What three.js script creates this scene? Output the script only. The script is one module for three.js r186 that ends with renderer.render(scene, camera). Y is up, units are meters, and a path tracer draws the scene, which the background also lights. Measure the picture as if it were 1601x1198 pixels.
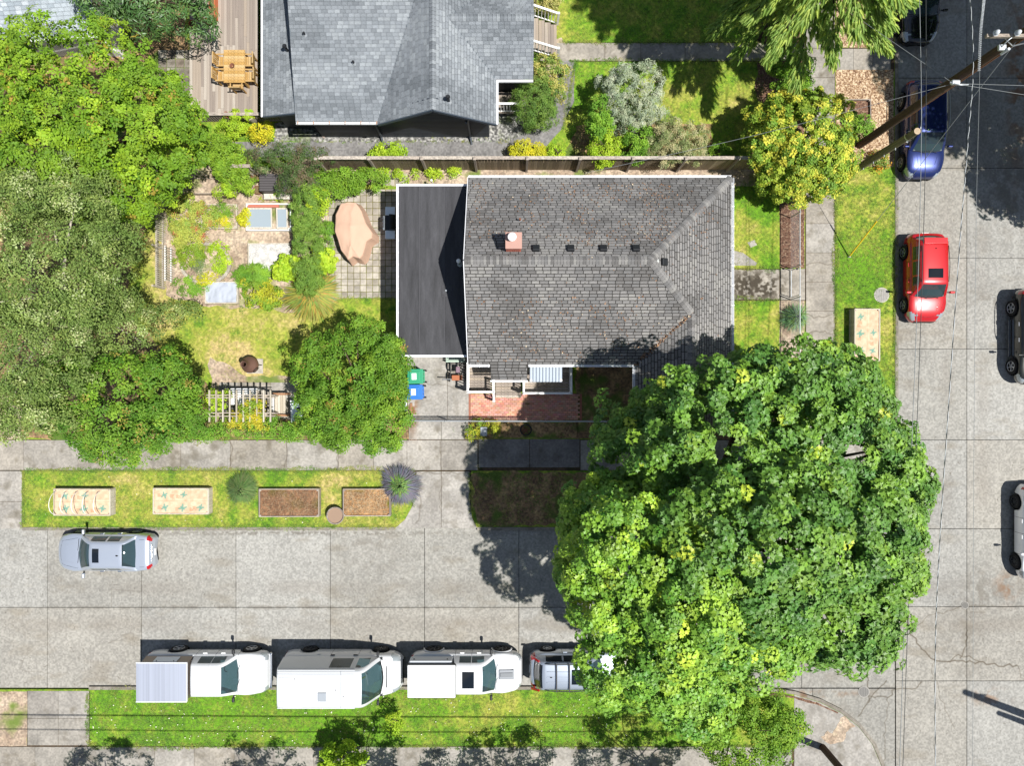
import * as THREE from 'three';
import { mergeGeometries, mergeVertices, toCreasedNormals } from 'three/addons/utils/BufferGeometryUtils.js';
import { RoundedBoxGeometry } from 'three/addons/geometries/RoundedBoxGeometry.js';

// ---------------------------------------------------------------- camera, sky, sun, exposure
const scene = new THREE.Scene();
const CAM_H = 33;                                   // drone height above the street, metres
const camera = new THREE.PerspectiveCamera(59.13, 1601 / 1198, 0.5, 900);
camera.position.set(0, CAM_H, 0);
camera.up.set(0, 0, -1);
camera.lookAt(0, 0, 0);
const renderer = new THREE.WebGLRenderer({ antialias: true });
renderer.toneMapping = THREE.LinearToneMapping;
renderer.toneMappingExposure = 1.6;
renderer.shadowMap.enabled = true;

const SUN = new THREE.Vector3(0.45, 1, 0.17).normalize();
const sun = new THREE.DirectionalLight(new THREE.Color(1, 0.97, 0.925), 4.7);
sun.position.copy(SUN).multiplyScalar(90);
sun.castShadow = true;
sun.shadow.mapSize.set(4096, 4096);
sun.shadow.radius = 1.2;
Object.assign(sun.shadow.camera, { left: -45, right: 45, top: 40, bottom: -40, near: 10, far: 160 });
scene.add(sun);

{ // clear summer sky with thin white cloud, computed as an equirectangular texture
  const w = 512, h = 256, d = new Float32Array(w * h * 4);
  const cl = (u, v) => Math.sin(u * 9 + 2 * Math.sin(v * 7 + u * 4)) * Math.sin(v * 13 + 1.7 * Math.sin(u * 11)) + 0.5 * Math.sin(u * 31 + v * 17) * Math.sin(v * 29 - u * 13);
  for (let y = 0; y < h; y++) for (let x = 0; x < w; x++) {
    const el = ((y + 0.5) / h - 0.5) * Math.PI, s = Math.max(0, Math.sin(el)), o = (y * w + x) * 4;
    const az = (x + 0.5) / w * Math.PI * 2 - Math.PI;
    const t = Math.pow(1 - s, 3);
    let r = 0.36 + 0.5 * t, g = 0.5 + 0.4 * t, b = 0.8 + 0.2 * t;
    const k = Math.max(0, Math.min(1, cl(Math.cos(az) * Math.cos(el) * 0.7, Math.sin(az) * Math.cos(el) * 0.7) * 0.9 - 0.15)) * (s > 0 ? 1 : 0) * 0.75;
    r += (1.0 - r) * k; g += (1.02 - g) * k; b += (1.06 - b) * k;
    if (el < 0) { r = 0.4; g = 0.42; b = 0.4; }
    d[o] = r; d[o + 1] = g; d[o + 2] = b; d[o + 3] = 1;
  }
  const t = new THREE.DataTexture(d, w, h, THREE.RGBAFormat, THREE.FloatType);
  t.mapping = THREE.EquirectangularReflectionMapping; t.magFilter = t.minFilter = THREE.LinearFilter; t.wrapS = THREE.RepeatWrapping; t.needsUpdate = true;
  scene.background = t; scene.environment = t;
  scene.backgroundIntensity = 0.3; scene.environmentIntensity = 0.3;
}

// ---------------------------------------------------------------- helpers
const V3 = THREE.Vector3, PX = 32;                   // 32 survey pixels of the plan per metre at street level
// plan survey: drawing coordinates and the height of the surveyed point give its place in metres
const P = (px, py, h = 0) => new V3((px - 800.5) / PX * (CAM_H - h) / CAM_H, h, (py - 599) / PX * (CAM_H - h) / CAM_H);
let seed = 12345;
const rnd = () => { seed = (seed + 0x6d2b79f5) | 0; let t = Math.imul(seed ^ (seed >>> 15), 1 | seed); t = (t + Math.imul(t ^ (t >>> 7), 61 | t)) ^ t; return ((t ^ (t >>> 14)) >>> 0) / 4294967296; };
const rr = (a, b) => a + (b - a) * rnd();
const pick = (a) => a[Math.floor(rnd() * a.length)];
const lerp = (a, b, t) => a + (b - a) * t;
const clamp = (x, a = 0, b = 1) => Math.min(b, Math.max(a, x));
const sstep = (a, b, x) => { const t = clamp((x - a) / (b - a)); return t * t * (3 - 2 * t); };
// value noise
const NT = new Float32Array(65536); { const s0 = seed; seed = 777; for (let i = 0; i < 65536; i++) NT[i] = rnd(); seed = s0; }
const vn = (x, y) => {
  const xi = Math.floor(x), yi = Math.floor(y), fx = x - xi, fy = y - yi, u = fx * fx * (3 - 2 * fx), v = fy * fy * (3 - 2 * fy);
  const a = NT[((xi & 255) << 8) | (yi & 255)], b = NT[(((xi + 1) & 255) << 8) | (yi & 255)], c = NT[((xi & 255) << 8) | ((yi + 1) & 255)], d = NT[(((xi + 1) & 255) << 8) | ((yi + 1) & 255)];
  return a + (b - a) * u + (c - a) * v + (a - b - c + d) * u * v;
};
const fbm = (x, y, o = 4) => { let s = 0, a = 0.5, n = 0; for (let i = 0; i < o; i++) { s += a * vn(x, y); n += a; x = x * 2.03 + 17.1; y = y * 2.03 + 5.7; a *= 0.5; } return s / n; };

const used = {};
const numbered = (n) => { used[n] = (used[n] ?? -1) + 1; return used[n] ? n + '_' + String(used[n]).padStart(3, '0') : n; };
function shadows(o) { o.traverse((m) => { if (m.isMesh) { m.castShadow = true; m.receiveShadow = true; } }); return o; }
function thing(name, label, category, pos = [0, 0, 0], turn = 0, group) {
  const o = new THREE.Group(); o.name = numbered(name); o.position.set(...(pos.toArray ? pos.toArray() : pos)); o.rotation.y = turn;
  o.userData = { label, category }; if (group) o.userData.group = group;
  scene.add(o); return o;
}
function struct(name, label) { const o = new THREE.Group(); o.name = numbered(name); o.userData = { kind: 'structure' }; if (label) { o.userData.label = label; } scene.add(o); return o; }
function mesh(name, geo, m, parent, pos, kind) {
  const o = new THREE.Mesh(geo, m); o.name = name; if (pos) o.position.set(...(pos.toArray ? pos.toArray() : pos)); if (kind) o.userData.kind = kind; parent.add(o); return o;
}
function tag(o, label, category, group) { o.name = numbered(o.name); o.userData.label = label; o.userData.category = category; if (group) o.userData.group = group; return o; }
const UB = new THREE.BoxGeometry(1, 1, 1), UC = new THREE.CylinderGeometry(1, 1, 1, 12), UC6 = new THREE.CylinderGeometry(1, 1, 1, 6);
function box(name, m, parent, [x, y, z], [w, h, d], ry = 0, rx = 0, rz = 0) { const o = mesh(name, UB, m, parent, [x, y, z]); o.scale.set(w, h, d); o.rotation.set(rx, ry, rz, 'YXZ'); return o; }
const RB = {};
function rbox(name, m, parent, [x, y, z], [w, h, d], r = 0.03, ry = 0) { const k = [w, h, d, r].map((v) => v.toFixed(3)).join(); RB[k] ??= new RoundedBoxGeometry(w, h, d, 2, r); const o = mesh(name, RB[k], m, parent, [x, y, z]); o.rotation.y = ry; return o; }
const UP = new V3(0, 1, 0);
function bar(name, m, parent, a, b, r, geo = UC) { const o = mesh(name, geo, m, parent); a = new V3(...(a.toArray ? a.toArray() : a)); b = new V3(...(b.toArray ? b.toArray() : b)); const d = b.clone().sub(a), l = d.length(); o.position.copy(a).addScaledVector(d, 0.5); o.quaternion.setFromUnitVectors(UP, d.normalize()); o.scale.set(r, l, r); return o; }
function xf(g, pos = [0, 0, 0], rot = [0, 0, 0], sc = [1, 1, 1]) { g = g.clone(); g.applyMatrix4(new THREE.Matrix4().compose(new V3(...pos), new THREE.Quaternion().setFromEuler(new THREE.Euler(...rot)), new V3(...sc))); return g; }
const gbox = (pos, size, rot = [0, 0, 0]) => xf(UB, pos, rot, size);
function gbar(a, b, r, r2 = r, seg = 6) { a = new V3(...(a.toArray ? a.toArray() : a)); b = new V3(...(b.toArray ? b.toArray() : b)); const d = b.clone().sub(a), l = d.length(); const g = new THREE.CylinderGeometry(r2, r, l, seg, 1); g.applyQuaternion(new THREE.Quaternion().setFromUnitVectors(UP, d.normalize())); g.translate((a.x + b.x) / 2, (a.y + b.y) / 2, (a.z + b.z) / 2); return g; }
const merge = (l) => mergeGeometries(l.map((g) => { g = g.index ? g.toNonIndexed() : g; for (const k of Object.keys(g.attributes)) if (!['position', 'normal', 'uv'].includes(k)) g.deleteAttribute(k); return g; }));
const tube = (pts, r, seg = 40, rs = 6) => new THREE.TubeGeometry(new THREE.CatmullRomCurve3(pts.map((p) => p.isVector3 ? p : new V3(...p))), seg, r, rs);

// ---------------------------------------------------------------- textures
const srgb = (v) => Math.round(255 * clamp(v <= 0.0031308 ? v * 12.92 : 1.055 * Math.pow(v, 1 / 2.4) - 0.055));
function tex(w, h, fn, repeat = true) {              // fn gives sRGB 0..255 for texel x, y
  const d = new Uint8Array(w * h * 4), c = [0, 0, 0];
  for (let y = 0; y < h; y++) for (let x = 0; x < w; x++) { fn(x, y, c); const o = (y * w + x) * 4; d[o] = clamp(c[0], 0, 255); d[o + 1] = clamp(c[1], 0, 255); d[o + 2] = clamp(c[2], 0, 255); d[o + 3] = 255; }
  const t = new THREE.DataTexture(d, w, h); t.colorSpace = THREE.SRGBColorSpace; t.magFilter = THREE.LinearFilter; t.minFilter = THREE.LinearMipmapLinearFilter; t.generateMipmaps = true; t.needsUpdate = true;
  if (repeat) t.wrapS = t.wrapT = THREE.RepeatWrapping; return t;
}
function gtex(w, h, fn) {                            // grey map, linear, for bump and roughness
  const d = new Uint8Array(w * h * 4);
  for (let y = 0; y < h; y++) for (let x = 0; x < w; x++) { const v = clamp(fn(x, y), 0, 1) * 255, o = (y * w + x) * 4; d[o] = d[o + 1] = d[o + 2] = v; d[o + 3] = 255; }
  const t = new THREE.DataTexture(d, w, h); t.magFilter = THREE.LinearFilter; t.wrapS = t.wrapT = THREE.RepeatWrapping; t.needsUpdate = true; return t;
}
// survey-wide colour maps: 64 m x 48 m, 32 texels a metre, laid flat on the ground by world position
const GW = 2048, GH = 1536;
const worldMap = (fn) => { const t = tex(GW, GH, (x, y, c) => fn((x + 0.5) / 32 - 32, (y + 0.5) / 32 - 24, c)); t.wrapS = t.wrapT = THREE.MirroredRepeatWrapping; return t; };
function worldUV(g) { const p = g.attributes.position, uv = new Float32Array(p.count * 2); for (let i = 0; i < p.count; i++) { uv[2 * i] = (p.getX(i) + 32) / 64; uv[2 * i + 1] = (p.getZ(i) + 24) / 48; } g.setAttribute('uv', new THREE.BufferAttribute(uv, 2)); return g; }
function metreUV(g, s = 1) { const p = g.attributes.position, n = g.attributes.normal, uv = new Float32Array(p.count * 2); for (let i = 0; i < p.count; i++) { const ax = Math.abs(n.getX(i)), ay = Math.abs(n.getY(i)), az = Math.abs(n.getZ(i)); const [a, b] = ay >= ax && ay >= az ? [p.getX(i), p.getZ(i)] : ax > az ? [p.getZ(i), p.getY(i)] : [p.getX(i), p.getY(i)]; uv[2 * i] = a / s; uv[2 * i + 1] = b / s; } g.setAttribute('uv', new THREE.BufferAttribute(uv, 2)); return g; }
const mixc = (c, a, b, t) => { c[0] = lerp(a[0], b[0], t); c[1] = lerp(a[1], b[1], t); c[2] = lerp(a[2], b[2], t); };
const toward = (c, b, t) => { c[0] = lerp(c[0], b[0], t); c[1] = lerp(c[1], b[1], t); c[2] = lerp(c[2], b[2], t); };
const std = (hex, rough = 0.8, extra = {}) => new THREE.MeshStandardMaterial({ color: hex, roughness: rough, ...extra });
const phys = (hex, rough, extra = {}) => new THREE.MeshPhysicalMaterial({ color: hex, roughness: rough, ...extra });

// sheet of ground from an outline (plan coordinates), its edge roughened by `ragged` metres
function outline(pts, ragged = 0, step = 0.35, h = 0) {
  const v = pts.map(([x, y]) => P(x, y)); if (!ragged) return v.map((p) => new THREE.Vector2(p.x, p.z));
  const out = [];
  for (let i = 0; i < v.length; i++) { const a = v[i], b = v[(i + 1) % v.length], d = a.distanceTo(b), n = Math.max(1, Math.round(d / step)), nx = (b.z - a.z) / d, nz = -(b.x - a.x) / d;
    for (let k = 0; k < n; k++) { const t = k / n, x = lerp(a.x, b.x, t), z = lerp(a.z, b.z, t), o = (fbm(x * 1.3 + 40, z * 1.3 + 9, 3) - 0.5) * 2 * ragged + rr(-0.4, 0.4) * ragged; out.push(new THREE.Vector2(x + nx * o, z + nz * o)); } }
  return out;
}
function flat(vs, y) { const s = new THREE.Shape(vs.map((v) => new THREE.Vector2(v.x, -v.y))); const g = new THREE.ShapeGeometry(s); g.rotateX(-Math.PI / 2); g.translate(0, y, 0); return worldUV(g); }
function slabGeo(vs, y, t) { const s = new THREE.Shape(vs.map((v) => new THREE.Vector2(v.x, -v.y))); const g = new THREE.ExtrudeGeometry(s, { depth: t, bevelEnabled: false }); g.rotateX(-Math.PI / 2); g.translate(0, y - t, 0); return worldUV(g); }
const patch = (name, pts, y, m, parent, ragged = 0, step) => mesh(name, flat(outline(pts, ragged, step), y), m, parent);
const rect = (x0, y0, x1, y1) => [[x0, y0], [x1, y0], [x1, y1], [x0, y1]];
// ---------------------------------------------------------------- ground materials
// soft-edged areas of drier turf, surveyed: [px, py, radius px, dryness]
const DRY = [[480, 500, 60, 0.65], [400, 520, 110, 0.4], [345, 560, 40, 0.7], [385, 580, 45, 0.9], [430, 585, 30, 0.6], [600, 470, 40, 0.4], [700, 800, 30, 0.5], [1165, 360, 30, 0.7], [1160, 410, 25, 0.9], [1200, 500, 22, 0.9], [1160, 500, 20, 0.6],
  [1090, 210, 60, 0.35], [1150, 170, 40, 0.4], [1050, 170, 40, 0.3], [215, 770, 45, 0.55], [330, 750, 30, 0.4], [545, 745, 35, 0.5], [510, 770, 30, 0.7], [600, 800, 30, 0.4], [100, 810, 25, 0.3], [740, 1120, 50, 0.5], [820, 1110, 40, 0.4], [330, 1110, 30, 0.2], [1380, 520, 30, 0.4], [1370, 330, 40, 0.35], [250, 480, 40, 0.7], [250, 400, 40, 0.7], [740, 780, 25, 1.1], [770, 810, 20, 0.9]];
const LUSH = [[900, 1130, 200, 0.5], [450, 1150, 200, 0.6], [250, 1110, 150, 0.5], [1325, 400, 50, 0.5], [440, 560, 40, 0.6], [960, 90, 60, 0.5], [910, 150, 30, 0.6], [1340, 420, 40, 0.4], [620, 1150, 120, 0.4], [1185, 330, 20, 0.6], [1190, 490, 18, 0.6], [330, 600, 30, .3]];
const soft = (list, x, z) => { let s = 0; for (const [px, py, r, k] of list) { const dx = x - (px - 800.5) / PX, dz = z - (py - 599) / PX, q = (dx * dx + dz * dz) / (r * r / 1024); if (q < 4) s += k * Math.exp(-q * 1.4); } return s; };
const tLawn = worldMap((x, z, c) => {
  const f = fbm(x * 9, z * 9, 3), m = fbm(x * 1.7 + 30, z * 1.7, 4), l = fbm(x * 0.35 + 9, z * 0.35 + 3, 3), s = vn(x * 16 + 7, z * 16);
  let dry = (m - 0.5) * 1.5 + (l - 0.5) * 1.1 + soft(DRY, x, z) - soft(LUSH, x, z) + 0.12;
  dry += (f - 0.5) * 0.9;
  mixc(c, [100, 146, 22], [154, 160, 62], clamp(dry * 1.1 + 0.45));
  toward(c, [190, 170, 112], clamp((dry - 0.55) * 1.3));
  toward(c, [66, 108, 26], clamp((0.30 - m + (s - 0.5) * 0.3) * 2.2));
  const v = 0.80 + 0.28 * vn(x * 15 + 3, z * 15 + 91) + 0.16 * (f - 0.5); c[0] *= v; c[1] *= v; c[2] *= v;
});
// polylines of cracks and seams in the paving, plan coordinates
const CR = document.createElement('canvas'); CR.width = GW; CR.height = GH; const cx = CR.getContext('2d'); cx.fillStyle = '#fff'; cx.fillRect(0, 0, GW, GH);
const toC = (px, py) => [((px - 800.5) / PX + 32) * 32, ((py - 599) / PX + 24) * 32];
function crack(pts, w = 1.6, a = 0.75, jit = 3) {
  cx.strokeStyle = `rgba(20,18,15,${a})`; cx.lineWidth = w; cx.beginPath();
  for (let i = 0; i < pts.length - 1; i++) { const [x0, y0] = toC(...pts[i]), [x1, y1] = toC(...pts[i + 1]); const n = Math.max(2, Math.round(Math.hypot(x1 - x0, y1 - y0) / 7)); if (!i) cx.moveTo(x0, y0); for (let k = 1; k <= n; k++) cx.lineTo(lerp(x0, x1, k / n) + (k < n ? rr(-jit, jit) : 0), lerp(y0, y1, k / n) + (k < n ? rr(-jit, jit) : 0)); }
  cx.stroke();
}
crack([[1415, 958], [1422, 985], [1440, 1015], [1455, 1030], [1485, 1035], [1510, 1036], [1530, 1035], [1560, 1042], [1590, 1040]], 2.0);
crack([[1500, 1030], [1510, 1010], [1512, 985]], 1.5); crack([[1480, 1036], [1492, 1027], [1515, 1026], [1530, 1034]], 1.3);
crack([[1420, 985], [1445, 968], [1480, 955], [1505, 948]], 1.2, 0.5); crack([[1355, 1055], [1356, 1075], [1357, 1100]], 1.4);
crack([[1357, 1088], [1388, 1091], [1400, 1078], [1425, 1078], [1441, 1066]], 1.5); crack([[1388, 1091], [1386, 1110], [1380, 1198]], 1.3, 0.5);
crack([[1341, 1121], [1362, 1090], [1386, 1064]], 1.6, 0.7, 1); crack([[1465, 1067], [1470, 1095], [1480, 1115], [1492, 1140]], 1.0, 0.5);
crack([[1456, 1064], [1460, 1035]], 1.0, 0.5); crack([[1590, 1040], [1595, 1060]], 1.2, 0.5); crack([[1510, 946], [1560, 949], [1601, 948]], 1.2, 0.5, 1);
crack([[1258, 416], [1285, 413], [1303, 412]], 1.2, 0.6); crack([[1258, 491], [1270, 498], [1285, 497], [1300, 492]], 1.2, 0.6); crack([[1262, 522], [1280, 520], [1300, 523]], 1.1, 0.6);
crack([[668, 600], [690, 602], [720, 607], [735, 612]], 1.2, 0.45); crack([[360, 688], [366, 700], [362, 715], [360, 735]], 1.4, 0.6); crack([[450, 690], [451, 712], [448, 735]], 1.2, 0.5); crack([[530, 700], [529, 736]], 1.3, 0.5); crack([[205, 690], [208, 735]], 1.2, 0.4);
crack([[689, 690], [690, 740]], 1.2, 0.5, 1); crack([[640, 738], [735, 740]], 1.2, 0.5, 2); crack([[690, 745], [691, 800]], 1.4, 0.35, 4); crack([[655, 745], [657, 800], [650, 818]], 1.6, 0.4, 3);
crack([[222, 836], [222, 925], [175, 922], [175, 950]], 1.2, 0.25, 0); crack([[1515, 958], [1540, 958]], 1, 0.5);
for (let i = 0; i < 9; i++) { const x = rr(0, 800), y = rr(840, 1060); crack([[x, y], [x + rr(-30, 30), y + rr(-20, 20)], [x + rr(-60, 60), y + rr(-30, 30)]], 0.9, 0.3); }
const crackPix = cx.getImageData(0, 0, GW, GH).data;
// stains on the paving: [px, py, rx, ry, strength, colour]
const ST = [[1545, 470, 26, 14, 0.2, 0], [1572, 918, 14, 18, 0.3, 1], [1545, 1090, 24, 10, 0.22, 1], [1530, 930, 30, 30, 0.25, 0], [1510, 1000, 20, 60, 0.18, 0], [1580, 300, 50, 60, 0.3, 0], [1590, 120, 14, 120, 0.35, 1], [1440, 60, 8, 80, 0.2, 1], [820, 1000, 8, 50, 0.15, 0], [420, 950, 300, 3, 0.25, 0], [730, 1010, 25, 15, 0.12, 0],
  [470, 834, 260, 3, 0.2, 2], [700, 760, 40, 40, 0.18, 0], [690, 610, 14, 30, 0.12, 0], [645, 640, 7, 30, 0.5, 1], [700, 580, 10, 25, 0.3, 0], [1290, 1110, 40, 45, 0.2, 0], [1275, 1085, 60, 4, 0.3, 1], [1180, 448, 34, 18, 0.9, 2], [1160, 448, 16, 18, 0.9, 2], [320, 160, 60, 30, 0.2, 0], [520, 735, 10, 4, 0.5, 2], [600, 880, 80, 20, 0.1, 0], [580, 850, 40, 10, 0.2, 0]];
const STC = [[105, 100, 92], [120, 84, 58], [62, 56, 46]];
const stained = (c, x, z) => {
  for (const [px, py, rx, ry, k, ci] of ST) { const dx = (x - (px - 800.5) / PX) / (rx / PX), dz = (z - (py - 599) / PX) / (ry / PX), q = dx * dx + dz * dz; if (q < 5) { const q7 = ci === 2 ? 8.5 : 3.1, n = fbm(x * q7 + px, z * q7 + py, 4); toward(c, STC[ci], clamp(k * 2.2 * Math.exp(-q * 0.9) * sstep(0.38, 0.62, n))); } }
  const xi = Math.round((x + 32) * 32 - 0.5), yi = Math.round((z + 24) * 32 - 0.5);
  if (xi >= 0 && yi >= 0 && xi < GW && yi < GH) { const k = crackPix[(yi * GW + xi) * 4] / 255; if (k < 0.99) toward(c, [70, 62, 50], (1 - k) * 0.9); }
};
const tRoad = worldMap((x, z, c) => {
  const g = vn(x * 15.9, z * 15.9), g2 = vn(x * 8 + 40, z * 8), m = fbm(x * 0.9, z * 0.9, 4), l = fbm(x * 0.17 + 50, z * 0.17, 3);
  const b = 144 + (g - 0.5) * 34 + (g2 - 0.5) * 9 + (m - 0.5) * 12 + (l - 0.5) * 26;
  c[0] = b * 1.005; c[1] = b * 0.998; c[2] = b * 0.965;
  const lane = z > 6.9 ? Math.abs(Math.abs(z - 10.9) - 0.9) : Math.abs(Math.abs(x - 22.1) - 0.9); toward(c, [118, 112, 104], 0.28 * sstep(0.55, 0.05, lane) * sstep(0.3, 0.7, fbm(x * 0.4 + 3, z * 0.4, 3)));
  toward(c, [112, 104, 90], clamp((fbm(x * 0.7 + 80, z * 1.6 + 10, 4) - 0.6) * 1.6));
  if (vn(x * 14 + 300, z * 14) > 0.94) toward(c, [92, 88, 80], 0.6);
  stained(c, x, z);
});
const tWalk = worldMap((x, z, c) => {
  const g = vn(x * 15.9 + 9, z * 15.9), m = fbm(x * 1.6 + 20, z * 1.6, 4), l = fbm(x * 0.4 + 5, z * 0.4, 3);
  const b = 143 + (g - 0.5) * 28 + (m - 0.5) * 40 + (l - 0.5) * 24;
  c[0] = b * 1.012; c[1] = b * 0.985; c[2] = b * 0.94;
  toward(c, [96, 90, 78], clamp((fbm(x * 2.2 + 90, z * 2.2 + 10, 4) - 0.58) * 2.4));
  stained(c, x, z);
});
const bumpFine = gtex(512, 512, (x, y) => 0.5 * NT[((x * 7) & 255) << 8 | ((y * 11) & 255)] + 0.5 * NT[((x >> 1) & 255) << 8 | ((y >> 1) & 255)]);
const bumpW = bumpFine.clone(); bumpW.repeat.set(20, 15); bumpW.needsUpdate = true;
const M = {};
M.lawn = std(0xffffff, 0.95, { map: tLawn, bumpMap: bumpW, bumpScale: 0.03 });
M.road = std(0xffffff, 0.9, { map: tRoad, bumpMap: bumpW, bumpScale: 0.004 });
M.walk = std(0xffffff, 0.92, { map: tWalk, bumpMap: bumpW, bumpScale: 0.004 });
M.kerb = std(0xd8d4cc, 0.9, { map: tWalk });
// 4 m tiles for soil, bark mulch, gravel, asphalt path
const tile = (fn, n = 512) => { const t = tex(n, n, (x, y, c) => fn(x / n * 32, y / n * 32, c)); return t; };
const wv = (x, y, k) => { const s = 32 / k, X = x / s, Y = y / s; const n = (a, b) => NT[(((a % k) + k) % k) << 8 | (((b % k) + k) % k)]; const xi = Math.floor(X), yi = Math.floor(Y), fx = X - xi, fy = Y - yi, u = fx * fx * (3 - 2 * fx), v = fy * fy * (3 - 2 * fy); const a = n(xi, yi), b = n(xi + 1, yi), e = n(xi, yi + 1), d = n(xi + 1, yi + 1); return a + (b - a) * u + (e - a) * v + (a - b - e + d) * u * v; };
const soilMap = worldMap((x, z, c) => { const m = fbm(x * 2, z * 2, 4), g = vn(x * 15, z * 15); mixc(c, [150, 131, 112], [186, 168, 147], clamp((m - 0.5) * 2 + 0.5)); const v = 0.82 + 0.36 * g; c[0] *= v; c[1] *= v; c[2] *= v; if (vn(x * 9 + 50, z * 9) > 0.8) toward(c, [205, 190, 160], 0.5); toward(c, [104, 122, 52], clamp((fbm(x * 1.2 + 70, z * 1.2, 4) - 0.56) * 4)); });
const darkSoilMap = worldMap((x, z, c) => { const m = fbm(x * 3, z * 3, 4), g = vn(x * 15, z * 15); mixc(c, [116, 92, 66], [160, 132, 94], clamp((m - 0.5) * 2.4 + 0.5)); const v = 0.75 + 0.5 * g; c[0] *= v; c[1] *= v; c[2] *= v; if (vn(x * 12 + 50, z * 12) > 0.84) toward(c, [170, 148, 112], 0.5); toward(c, [84, 106, 36], clamp((fbm(x * 1.4 + 170, z * 1.4, 4) - 0.54) * 5)); });
const barkMap = worldMap((x, z, c) => { const g = vn(x * 25, z * 25), h = vn(x * 21 + 31, z * 29); mixc(c, [92, 64, 50], [138, 104, 84], g); if (h > 0.72) toward(c, [190, 168, 140], 0.6); if (h < 0.2) toward(c, [50, 36, 28], 0.6); });
const leafLitterMap = worldMap((x, z, c) => { const g = vn(x * 26, z * 26), h = vn(x * 24 + 31, z * 27); mixc(c, [128, 96, 70], [188, 160, 126], g); if (h > 0.6) toward(c, [232, 210, 178], 0.8); if (h < 0.22) toward(c, [84, 56, 40], 0.8); });
const gravelMap = worldMap((x, z, c) => { const g = vn(x * 15.7, z * 15.7), h = vn(x * 15.1 + 80, z * 15.1); const b = 128 + (g - 0.5) * 120 + (h - 0.5) * 50; c[0] = b; c[1] = b * 0.99; c[2] = b * 0.96; toward(c, [96, 112, 60], clamp((fbm(x * 1.3 + 10, z * 1.3, 4) - 0.63) * 4)); });
const asphaltMap = worldMap((x, z, c) => { const g = vn(x * 15.7, z * 15.7), m = fbm(x * 2, z * 2, 4); const b = 112 + (g - 0.5) * 34 + (m - 0.5) * 36; c[0] = b; c[1] = b * 0.985; c[2] = b * 0.97; stained(c, x, z); });
M.soil = std(0xffffff, 0.97, { map: soilMap, bumpMap: bumpW, bumpScale: 0.03 });
M.darkSoil = std(0xffffff, 0.97, { map: darkSoilMap, bumpMap: bumpW, bumpScale: 0.03 });
M.bark = std(0xffffff, 0.95, { map: barkMap, bumpMap: bumpW, bumpScale: 0.04 });
M.litter = std(0xffffff, 0.95, { map: leafLitterMap, bumpMap: bumpW, bumpScale: 0.04 });
M.gravel = std(0xffffff, 0.95, { map: gravelMap, bumpMap: bumpW, bumpScale: 0.03 });
M.asphalt = std(0xffffff, 0.93, { map: asphaltMap, bumpMap: bumpW, bumpScale: 0.006 });
M.oldAsphalt = std(0xc4c4c8, 0.93, { map: tWalk, bumpMap: bumpW, bumpScale: 0.008 });
// wood
const tGrain = tex(256, 256, (x, y, c) => { const g = fbm(x / 9, y / 90, 4), k = vn(x / 2.1, y / 60); const b = 200 + (g - 0.5) * 90 + (k - 0.5) * 46; c[0] = b; c[1] = b * 0.985; c[2] = b * 0.96; });
const bGrain = gtex(256, 256, (x, y) => fbm(x / 5, y / 70, 3));
const wood = (hex, rough = 0.85) => std(hex, rough, { map: tGrain, bumpMap: bGrain, bumpScale: 0.004 });
M.greyWood = [0xc4bab0, 0xb5aaa0, 0xd0c8be, 0xa89d95, 0xbdb0a2].map((h) => wood(h));
M.fenceWood = [0xa3927a, 0x93846e, 0xb0a088, 0x8a7a62, 0x998a70].map((h) => wood(h));
M.paleWood = [0xe0d8c8, 0xd2c8b6, 0xeae4d8].map((h) => wood(h));
M.teak = [0xdcb676, 0xd2a860, 0xe4c48c].map((h) => wood(h, 0.6));
M.poleWood = wood(0x5c4434); M.oldPole = wood(0x8b8468); M.cedar = wood(0xb98a66);
M.white = std(0xe6e6e4, 0.5); M.whiteTrim = std(0xdfe0e2, 0.45); M.black = std(0x0c0c0d, 0.5); M.rubber = std(0x121213, 0.9); M.steel = std(0x9aa0a5, 0.38, { metalness: 0.9 }); M.chrome = std(0xd8dadd, 0.15, { metalness: 1 }); M.darkMetal = std(0x25272a, 0.5, { metalness: 0.4 }); M.galv = std(0xb3b8bc, 0.5, { metalness: 0.7 }); M.alu = std(0xc9ced4, 0.38, { metalness: 0.85, bumpMap: bGrain, bumpScale: 0.001 }); M.rust = std(0x6e4430, 0.85); M.terracotta = std(0xb4643e, 0.85); M.wire = std(0x7c8082, 0.6, { metalness: 0.2 }); M.wireDark = std(0x2c3032, 0.6); M.plasticGrey = std(0x777a7d, 0.6); M.concreteGrey = std(0xb9b4aa, 0.92, { bumpMap: bumpFine, bumpScale: 0.003 });
// ---------------------------------------------------------------- ground, streets, kerbs, walks
const GT = 0.10;                                      // level of the blocks above the street
{ const g = new THREE.PlaneGeometry(900, 900); g.rotateX(-Math.PI / 2); g.translate(0, -0.14, 0); worldUV(g); const o = mesh('ground', g, M.asphalt, scene); o.userData.kind = 'structure'; }
function arc(cx0, cy0, r, a0, a1, n = 10) { const o = []; for (let i = 0; i <= n; i++) { const a = (a0 + (a1 - a0) * i / n) * Math.PI / 180; o.push([cx0 + r * Math.cos(a), cy0 + r * Math.sin(a)]); } return o; }
const nwEdge = [[38, 824], [1280, 824], ...arc(1290, 718, 106, 84, 6), [1397, 700], [1397, -700]];
const swEdge = [[-700, 1077], [1150, 1077], [1200, 1079], [1240, 1084], [1280, 1096], [1312, 1112], [1340, 1134], [1362, 1162], [1376, 1195], [1382, 1230], [1384, 1900]];
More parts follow.
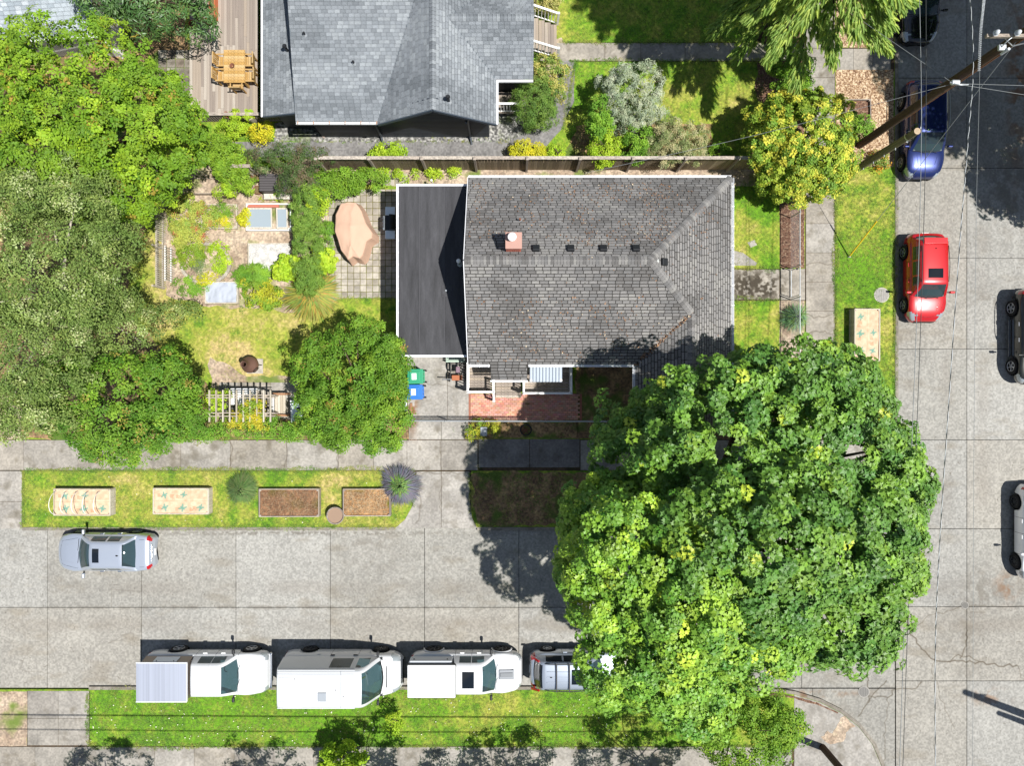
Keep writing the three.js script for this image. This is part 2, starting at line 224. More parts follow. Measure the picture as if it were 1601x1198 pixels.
{ // the blocks that the yards and verges lie on
  const b = (name, pts) => { const o = mesh(name, slabGeo(outline(pts), GT, 0.24), M.lawn, scene); o.userData.kind = 'structure'; o.name = numbered(name); };
  b('lawn', [...nwEdge, [-2000, -700], [-2000, 824]]); b('lawn', [...swEdge, [-2000, 1900], [-2000, 1077]]);
  b('lawn', [[1716, -700], [2900, -700], [2900, 1900], [1716, 1900]]);
}
function kerb(pts, side) {                            // kerb stone swept along an edge, its face to the street
  const v = pts.map(([x, y]) => P(x, y)), n = v.length, L = [];
  for (let i = 0; i < n; i++) { const a = v[Math.max(0, i - 1)], b = v[Math.min(n - 1, i + 1)], d = b.clone().sub(a).normalize(); const nx = -d.z * side, nz = d.x * side; L.push([v[i].x + nx * 0.012, v[i].z + nz * 0.012, v[i].x - nx * 0.15, v[i].z - nz * 0.15]); }
  const pos = [], q = (a, b, c, d) => pos.push(...a, ...b, ...c, ...a, ...c, ...d);
  for (let i = 0; i < n - 1; i++) { const [ax, az, bx, bz] = L[i], [ex, ez, fx, fz] = L[i + 1], y0 = -0.135, y1 = 0.118, y2 = 0.132;
    q([ax, y0, az], [ex, y0, ez], [ex, y1, ez], [ax, y1, az]);
    const k = 0.12, mx = lerp(ax, bx, k), mz = lerp(az, bz, k), px2 = lerp(ex, fx, k), pz2 = lerp(ez, fz, k);
    q([ax, y1, az], [ex, y1, ez], [px2, y2, pz2], [mx, y2, mz]); q([mx, y2, mz], [px2, y2, pz2], [fx, y2, fz], [bx, y2, bz]); q([bx, y2, bz], [fx, y2, fz], [fx, y0, fz], [bx, y0, bz]); }
  const g = new THREE.BufferGeometry(); g.setAttribute('position', new THREE.Float32BufferAttribute(pos, 3)); g.computeVertexNormals(); return worldUV(g);
}
{ const k = struct('kerb'); mesh('kerb_run', kerb([[38, 824], [618, 824]], -1), M.kerb, k); mesh('kerb_run', kerb(nwEdge.slice(1).reduce((a, p) => (a.push(p), a), [[746, 824]]), -1), M.kerb, k); mesh('kerb_run', kerb(swEdge.filter(([x]) => x > 140 || x < 0).map(([x, y]) => x < 0 ? [142, y] : [x, y]), 1), M.kerb, k); }
function slabs(parent, name, xs, ys, m, y, t, gap = 0.022, jit = 0.003, skip) {   // a field of cast slabs with open joints
  for (let i = 0; i < xs.length - 1; i++) for (let j = 0; j < ys.length - 1; j++) {
    if (skip && skip(i, j)) continue;
    const a = P(xs[i], ys[j]), b = P(xs[i + 1], ys[j + 1]), e = gap / 2, c = 0.008;
    const vs = [[a.x + e, a.z + e + c], [a.x + e + c, a.z + e], [b.x - e - c, a.z + e], [b.x - e, a.z + e + c], [b.x - e, b.z - e - c], [b.x - e - c, b.z - e], [a.x + e + c, b.z - e], [a.x + e, b.z - e - c]].map(([x, z]) => new THREE.Vector2(x, z));
    mesh(name, slabGeo(vs, y + rr(-jit, jit), t), m === M.road ? pick(M.roads) : m === M.walk ? pick(M.walks) : m, parent);
  }
}
M.roads = [0xfbfaf8, 0xf6f5f3, 0xf0eeea, 0xf6f2ec].map((h) => std(h, 0.9, { map: tRoad, bumpMap: bumpW, bumpScale: 0.004 })); M.walks = [0xfbfaf8, 0xf3f1ed, 0xebe9e6, 0xf5f1ea].map((h) => std(h, 0.92, { map: tWalk, bumpMap: bumpW, bumpScale: 0.004 }));
{ const s = struct('joint_bedding'), j = std(0x6b6252, 0.97, { map: soilMap }); for (const r of [[-430, 687, 1396, 736], [1257, -420, 1304, 690], [-500, 1165, 1240, 1217], [45, 1079, 143, 1165], [637, 551, 737, 688], [645, 735, 737, 824], [869, 68, 1258, 98], [1305, 76, 1396, 113], [1144, 421, 1258, 471], [-560, 735, 38, 824]]) patch('bedding', rect(...r), GT + 0.0025, j, s); }
{ // cross street along the bottom, concrete panels
  const s = struct('south_street'); const xs = []; for (let k = -6; k <= 8; k++) xs.push(222 + 147.3 * k);
  xs[xs.length - 1] = 1399; slabs(s, 'concrete_panel', xs, [824, 950, 1076], M.road, 0, 0.13, 0.028);
  const e = struct('east_street'); slabs(e, 'concrete_panel', [1400, 1511, 1622, 1716], [-460, -320, -170, -20, 122, 263, 404, 546, 688, 827, 949, 1065, 1205, 1345, 1480], M.road, 0, 0.13, 0.028);
  slabs(e, 'concrete_panel', [1253, 1399], [690, 823], M.road, -0.004, 0.12); slabs(e, 'concrete_panel', [1140, 1270, 1399], [1077, 1205, 1345, 1480], M.road, -0.004, 0.12);
}
{ const s = struct('south_sidewalk'); slabs(s, 'sidewalk_slab', [-430, -340, -250, -160, -80, 0, 40, 125, 205, 285, 362, 450, 530, 585, 637, 690, 747], [688, 735], M.walk, 0.118, 0.1, 0.016);
  slabs(s, 'sidewalk_slab', [748, 828, 906], [686, 731], M.oldAsphalt, 0.118, 0.1, 0.03); slabs(s, 'sidewalk_slab', [907, 985, 1063, 1141, 1219, 1304], [688, 735], M.walk, 0.118, 0.1, 0.016);
  slabs(s, 'alley_panel', [-560, -460, -360, -260, -160, -60, 38], [736, 784, 826], M.walk, 0.112, 0.2, 0.02, 0.004);
  slabs(s, 'sidewalk_slab', [1304, 1346, 1396], [688, 735], M.walk, 0.116, 0.1, 0.016);
}
{ const s = struct('east_sidewalk'); const ys = []; for (let y = -420; y < 560; y += 45.5) ys.push(y - 3); slabs(s, 'sidewalk_slab', [1258, 1303], [...ys, 601, 644, 687], M.walk, 0.118, 0.1, 0.018);
  slabs(s, 'sidewalk_slab', [1218, 1257], [421, 470], M.walk, 0.119, 0.1); }
{ const s = struct('far_sidewalk'); const xs = []; for (let x = -500; x < 1240; x += 62) xs.push(x); slabs(s, 'sidewalk_slab', xs, [1166, 1216], M.walk, 0.118, 0.1, 0.016);
  slabs(s, 'sidewalk_slab', [46, 94, 142], [1079, 1122, 1164], M.walk, 0.112, 0.1, 0.016);
  const cor = [[1240, 1085], [1280, 1097], [1312, 1113], [1339.5, 1134.5], [1361, 1162], [1375, 1195], [1381, 1230], [1382, 1300], [1240, 1300]]; mesh('corner_pavement', slabGeo(outline(cor), 0.116, 0.1), M.walk, s); }
{ const s = struct('debris'); patch('dry_debris', [[1283, 1152], [1292, 1140], [1300, 1146], [1306, 1136], [1312, 1122], [1318, 1118], [1330, 1130], [1335, 1134], [1322, 1140], [1316, 1156], [1308, 1160], [1296, 1162]], 0.122, M.straw ?? M.soil, s, 0.12, 0.15); patch('dry_debris', [[1200, 1081.5], [1240, 1087], [1275, 1097], [1308, 1112], [1307, 1114], [1274, 1100], [1240, 1091], [1200, 1085]], 0.134, M.bark, s, 0.05, 0.2); }
{ const s = struct('driveway');
  mesh('concrete_slab', slabGeo(outline([[638, 552], [700, 552], [700, 656], [638, 656]]), 0.116, 0.1), M.walk, s); mesh('concrete_slab', slabGeo(outline([[700.6, 552], [736, 552], [736, 614], [734, 656], [700.6, 656]]), 0.116, 0.1), M.walk, s);
  mesh('concrete_slab', slabGeo(outline([[640, 657.5], [690, 657.5], [690, 687], [640, 687]]), 0.114, 0.1), M.walk, s); mesh('concrete_slab', slabGeo(outline([[690.7, 657.5], [732, 657.5], [734, 687], [690.7, 687]]), 0.114, 0.1), M.walk, s);
  mesh('apron', slabGeo(outline([[652, 737], [690, 737], [690, 825], [619, 825], [634, 812], [646, 790]]), 0.11, 0.2), M.walk, s); mesh('apron', slabGeo(outline([[690.7, 737], [734, 737], [735, 785], [738, 808], [746, 825], [690.7, 825]]), 0.11, 0.2), M.walk, s); }
{ const s = struct('soil'); let y = GT + 0.004;
  patch('garden_soil', [[255, 262], [512, 262], [514, 330], [522, 420], [540, 468], [470, 490], [400, 482], [330, 478], [262, 462]], y, M.soil, s, 0.25);
  patch('tree_soil', [[-400, -300], [300, -300], [296, 80], [250, 100], [250, 330], [215, 380], [200, 430], [215, 500], [260, 560], [330, 600], [330, 686], [-400, 686]], y, M.darkSoil, s, 0.3);
  patch('bare_soil', [[738, 738], [930, 738], [1300, 738], [1300, 822], [930, 822], [752, 822], [742, 800]], y, M.darkSoil, s, 0.22);
  patch('bare_soil', [[900, 572], [1256, 572], [1256, 686], [900, 686]], y, M.darkSoil, s, 0.15);
  patch('bed_soil', [[730, 660], [905, 660], [905, 685], [736, 685]], y, M.darkSoil, s, 0.05);
  patch('mulch', [[1217, 270], [1256, 270], [1256, 420], [1217, 420]], y, M.bark, s, 0.02); patch('mulch', [[1217, 471], [1256, 471], [1256, 560], [1217, 560]], y, M.soil, s, 0.02);
  patch('leaf_litter', [[1305, 110], [1395, 110], [1395, 262], [1340, 262], [1305, 240]], y, M.litter, s, 0.05); patch('leaf_litter', [[1305, -120], [1395, -120], [1395, 76], [1305, 76]], y, M.litter, s, 0.03);
  patch('mulch', [[1185, -40], [1256, -40], [1256, 240], [1215, 262], [1170, 250], [1180, 150]], y, M.bark, s, 0.3);
  patch('side_soil', [[460, 249], [1180, 249], [1180, 292], [620, 292], [460, 280]], y, M.soil, s, 0.06);
  patch('dry_ground', [[330, 560], [400, 590], [470, 592], [470, 660], [330, 660]], y, M.soil, s, 0.25);
  patch('dry_verge', [[-300, 1080], [45, 1080], [45, 1165], [-300, 1165]], y, M.straw0 ?? M.soil, s, 0.03);
  patch('bed_soil', [[790, 60], [880, 60], [882, 150], [860, 200], [800, 200]], y, M.soil, s, 0.2); patch('bed_soil', [[900, 195], [1110, 195], [1110, 246], [880, 246]], y, M.darkSoil, s, 0.3);
  patch('front_soil', [[0, 610], [40, 640], [40, 686], [-200, 686], [-200, 610]], y + 0.004, M.soil, s, 0.2);
  patch('hedge_soil', [[330, 655], [640, 655], [640, 686], [330, 686]], y + 0.004, M.darkSoil, s, 0.05);
}
{ const s = struct('gravel'); patch('gravel_bed', [[430, 193], [770, 150], [840, 185], [852, 200], [805, 224], [430, 224]], GT + 0.008, M.gravel, s, 0.08); patch('gravel_bed', [[640, 655], [652, 655], [652, 688], [640, 688]], GT + 0.01, M.bark, s); }
{ const s = struct('side_path'); patch('asphalt_path', [[330, 223], [795, 223], [842, 198], [866, 165], [874, 98], [898, 98], [897, 160], [876, 205], [838, 247], [330, 247]], GT + 0.012, M.asphalt, s, 0.035);
  slabs(s, 'walk_slab', [870, 945, 1001, 1070, 1140, 1200, 1257], [69, 97], M.walk, 0.114, 0.1, 0.018); slabs(s, 'step_slab', [834, 869], [66, 99], M.walk, 0.118, 0.1); slabs(s, 'walk_slab', [1145, 1217], [422, 469], M.walk, 0.112, 0.1);
  mesh('walk_slab', slabGeo(outline([[1143, 392], [1160, 396], [1182, 412], [1180, 416], [1143, 416]]), 0.11, 0.08), M.walk, s); slabs(s, 'walk_slab', [1306, 1332, 1362, 1390], [78, 111], M.walk, 0.114, 0.1, 0.012);
  mesh('stone', slabGeo(outline([[1167, 380], [1178, 376], [1182, 384], [1172, 388]]), 0.112, 0.08), M.walk, s); }
// paving laid stone by stone
const tPaver = tex(128, 128, (x, y, c) => { const b = 214 + (NT[(x & 255) << 8 | (y & 255)] - 0.5) * 40 + (fbm(x / 16, y / 16, 3) - 0.5) * 60; c[0] = b; c[1] = b * 0.99; c[2] = b * 0.97; }); M.paver = [0xb6b0a6, 0xaaa49a, 0xc0bab0, 0xa29c90].map((h) => std(h, 0.92, { map: tPaver, bumpMap: bumpFine, bumpScale: 0.002 }));
{ const s = struct('patio'); const x0 = 515, x1 = 623, y0 = 297, y1 = 467, nx = 11, ny = 17, gx = {}, w = (x1 - x0) / nx / PX - 0.028, d = (y1 - y0) / ny / PX - 0.028;
  patch('moss_joint', rect(x0, y0, x1, y1), GT + 0.006, std(0x96a05a, 1, { map: soilMap }), s);
  const variants = []; for (let k = 0; k < 5; k++) { const g = gbox([0, 0, 0], [w, 0.03, d]); const uv = g.attributes.uv; for (let i = 0; i < uv.count; i++) uv.setXY(i, 0.2 * k + uv.getX(i) * 0.2, 0.13 * k + uv.getY(i) * 0.2); variants.push(g); }
  for (let i = 0; i < nx; i++) for (let j = 0; j < ny; j++) { const c = P(x0 + (i + 0.5) * (x1 - x0) / nx, y0 + (j + 0.5) * (y1 - y0) / ny); const o = mesh('paver', pick(variants), pick(M.paver), s, [c.x + rr(-.004, .004), GT + 0.002 + rr(-.003, .003), c.z + rr(-.004, .004)]); o.rotation.y = rr(-.01, .01); }
  for (let i = 0; i < 4; i++) for (let j = 0; j < 2; j++) { const c = P(603 + i * 10, 277 + j * 10); mesh('paver', pick(variants), pick(M.paver), s, [c.x, GT + 0.004, c.z]); } 
  // kerb board along its west side
  box('edging_board', M.paleWood[0], s, [P(512, 382).x, GT + 0.03, P(512, 382).z], [0.06, 0.08, 5.2]); }
{ const s = struct('stepping_patio'); const x0 = 250, y0 = 80, n = 4, m = 6; const w = 15.5 / PX - 0.03; const g = gbox([0, 0, 0], [w, 0.05, w]); { const uv = g.attributes.uv; for (let i = 0; i < uv.count; i++) uv.setXY(i, 0.36 + uv.getX(i) * 0.008, 0.22 + uv.getY(i) * 0.01); }
  const ms = [0xcac5bc, 0xb7b1a8, 0xf0ede6, 0xbfb4a8, 0xa9a49c].map((h) => std(h, 0.92, { map: tWalk }));
  for (let i = 0; i < n; i++) for (let j = 0; j < m; j++) { const c = P(x0 + (i + 0.5) * 13.5, y0 + (j + 0.5) * 14); const o = mesh('stone_tile', g, (i === 0 && j === 0) || (i === 2 && j === 0) || (i === 1 && j === 2) ? ms[2] : pick([ms[0], ms[1], ms[3], ms[4]]), s, [c.x, GT + 0.012 + rr(-.005, .005), c.z]); o.scale.set(0.87, 1, 0.9); } }
{ // brick path by the porch: bricks too small to pick apart singly
  const s = struct('brick_path'); const a = P(736, 616), b = P(906, 657.5), L = [], cols = [[0.50, 0.24, 0.18], [0.44, 0.2, 0.15], [0.56, 0.3, 0.22], [0.48, 0.27, 0.21]];
  patch('brick_bed', rect(735.5, 615.5, 906.5, 657.5), GT + 0.004, M.darkSoil, s);
  const bw = 0.205, bd = 0.105, col = []; let r = 0;
  for (let z = a.z + 0.06; z < b.z - 0.05; z += bd, r++) for (let x = a.x + 0.1 - (r % 2) * 0.1; x < b.x; x += bw) { const x0 = Math.max(a.x, x - bw / 2 + 0.007), x1 = Math.min(b.x, x + bw / 2 - 0.007); if (x1 - x0 < 0.03 || rnd() < 0.006) continue; L.push(gbox([(x0 + x1) / 2, GT + 0.01 + rr(-.003, .003), z], [x1 - x0, 0.03, bd - 0.014])); col.push(pick(cols).map((v) => v * rr(0.85, 1.1))); }
  const g = merge(L), c = new Float32Array(g.attributes.position.count * 3), per = g.attributes.position.count / L.length; for (let i = 0; i < L.length; i++) for (let k = 0; k < per; k++) c.set(col[i], (i * per + k) * 3); g.setAttribute('color', new THREE.BufferAttribute(c, 3));
  mesh('bricks', g, std(0xffffff, 0.9, { vertexColors: true, bumpMap: bumpFine, bumpScale: 0.003 }), s, null, 'stuff');
  for (const [x, z, w, d] of [[b.x + 0.05, (a.z + b.z) / 2, 0.1, b.z - a.z], [a.x - 0.05, (a.z + b.z) / 2, 0.08, b.z - a.z]]) box('edge_course', std(0x8e5c4a, 0.9), s, [x, GT + 0.008, z], [w, 0.04, d]); }
{ const list = []; for (const [x0, y0, x1, y1, n] of [[145, 1085, 1060, 1160, 300], [45, 740, 640, 820, 50]]) for (let i = 0; i < n; i++) { const p = P(rr(x0, x1), rr(y0, y1)); if (fbm(p.x * 0.6 + 5, p.z * 0.6, 2) > 0.42) list.push(p); }
  const im = new THREE.InstancedMesh(new THREE.SphereGeometry(0.022, 6, 4), std(0xe4e2c8, 0.8), list.length), o = new THREE.Object3D(); list.forEach((p, i) => { o.position.set(p.x, GT + 0.06, p.z); o.scale.setScalar(rr(0.6, 1.5)); o.updateMatrix(); im.setMatrixAt(i, o.matrix); }); im.name = 'clover_flowers'; im.userData = { kind: 'stuff', label: 'tiny pale clover flowers dotted through the verge grass', category: 'flowers' }; scene.add(im); }
// turf tufts, nobody could count them
{ const blades = []; for (let i = 0; i < 9; i++) { const a = rr(0, 6.28), r = rr(0, 0.045), l = rr(0.03, 0.07), t = rr(0.2, 1.1); const g = new THREE.BufferGeometry(); const dx = Math.cos(a), dz = Math.sin(a), w = 0.008; g.setAttribute('position', new THREE.Float32BufferAttribute([dx * r - dz * w, 0, dz * r + dx * w, dx * r + dz * w, 0, dz * r - dx * w, dx * (r + l * Math.sin(t)), l * Math.cos(t), dz * (r + l * Math.sin(t))], 3)); g.setAttribute('uv', new THREE.Float32BufferAttribute([0, 0, 1, 0, 0.5, 1], 2)); g.computeVertexNormals(); blades.push(g); }
  const g = mergeGeometries(blades);
  const areas = [[40, 738, 640, 822, 170], [145, 1082, 1140, 1162, 190], [1308, 275, 1392, 690, 160], [275, 480, 620, 592, 60], [890, 100, 1190, 240, 80], [885, 0, 1200, 66, 70], [1146, 285, 1215, 418, 80], [1146, 472, 1215, 545, 70], [738, 740, 920, 820, 45], [742, 738, 930, 822, 30], [210, 370, 262, 490, 40], [700, 662, 900, 684, 20]];
  const list = []; for (const [x0, y0, x1, y1, n] of [[40, 735, 648, 735, 1700], [40, 736, 40, 824, 150], [145, 1164.5, 1240, 1164.5, 2600], [1304, 270, 1304, 700, 1300], [1396, 270, 1396, 700, 800], [142, 1082, 142, 1164, 150], [880, 68, 1200, 68, 400], [890, 97.5, 1200, 97.5, 500], [1146, 421, 1216, 421, 120], [1146, 470, 1216, 470, 120], [735, 740, 738, 800, 120], [60, 824, 620, 824, 700], [150, 1078, 1140, 1078, 900], [650, 740, 646, 790, 100], [440, 223, 800, 223, 120], [515, 468, 620, 468, 150], [899, 100, 880, 205, 200]]) for (let i = 0; i < n; i++) { const t = rnd(), p = P(lerp(x0, x1, t), lerp(y0, y1, t)); const w = fbm(p.x * 0.8 + 7, p.z * 0.8, 3) * 0.4 - 0.09; p.x += rr(-w, w); p.z += rr(-w, w); p.y = 0.022; list.push(p); }
  for (const [x0, y0, x1, y1, dens] of areas) { const n = Math.round((x1 - x0) * (y1 - y0) / 1024 * dens); for (let i = 0; i < n; i++) { const x = rr(x0, x1), y = rr(y0, y1); const p = P(x, y); if (fbm(p.x * 1.1 + 12, p.z * 1.1, 3) + 0.25 - soft(DRY, p.x, p.z) * 0.4 < rnd() * 0.95) continue;
    if (y > 735 && y < 826 && (x > 625 && x < 735)) continue; list.push(p); } }
  const im = new THREE.InstancedMesh(g, phys(0xffffff, 0.9, { transmission: 0.3, thickness: 0, side: THREE.DoubleSide }), list.length), o = new THREE.Object3D(), c = new THREE.Color();
  list.forEach((p, i) => { o.position.set(p.x, GT + 0.003 + p.y, p.z); o.rotation.set(rr(-.2, .2), rr(0, 6.3), rr(-.2, .2)); const s = rr(0.6, 1.35); o.scale.set(s, s * rr(.7, 1.2), s); o.updateMatrix(); im.setMatrixAt(i, o.matrix); const d = clamp(fbm(p.x * 1.7 + 30, p.z * 1.7, 3) * 1.6 - 0.4 + soft(DRY, p.x, p.z) * 0.6 + rr(-.25, .25)); c.setRGB(lerp(0.13, 0.42, d) * rr(.85, 1.15), lerp(0.27, 0.44, d) * rr(.85, 1.15), lerp(0.025, 0.09, d)); im.setColorAt(i, c); });
  im.name = 'grass_tufts'; im.userData = { kind: 'stuff', label: 'short uneven grass growing over the lawns and verges', category: 'grass' }; scene.add(im); }
// ---------------------------------------------------------------- roofs laid shingle by shingle
function polyGeo(pts, thick = 0.1) {                   // plane polygon given thickness downwards
  const n = new V3().crossVectors(pts[1].clone().sub(pts[0]), pts[2].clone().sub(pts[0])).normalize(); if (n.y < 0) { pts = pts.slice().reverse(); n.negate(); }
  const u = pts[1].clone().sub(pts[0]).normalize(), v = new V3().crossVectors(n, u);
  const s = new THREE.Shape(pts.map((p) => { const d = p.clone().sub(pts[0]); return new THREE.Vector2(d.dot(u), d.dot(v)); }));
  const g = new THREE.ExtrudeGeometry(s, { depth: thick, bevelEnabled: false }); g.translate(0, 0, -thick);
  g.applyMatrix4(new THREE.Matrix4().makeBasis(u, v, n).setPosition(pts[0])); return g;
}
function layShingles(planes, course, tab, thick, gap) { // -> list of {m: Matrix4, w}
  const out = [];
  for (const { pts, eave } of planes) {
    const u = eave.clone().normalize(); let n = new V3().crossVectors(pts[1].clone().sub(pts[0]), pts[2].clone().sub(pts[0])).normalize(); if (n.y < 0) n.negate();
    const v = new V3().crossVectors(n, u); if (v.y < 0) { u.negate(); v.negate(); }
    const o = pts[0], q = pts.map((p) => { const d = p.clone().sub(o); return [d.dot(u), d.dot(v)]; });
    const v0 = Math.min(...q.map((a) => a[1])), v1 = Math.max(...q.map((a) => a[1])), rows = Math.max(1, Math.round((v1 - v0) / course)), ch = (v1 - v0) / rows;
    const tilt = new THREE.Matrix4().makeRotationX(0.055);
    for (let r = 0; r < rows; r++) {
      const vc = v0 + (r + 0.5) * ch, xs = [];
      for (let i = 0; i < q.length; i++) { const [a, b] = q[i], [c, d] = q[(i + 1) % q.length]; if ((b - vc) * (d - vc) < 0) xs.push(a + (c - a) * (vc - b) / (d - b)); }
      xs.sort((a, b) => a - b);
      for (let k = 0; k + 1 < xs.length; k += 2) {
        let x = xs[k] - rr(0, tab);
        while (x < xs[k + 1]) { const w = tab * rr(0.86, 1.14), a = Math.max(x, xs[k]), b = Math.min(x + w, xs[k + 1]); x += w; if (b - a < 0.05) continue;
          const c = o.clone().addScaledVector(u, (a + b) / 2).addScaledVector(v, vc).addScaledVector(n, thick * 0.75 + rr(0, 0.003));
          const m = new THREE.Matrix4().makeBasis(u, n, v.clone().negate()).setPosition(c).multiply(tilt).scale(new V3(b - a - gap, thick, ch - gap * 1.15)); out.push({ m, w: b - a, y: c.y }); }
      }
    }
  }
  return out;
}
function roofCover(roof, planes, { course, tab, mats, thick = 0.012, gap = 0.012, weights }) {
  const list = layShingles(planes, course, tab, thick, gap); list.sort((a, b) => b.y + b.w - a.y - a.w);
  const bunch = mats.map(() => []);
  list.forEach((s, i) => { const e = s.m.elements; let k = Math.min(mats.length - 1, Math.floor(clamp(0.62 * rnd() + 1.5 * (fbm(e[12] * 0.55 + 20, e[14] * 0.9 + 20, 4) - 0.5) + 0.19) * mats.length)); if (i < 300) { const o = mesh('shingle', UB, mats[k], roof); o.applyMatrix4(s.m); } else { const g = UB.clone(); g.applyMatrix4(s.m); bunch[k].push(g); } });
  // the rest keep their own tone through vertex colours on one mesh
  const parts = [], cols = []; bunch.forEach((b, k) => { if (b.length) { const g = merge(b); const n = g.attributes.position.count, c = new Float32Array(n * 3), per = n / b.length; for (let i = 0; i < b.length; i++) { const t = rr(0.9, 1.1), col = mats[k].color; for (let j = 0; j < per; j++) { c[(i * per + j) * 3] = col.r * t; c[(i * per + j) * 3 + 1] = col.g * t; c[(i * per + j) * 3 + 2] = col.b * t; } } g.setAttribute('color', new THREE.BufferAttribute(c, 3)); parts.push(g); } });
  const all = mergeGeometries(parts); mesh('shingles', all, std(0xffffff, 0.95, { vertexColors: true, map: mats[0].map, bumpMap: bumpFine, bumpScale: 0.002 }), roof, null, 'stuff');
}
function capRun(roof, a, b, mats, pitch = 0.6, exposure = 0.15, half = 0.15) {
  const d = b.clone().sub(a), L = d.length(), n = Math.round(L / exposure); d.normalize(); const side = new V3().crossVectors(d, UP).normalize(), up = new V3().crossVectors(side, d).normalize();
  const s = new THREE.Shape([[0, 0.02], [half, 0.02 - half * pitch], [half, -half * pitch], [0, 0], [-half, -half * pitch], [-half, 0.02 - half * pitch]].map(([x, y]) => new THREE.Vector2(x, y)));
  const g = new THREE.ExtrudeGeometry(s, { depth: exposure * 0.92, bevelEnabled: false }); g.translate(0, 0.024, -exposure * 0.46); g.rotateX(-0.05);
  for (let i = 0; i < n; i++) { const o = mesh('ridge_cap', g, pick(mats), roof); o.applyMatrix4(new THREE.Matrix4().makeBasis(side, up, d.clone().negate()).setPosition(a.clone().addScaledVector(d, (i + 0.5) * L / n))); }
}
const tShingle = tex(128, 128, (x, y, c) => { const b = 208 + (NT[(x & 255) << 8 | (y & 255)] - 0.5) * 90 + (fbm(x / 12, y / 12, 3) - 0.5) * 70; c[0] = c[1] = c[2] = b; });
const shing = (h) => std(h, 0.95, { map: tShingle, bumpMap: bumpFine, bumpScale: 0.002 });
const v = (x, y, z) => new V3(x, y, z);
M.shA = [0x777573, 0x828180, 0x8c8a88, 0x949290, 0x9e9c98].map(shing); M.shB = [0x7b8186, 0x868c91, 0x8e9499, 0x969ca1, 0xa0a6aa].map(shing);
M.deckA = std(0x2a2724, 0.97); M.deckB = std(0x5f676d, 0.97);
M.wallA = std(0xb9bcb8, 0.7); M.wallB = std(0x272c33, 0.6); M.glass = phys(0x223038, 0.06, { metalness: 0.1, clearcoat: 1 });
function gutter(name, a, b, m, parent, w = 0.1) { const d = b.clone().sub(a), L = d.length(); d.normalize(); const s = new THREE.Shape([[-w / 2, 0], [-w / 2, -w], [w / 2, -w], [w / 2, 0], [w / 2 - 0.014, 0], [w / 2 - 0.014, -w + 0.014], [-w / 2 + 0.014, -w + 0.014], [-w / 2 + 0.014, 0]].map(([x, y]) => new THREE.Vector2(x, y))); const g = new THREE.ExtrudeGeometry(s, { depth: L, bevelEnabled: false }); const o = mesh(name, g, m, parent); const side = new V3().crossVectors(UP, d).normalize(); o.applyMatrix4(new THREE.Matrix4().makeBasis(side, UP, d).setPosition(a)); return o; }
function hangers(a, b, n, m, parent) { for (let i = 0; i <= n; i++) { const p = a.clone().lerp(b, i / n); box('gutter_hanger', m, parent, [p.x, p.y + 0.012, p.z], Math.abs(a.x - b.x) > Math.abs(a.z - b.z) ? [0.03, 0.012, 0.13] : [0.13, 0.012, 0.03]); } }
function railing(parent, name, a, b, h, m, gap = 0.13, rail = 0.045) { // balustrade between two floor points
  const g = new THREE.Group(); g.name = name; parent.add(g); const d = b.clone().sub(a), L = Math.hypot(d.x, d.z), n = Math.max(2, Math.round(L / gap)), up = v(0, h, 0);
  const top = mesh('top_rail', merge([beam(a.clone().add(up), b.clone().add(up), 0.09, rail)]), m, g); mesh('bottom_rail', beam(a.clone().add(v(0, 0.1, 0)), b.clone().add(v(0, 0.1, 0)), 0.05, 0.04), m, g);
  for (const t of [0, 1]) { const p = a.clone().lerp(b, t); box('post', m, g, [p.x, p.y + h / 2 + 0.03, p.z], [0.1, h + 0.06, 0.1]); }
  for (let i = 1; i < n; i++) { const p = a.clone().lerp(b, i / n); box('baluster', m, g, [p.x, p.y + h / 2, p.z], [0.035, h - 0.05, 0.035]); }
  return g;
}
function beam(a, b, w, t) { const d = b.clone().sub(a), L = d.length(), z = d.clone().normalize(), s = new V3().crossVectors(UP, z).normalize(), u = new V3().crossVectors(z, s); const g = new THREE.BoxGeometry(w, t, L); g.applyMatrix4(new THREE.Matrix4().makeBasis(s, u, z).setPosition(a.clone().lerp(b, 0.5))); return g; }
function vent(parent, x, y, z, r, h, m, cap = true) { const g = new THREE.Group(); g.name = 'roof_vent'; g.position.set(x, y, z); parent.add(g); mesh('pipe', new THREE.CylinderGeometry(r, r, h, 12), m, g, [0, h / 2, 0]); if (cap) mesh('cap', new THREE.CylinderGeometry(r * 1.05, r * 1.7, r * 1.2, 12), m, g, [0, h + r * 0.5, 0]); mesh('flashing', new THREE.CylinderGeometry(r * 1.2, r * 2.2, 0.07, 12), M.galv, g, [0, 0.03, 0]); return g; }
function windowUnit(parent, x, y, z, w, h, ry) { const g = new THREE.Group(); g.name = 'window'; g.position.set(x, y, z); g.rotation.y = ry; parent.add(g); for (const [px, py, sx, sy] of [[0, h / 2, w + 0.16, 0.08], [0, -h / 2, w + 0.16, 0.1], [-w / 2, 0, 0.08, h - 0.09], [w / 2, 0, 0.08, h - 0.09], [0, 0, w - 0.09, 0.04]]) box('frame', M.whiteTrim, g, [px, py, 0], [sx, sy, 0.08]); box('pane', M.glass, g, [0, 0, -0.01], [w - 0.08, h - 0.08, 0.02]); }

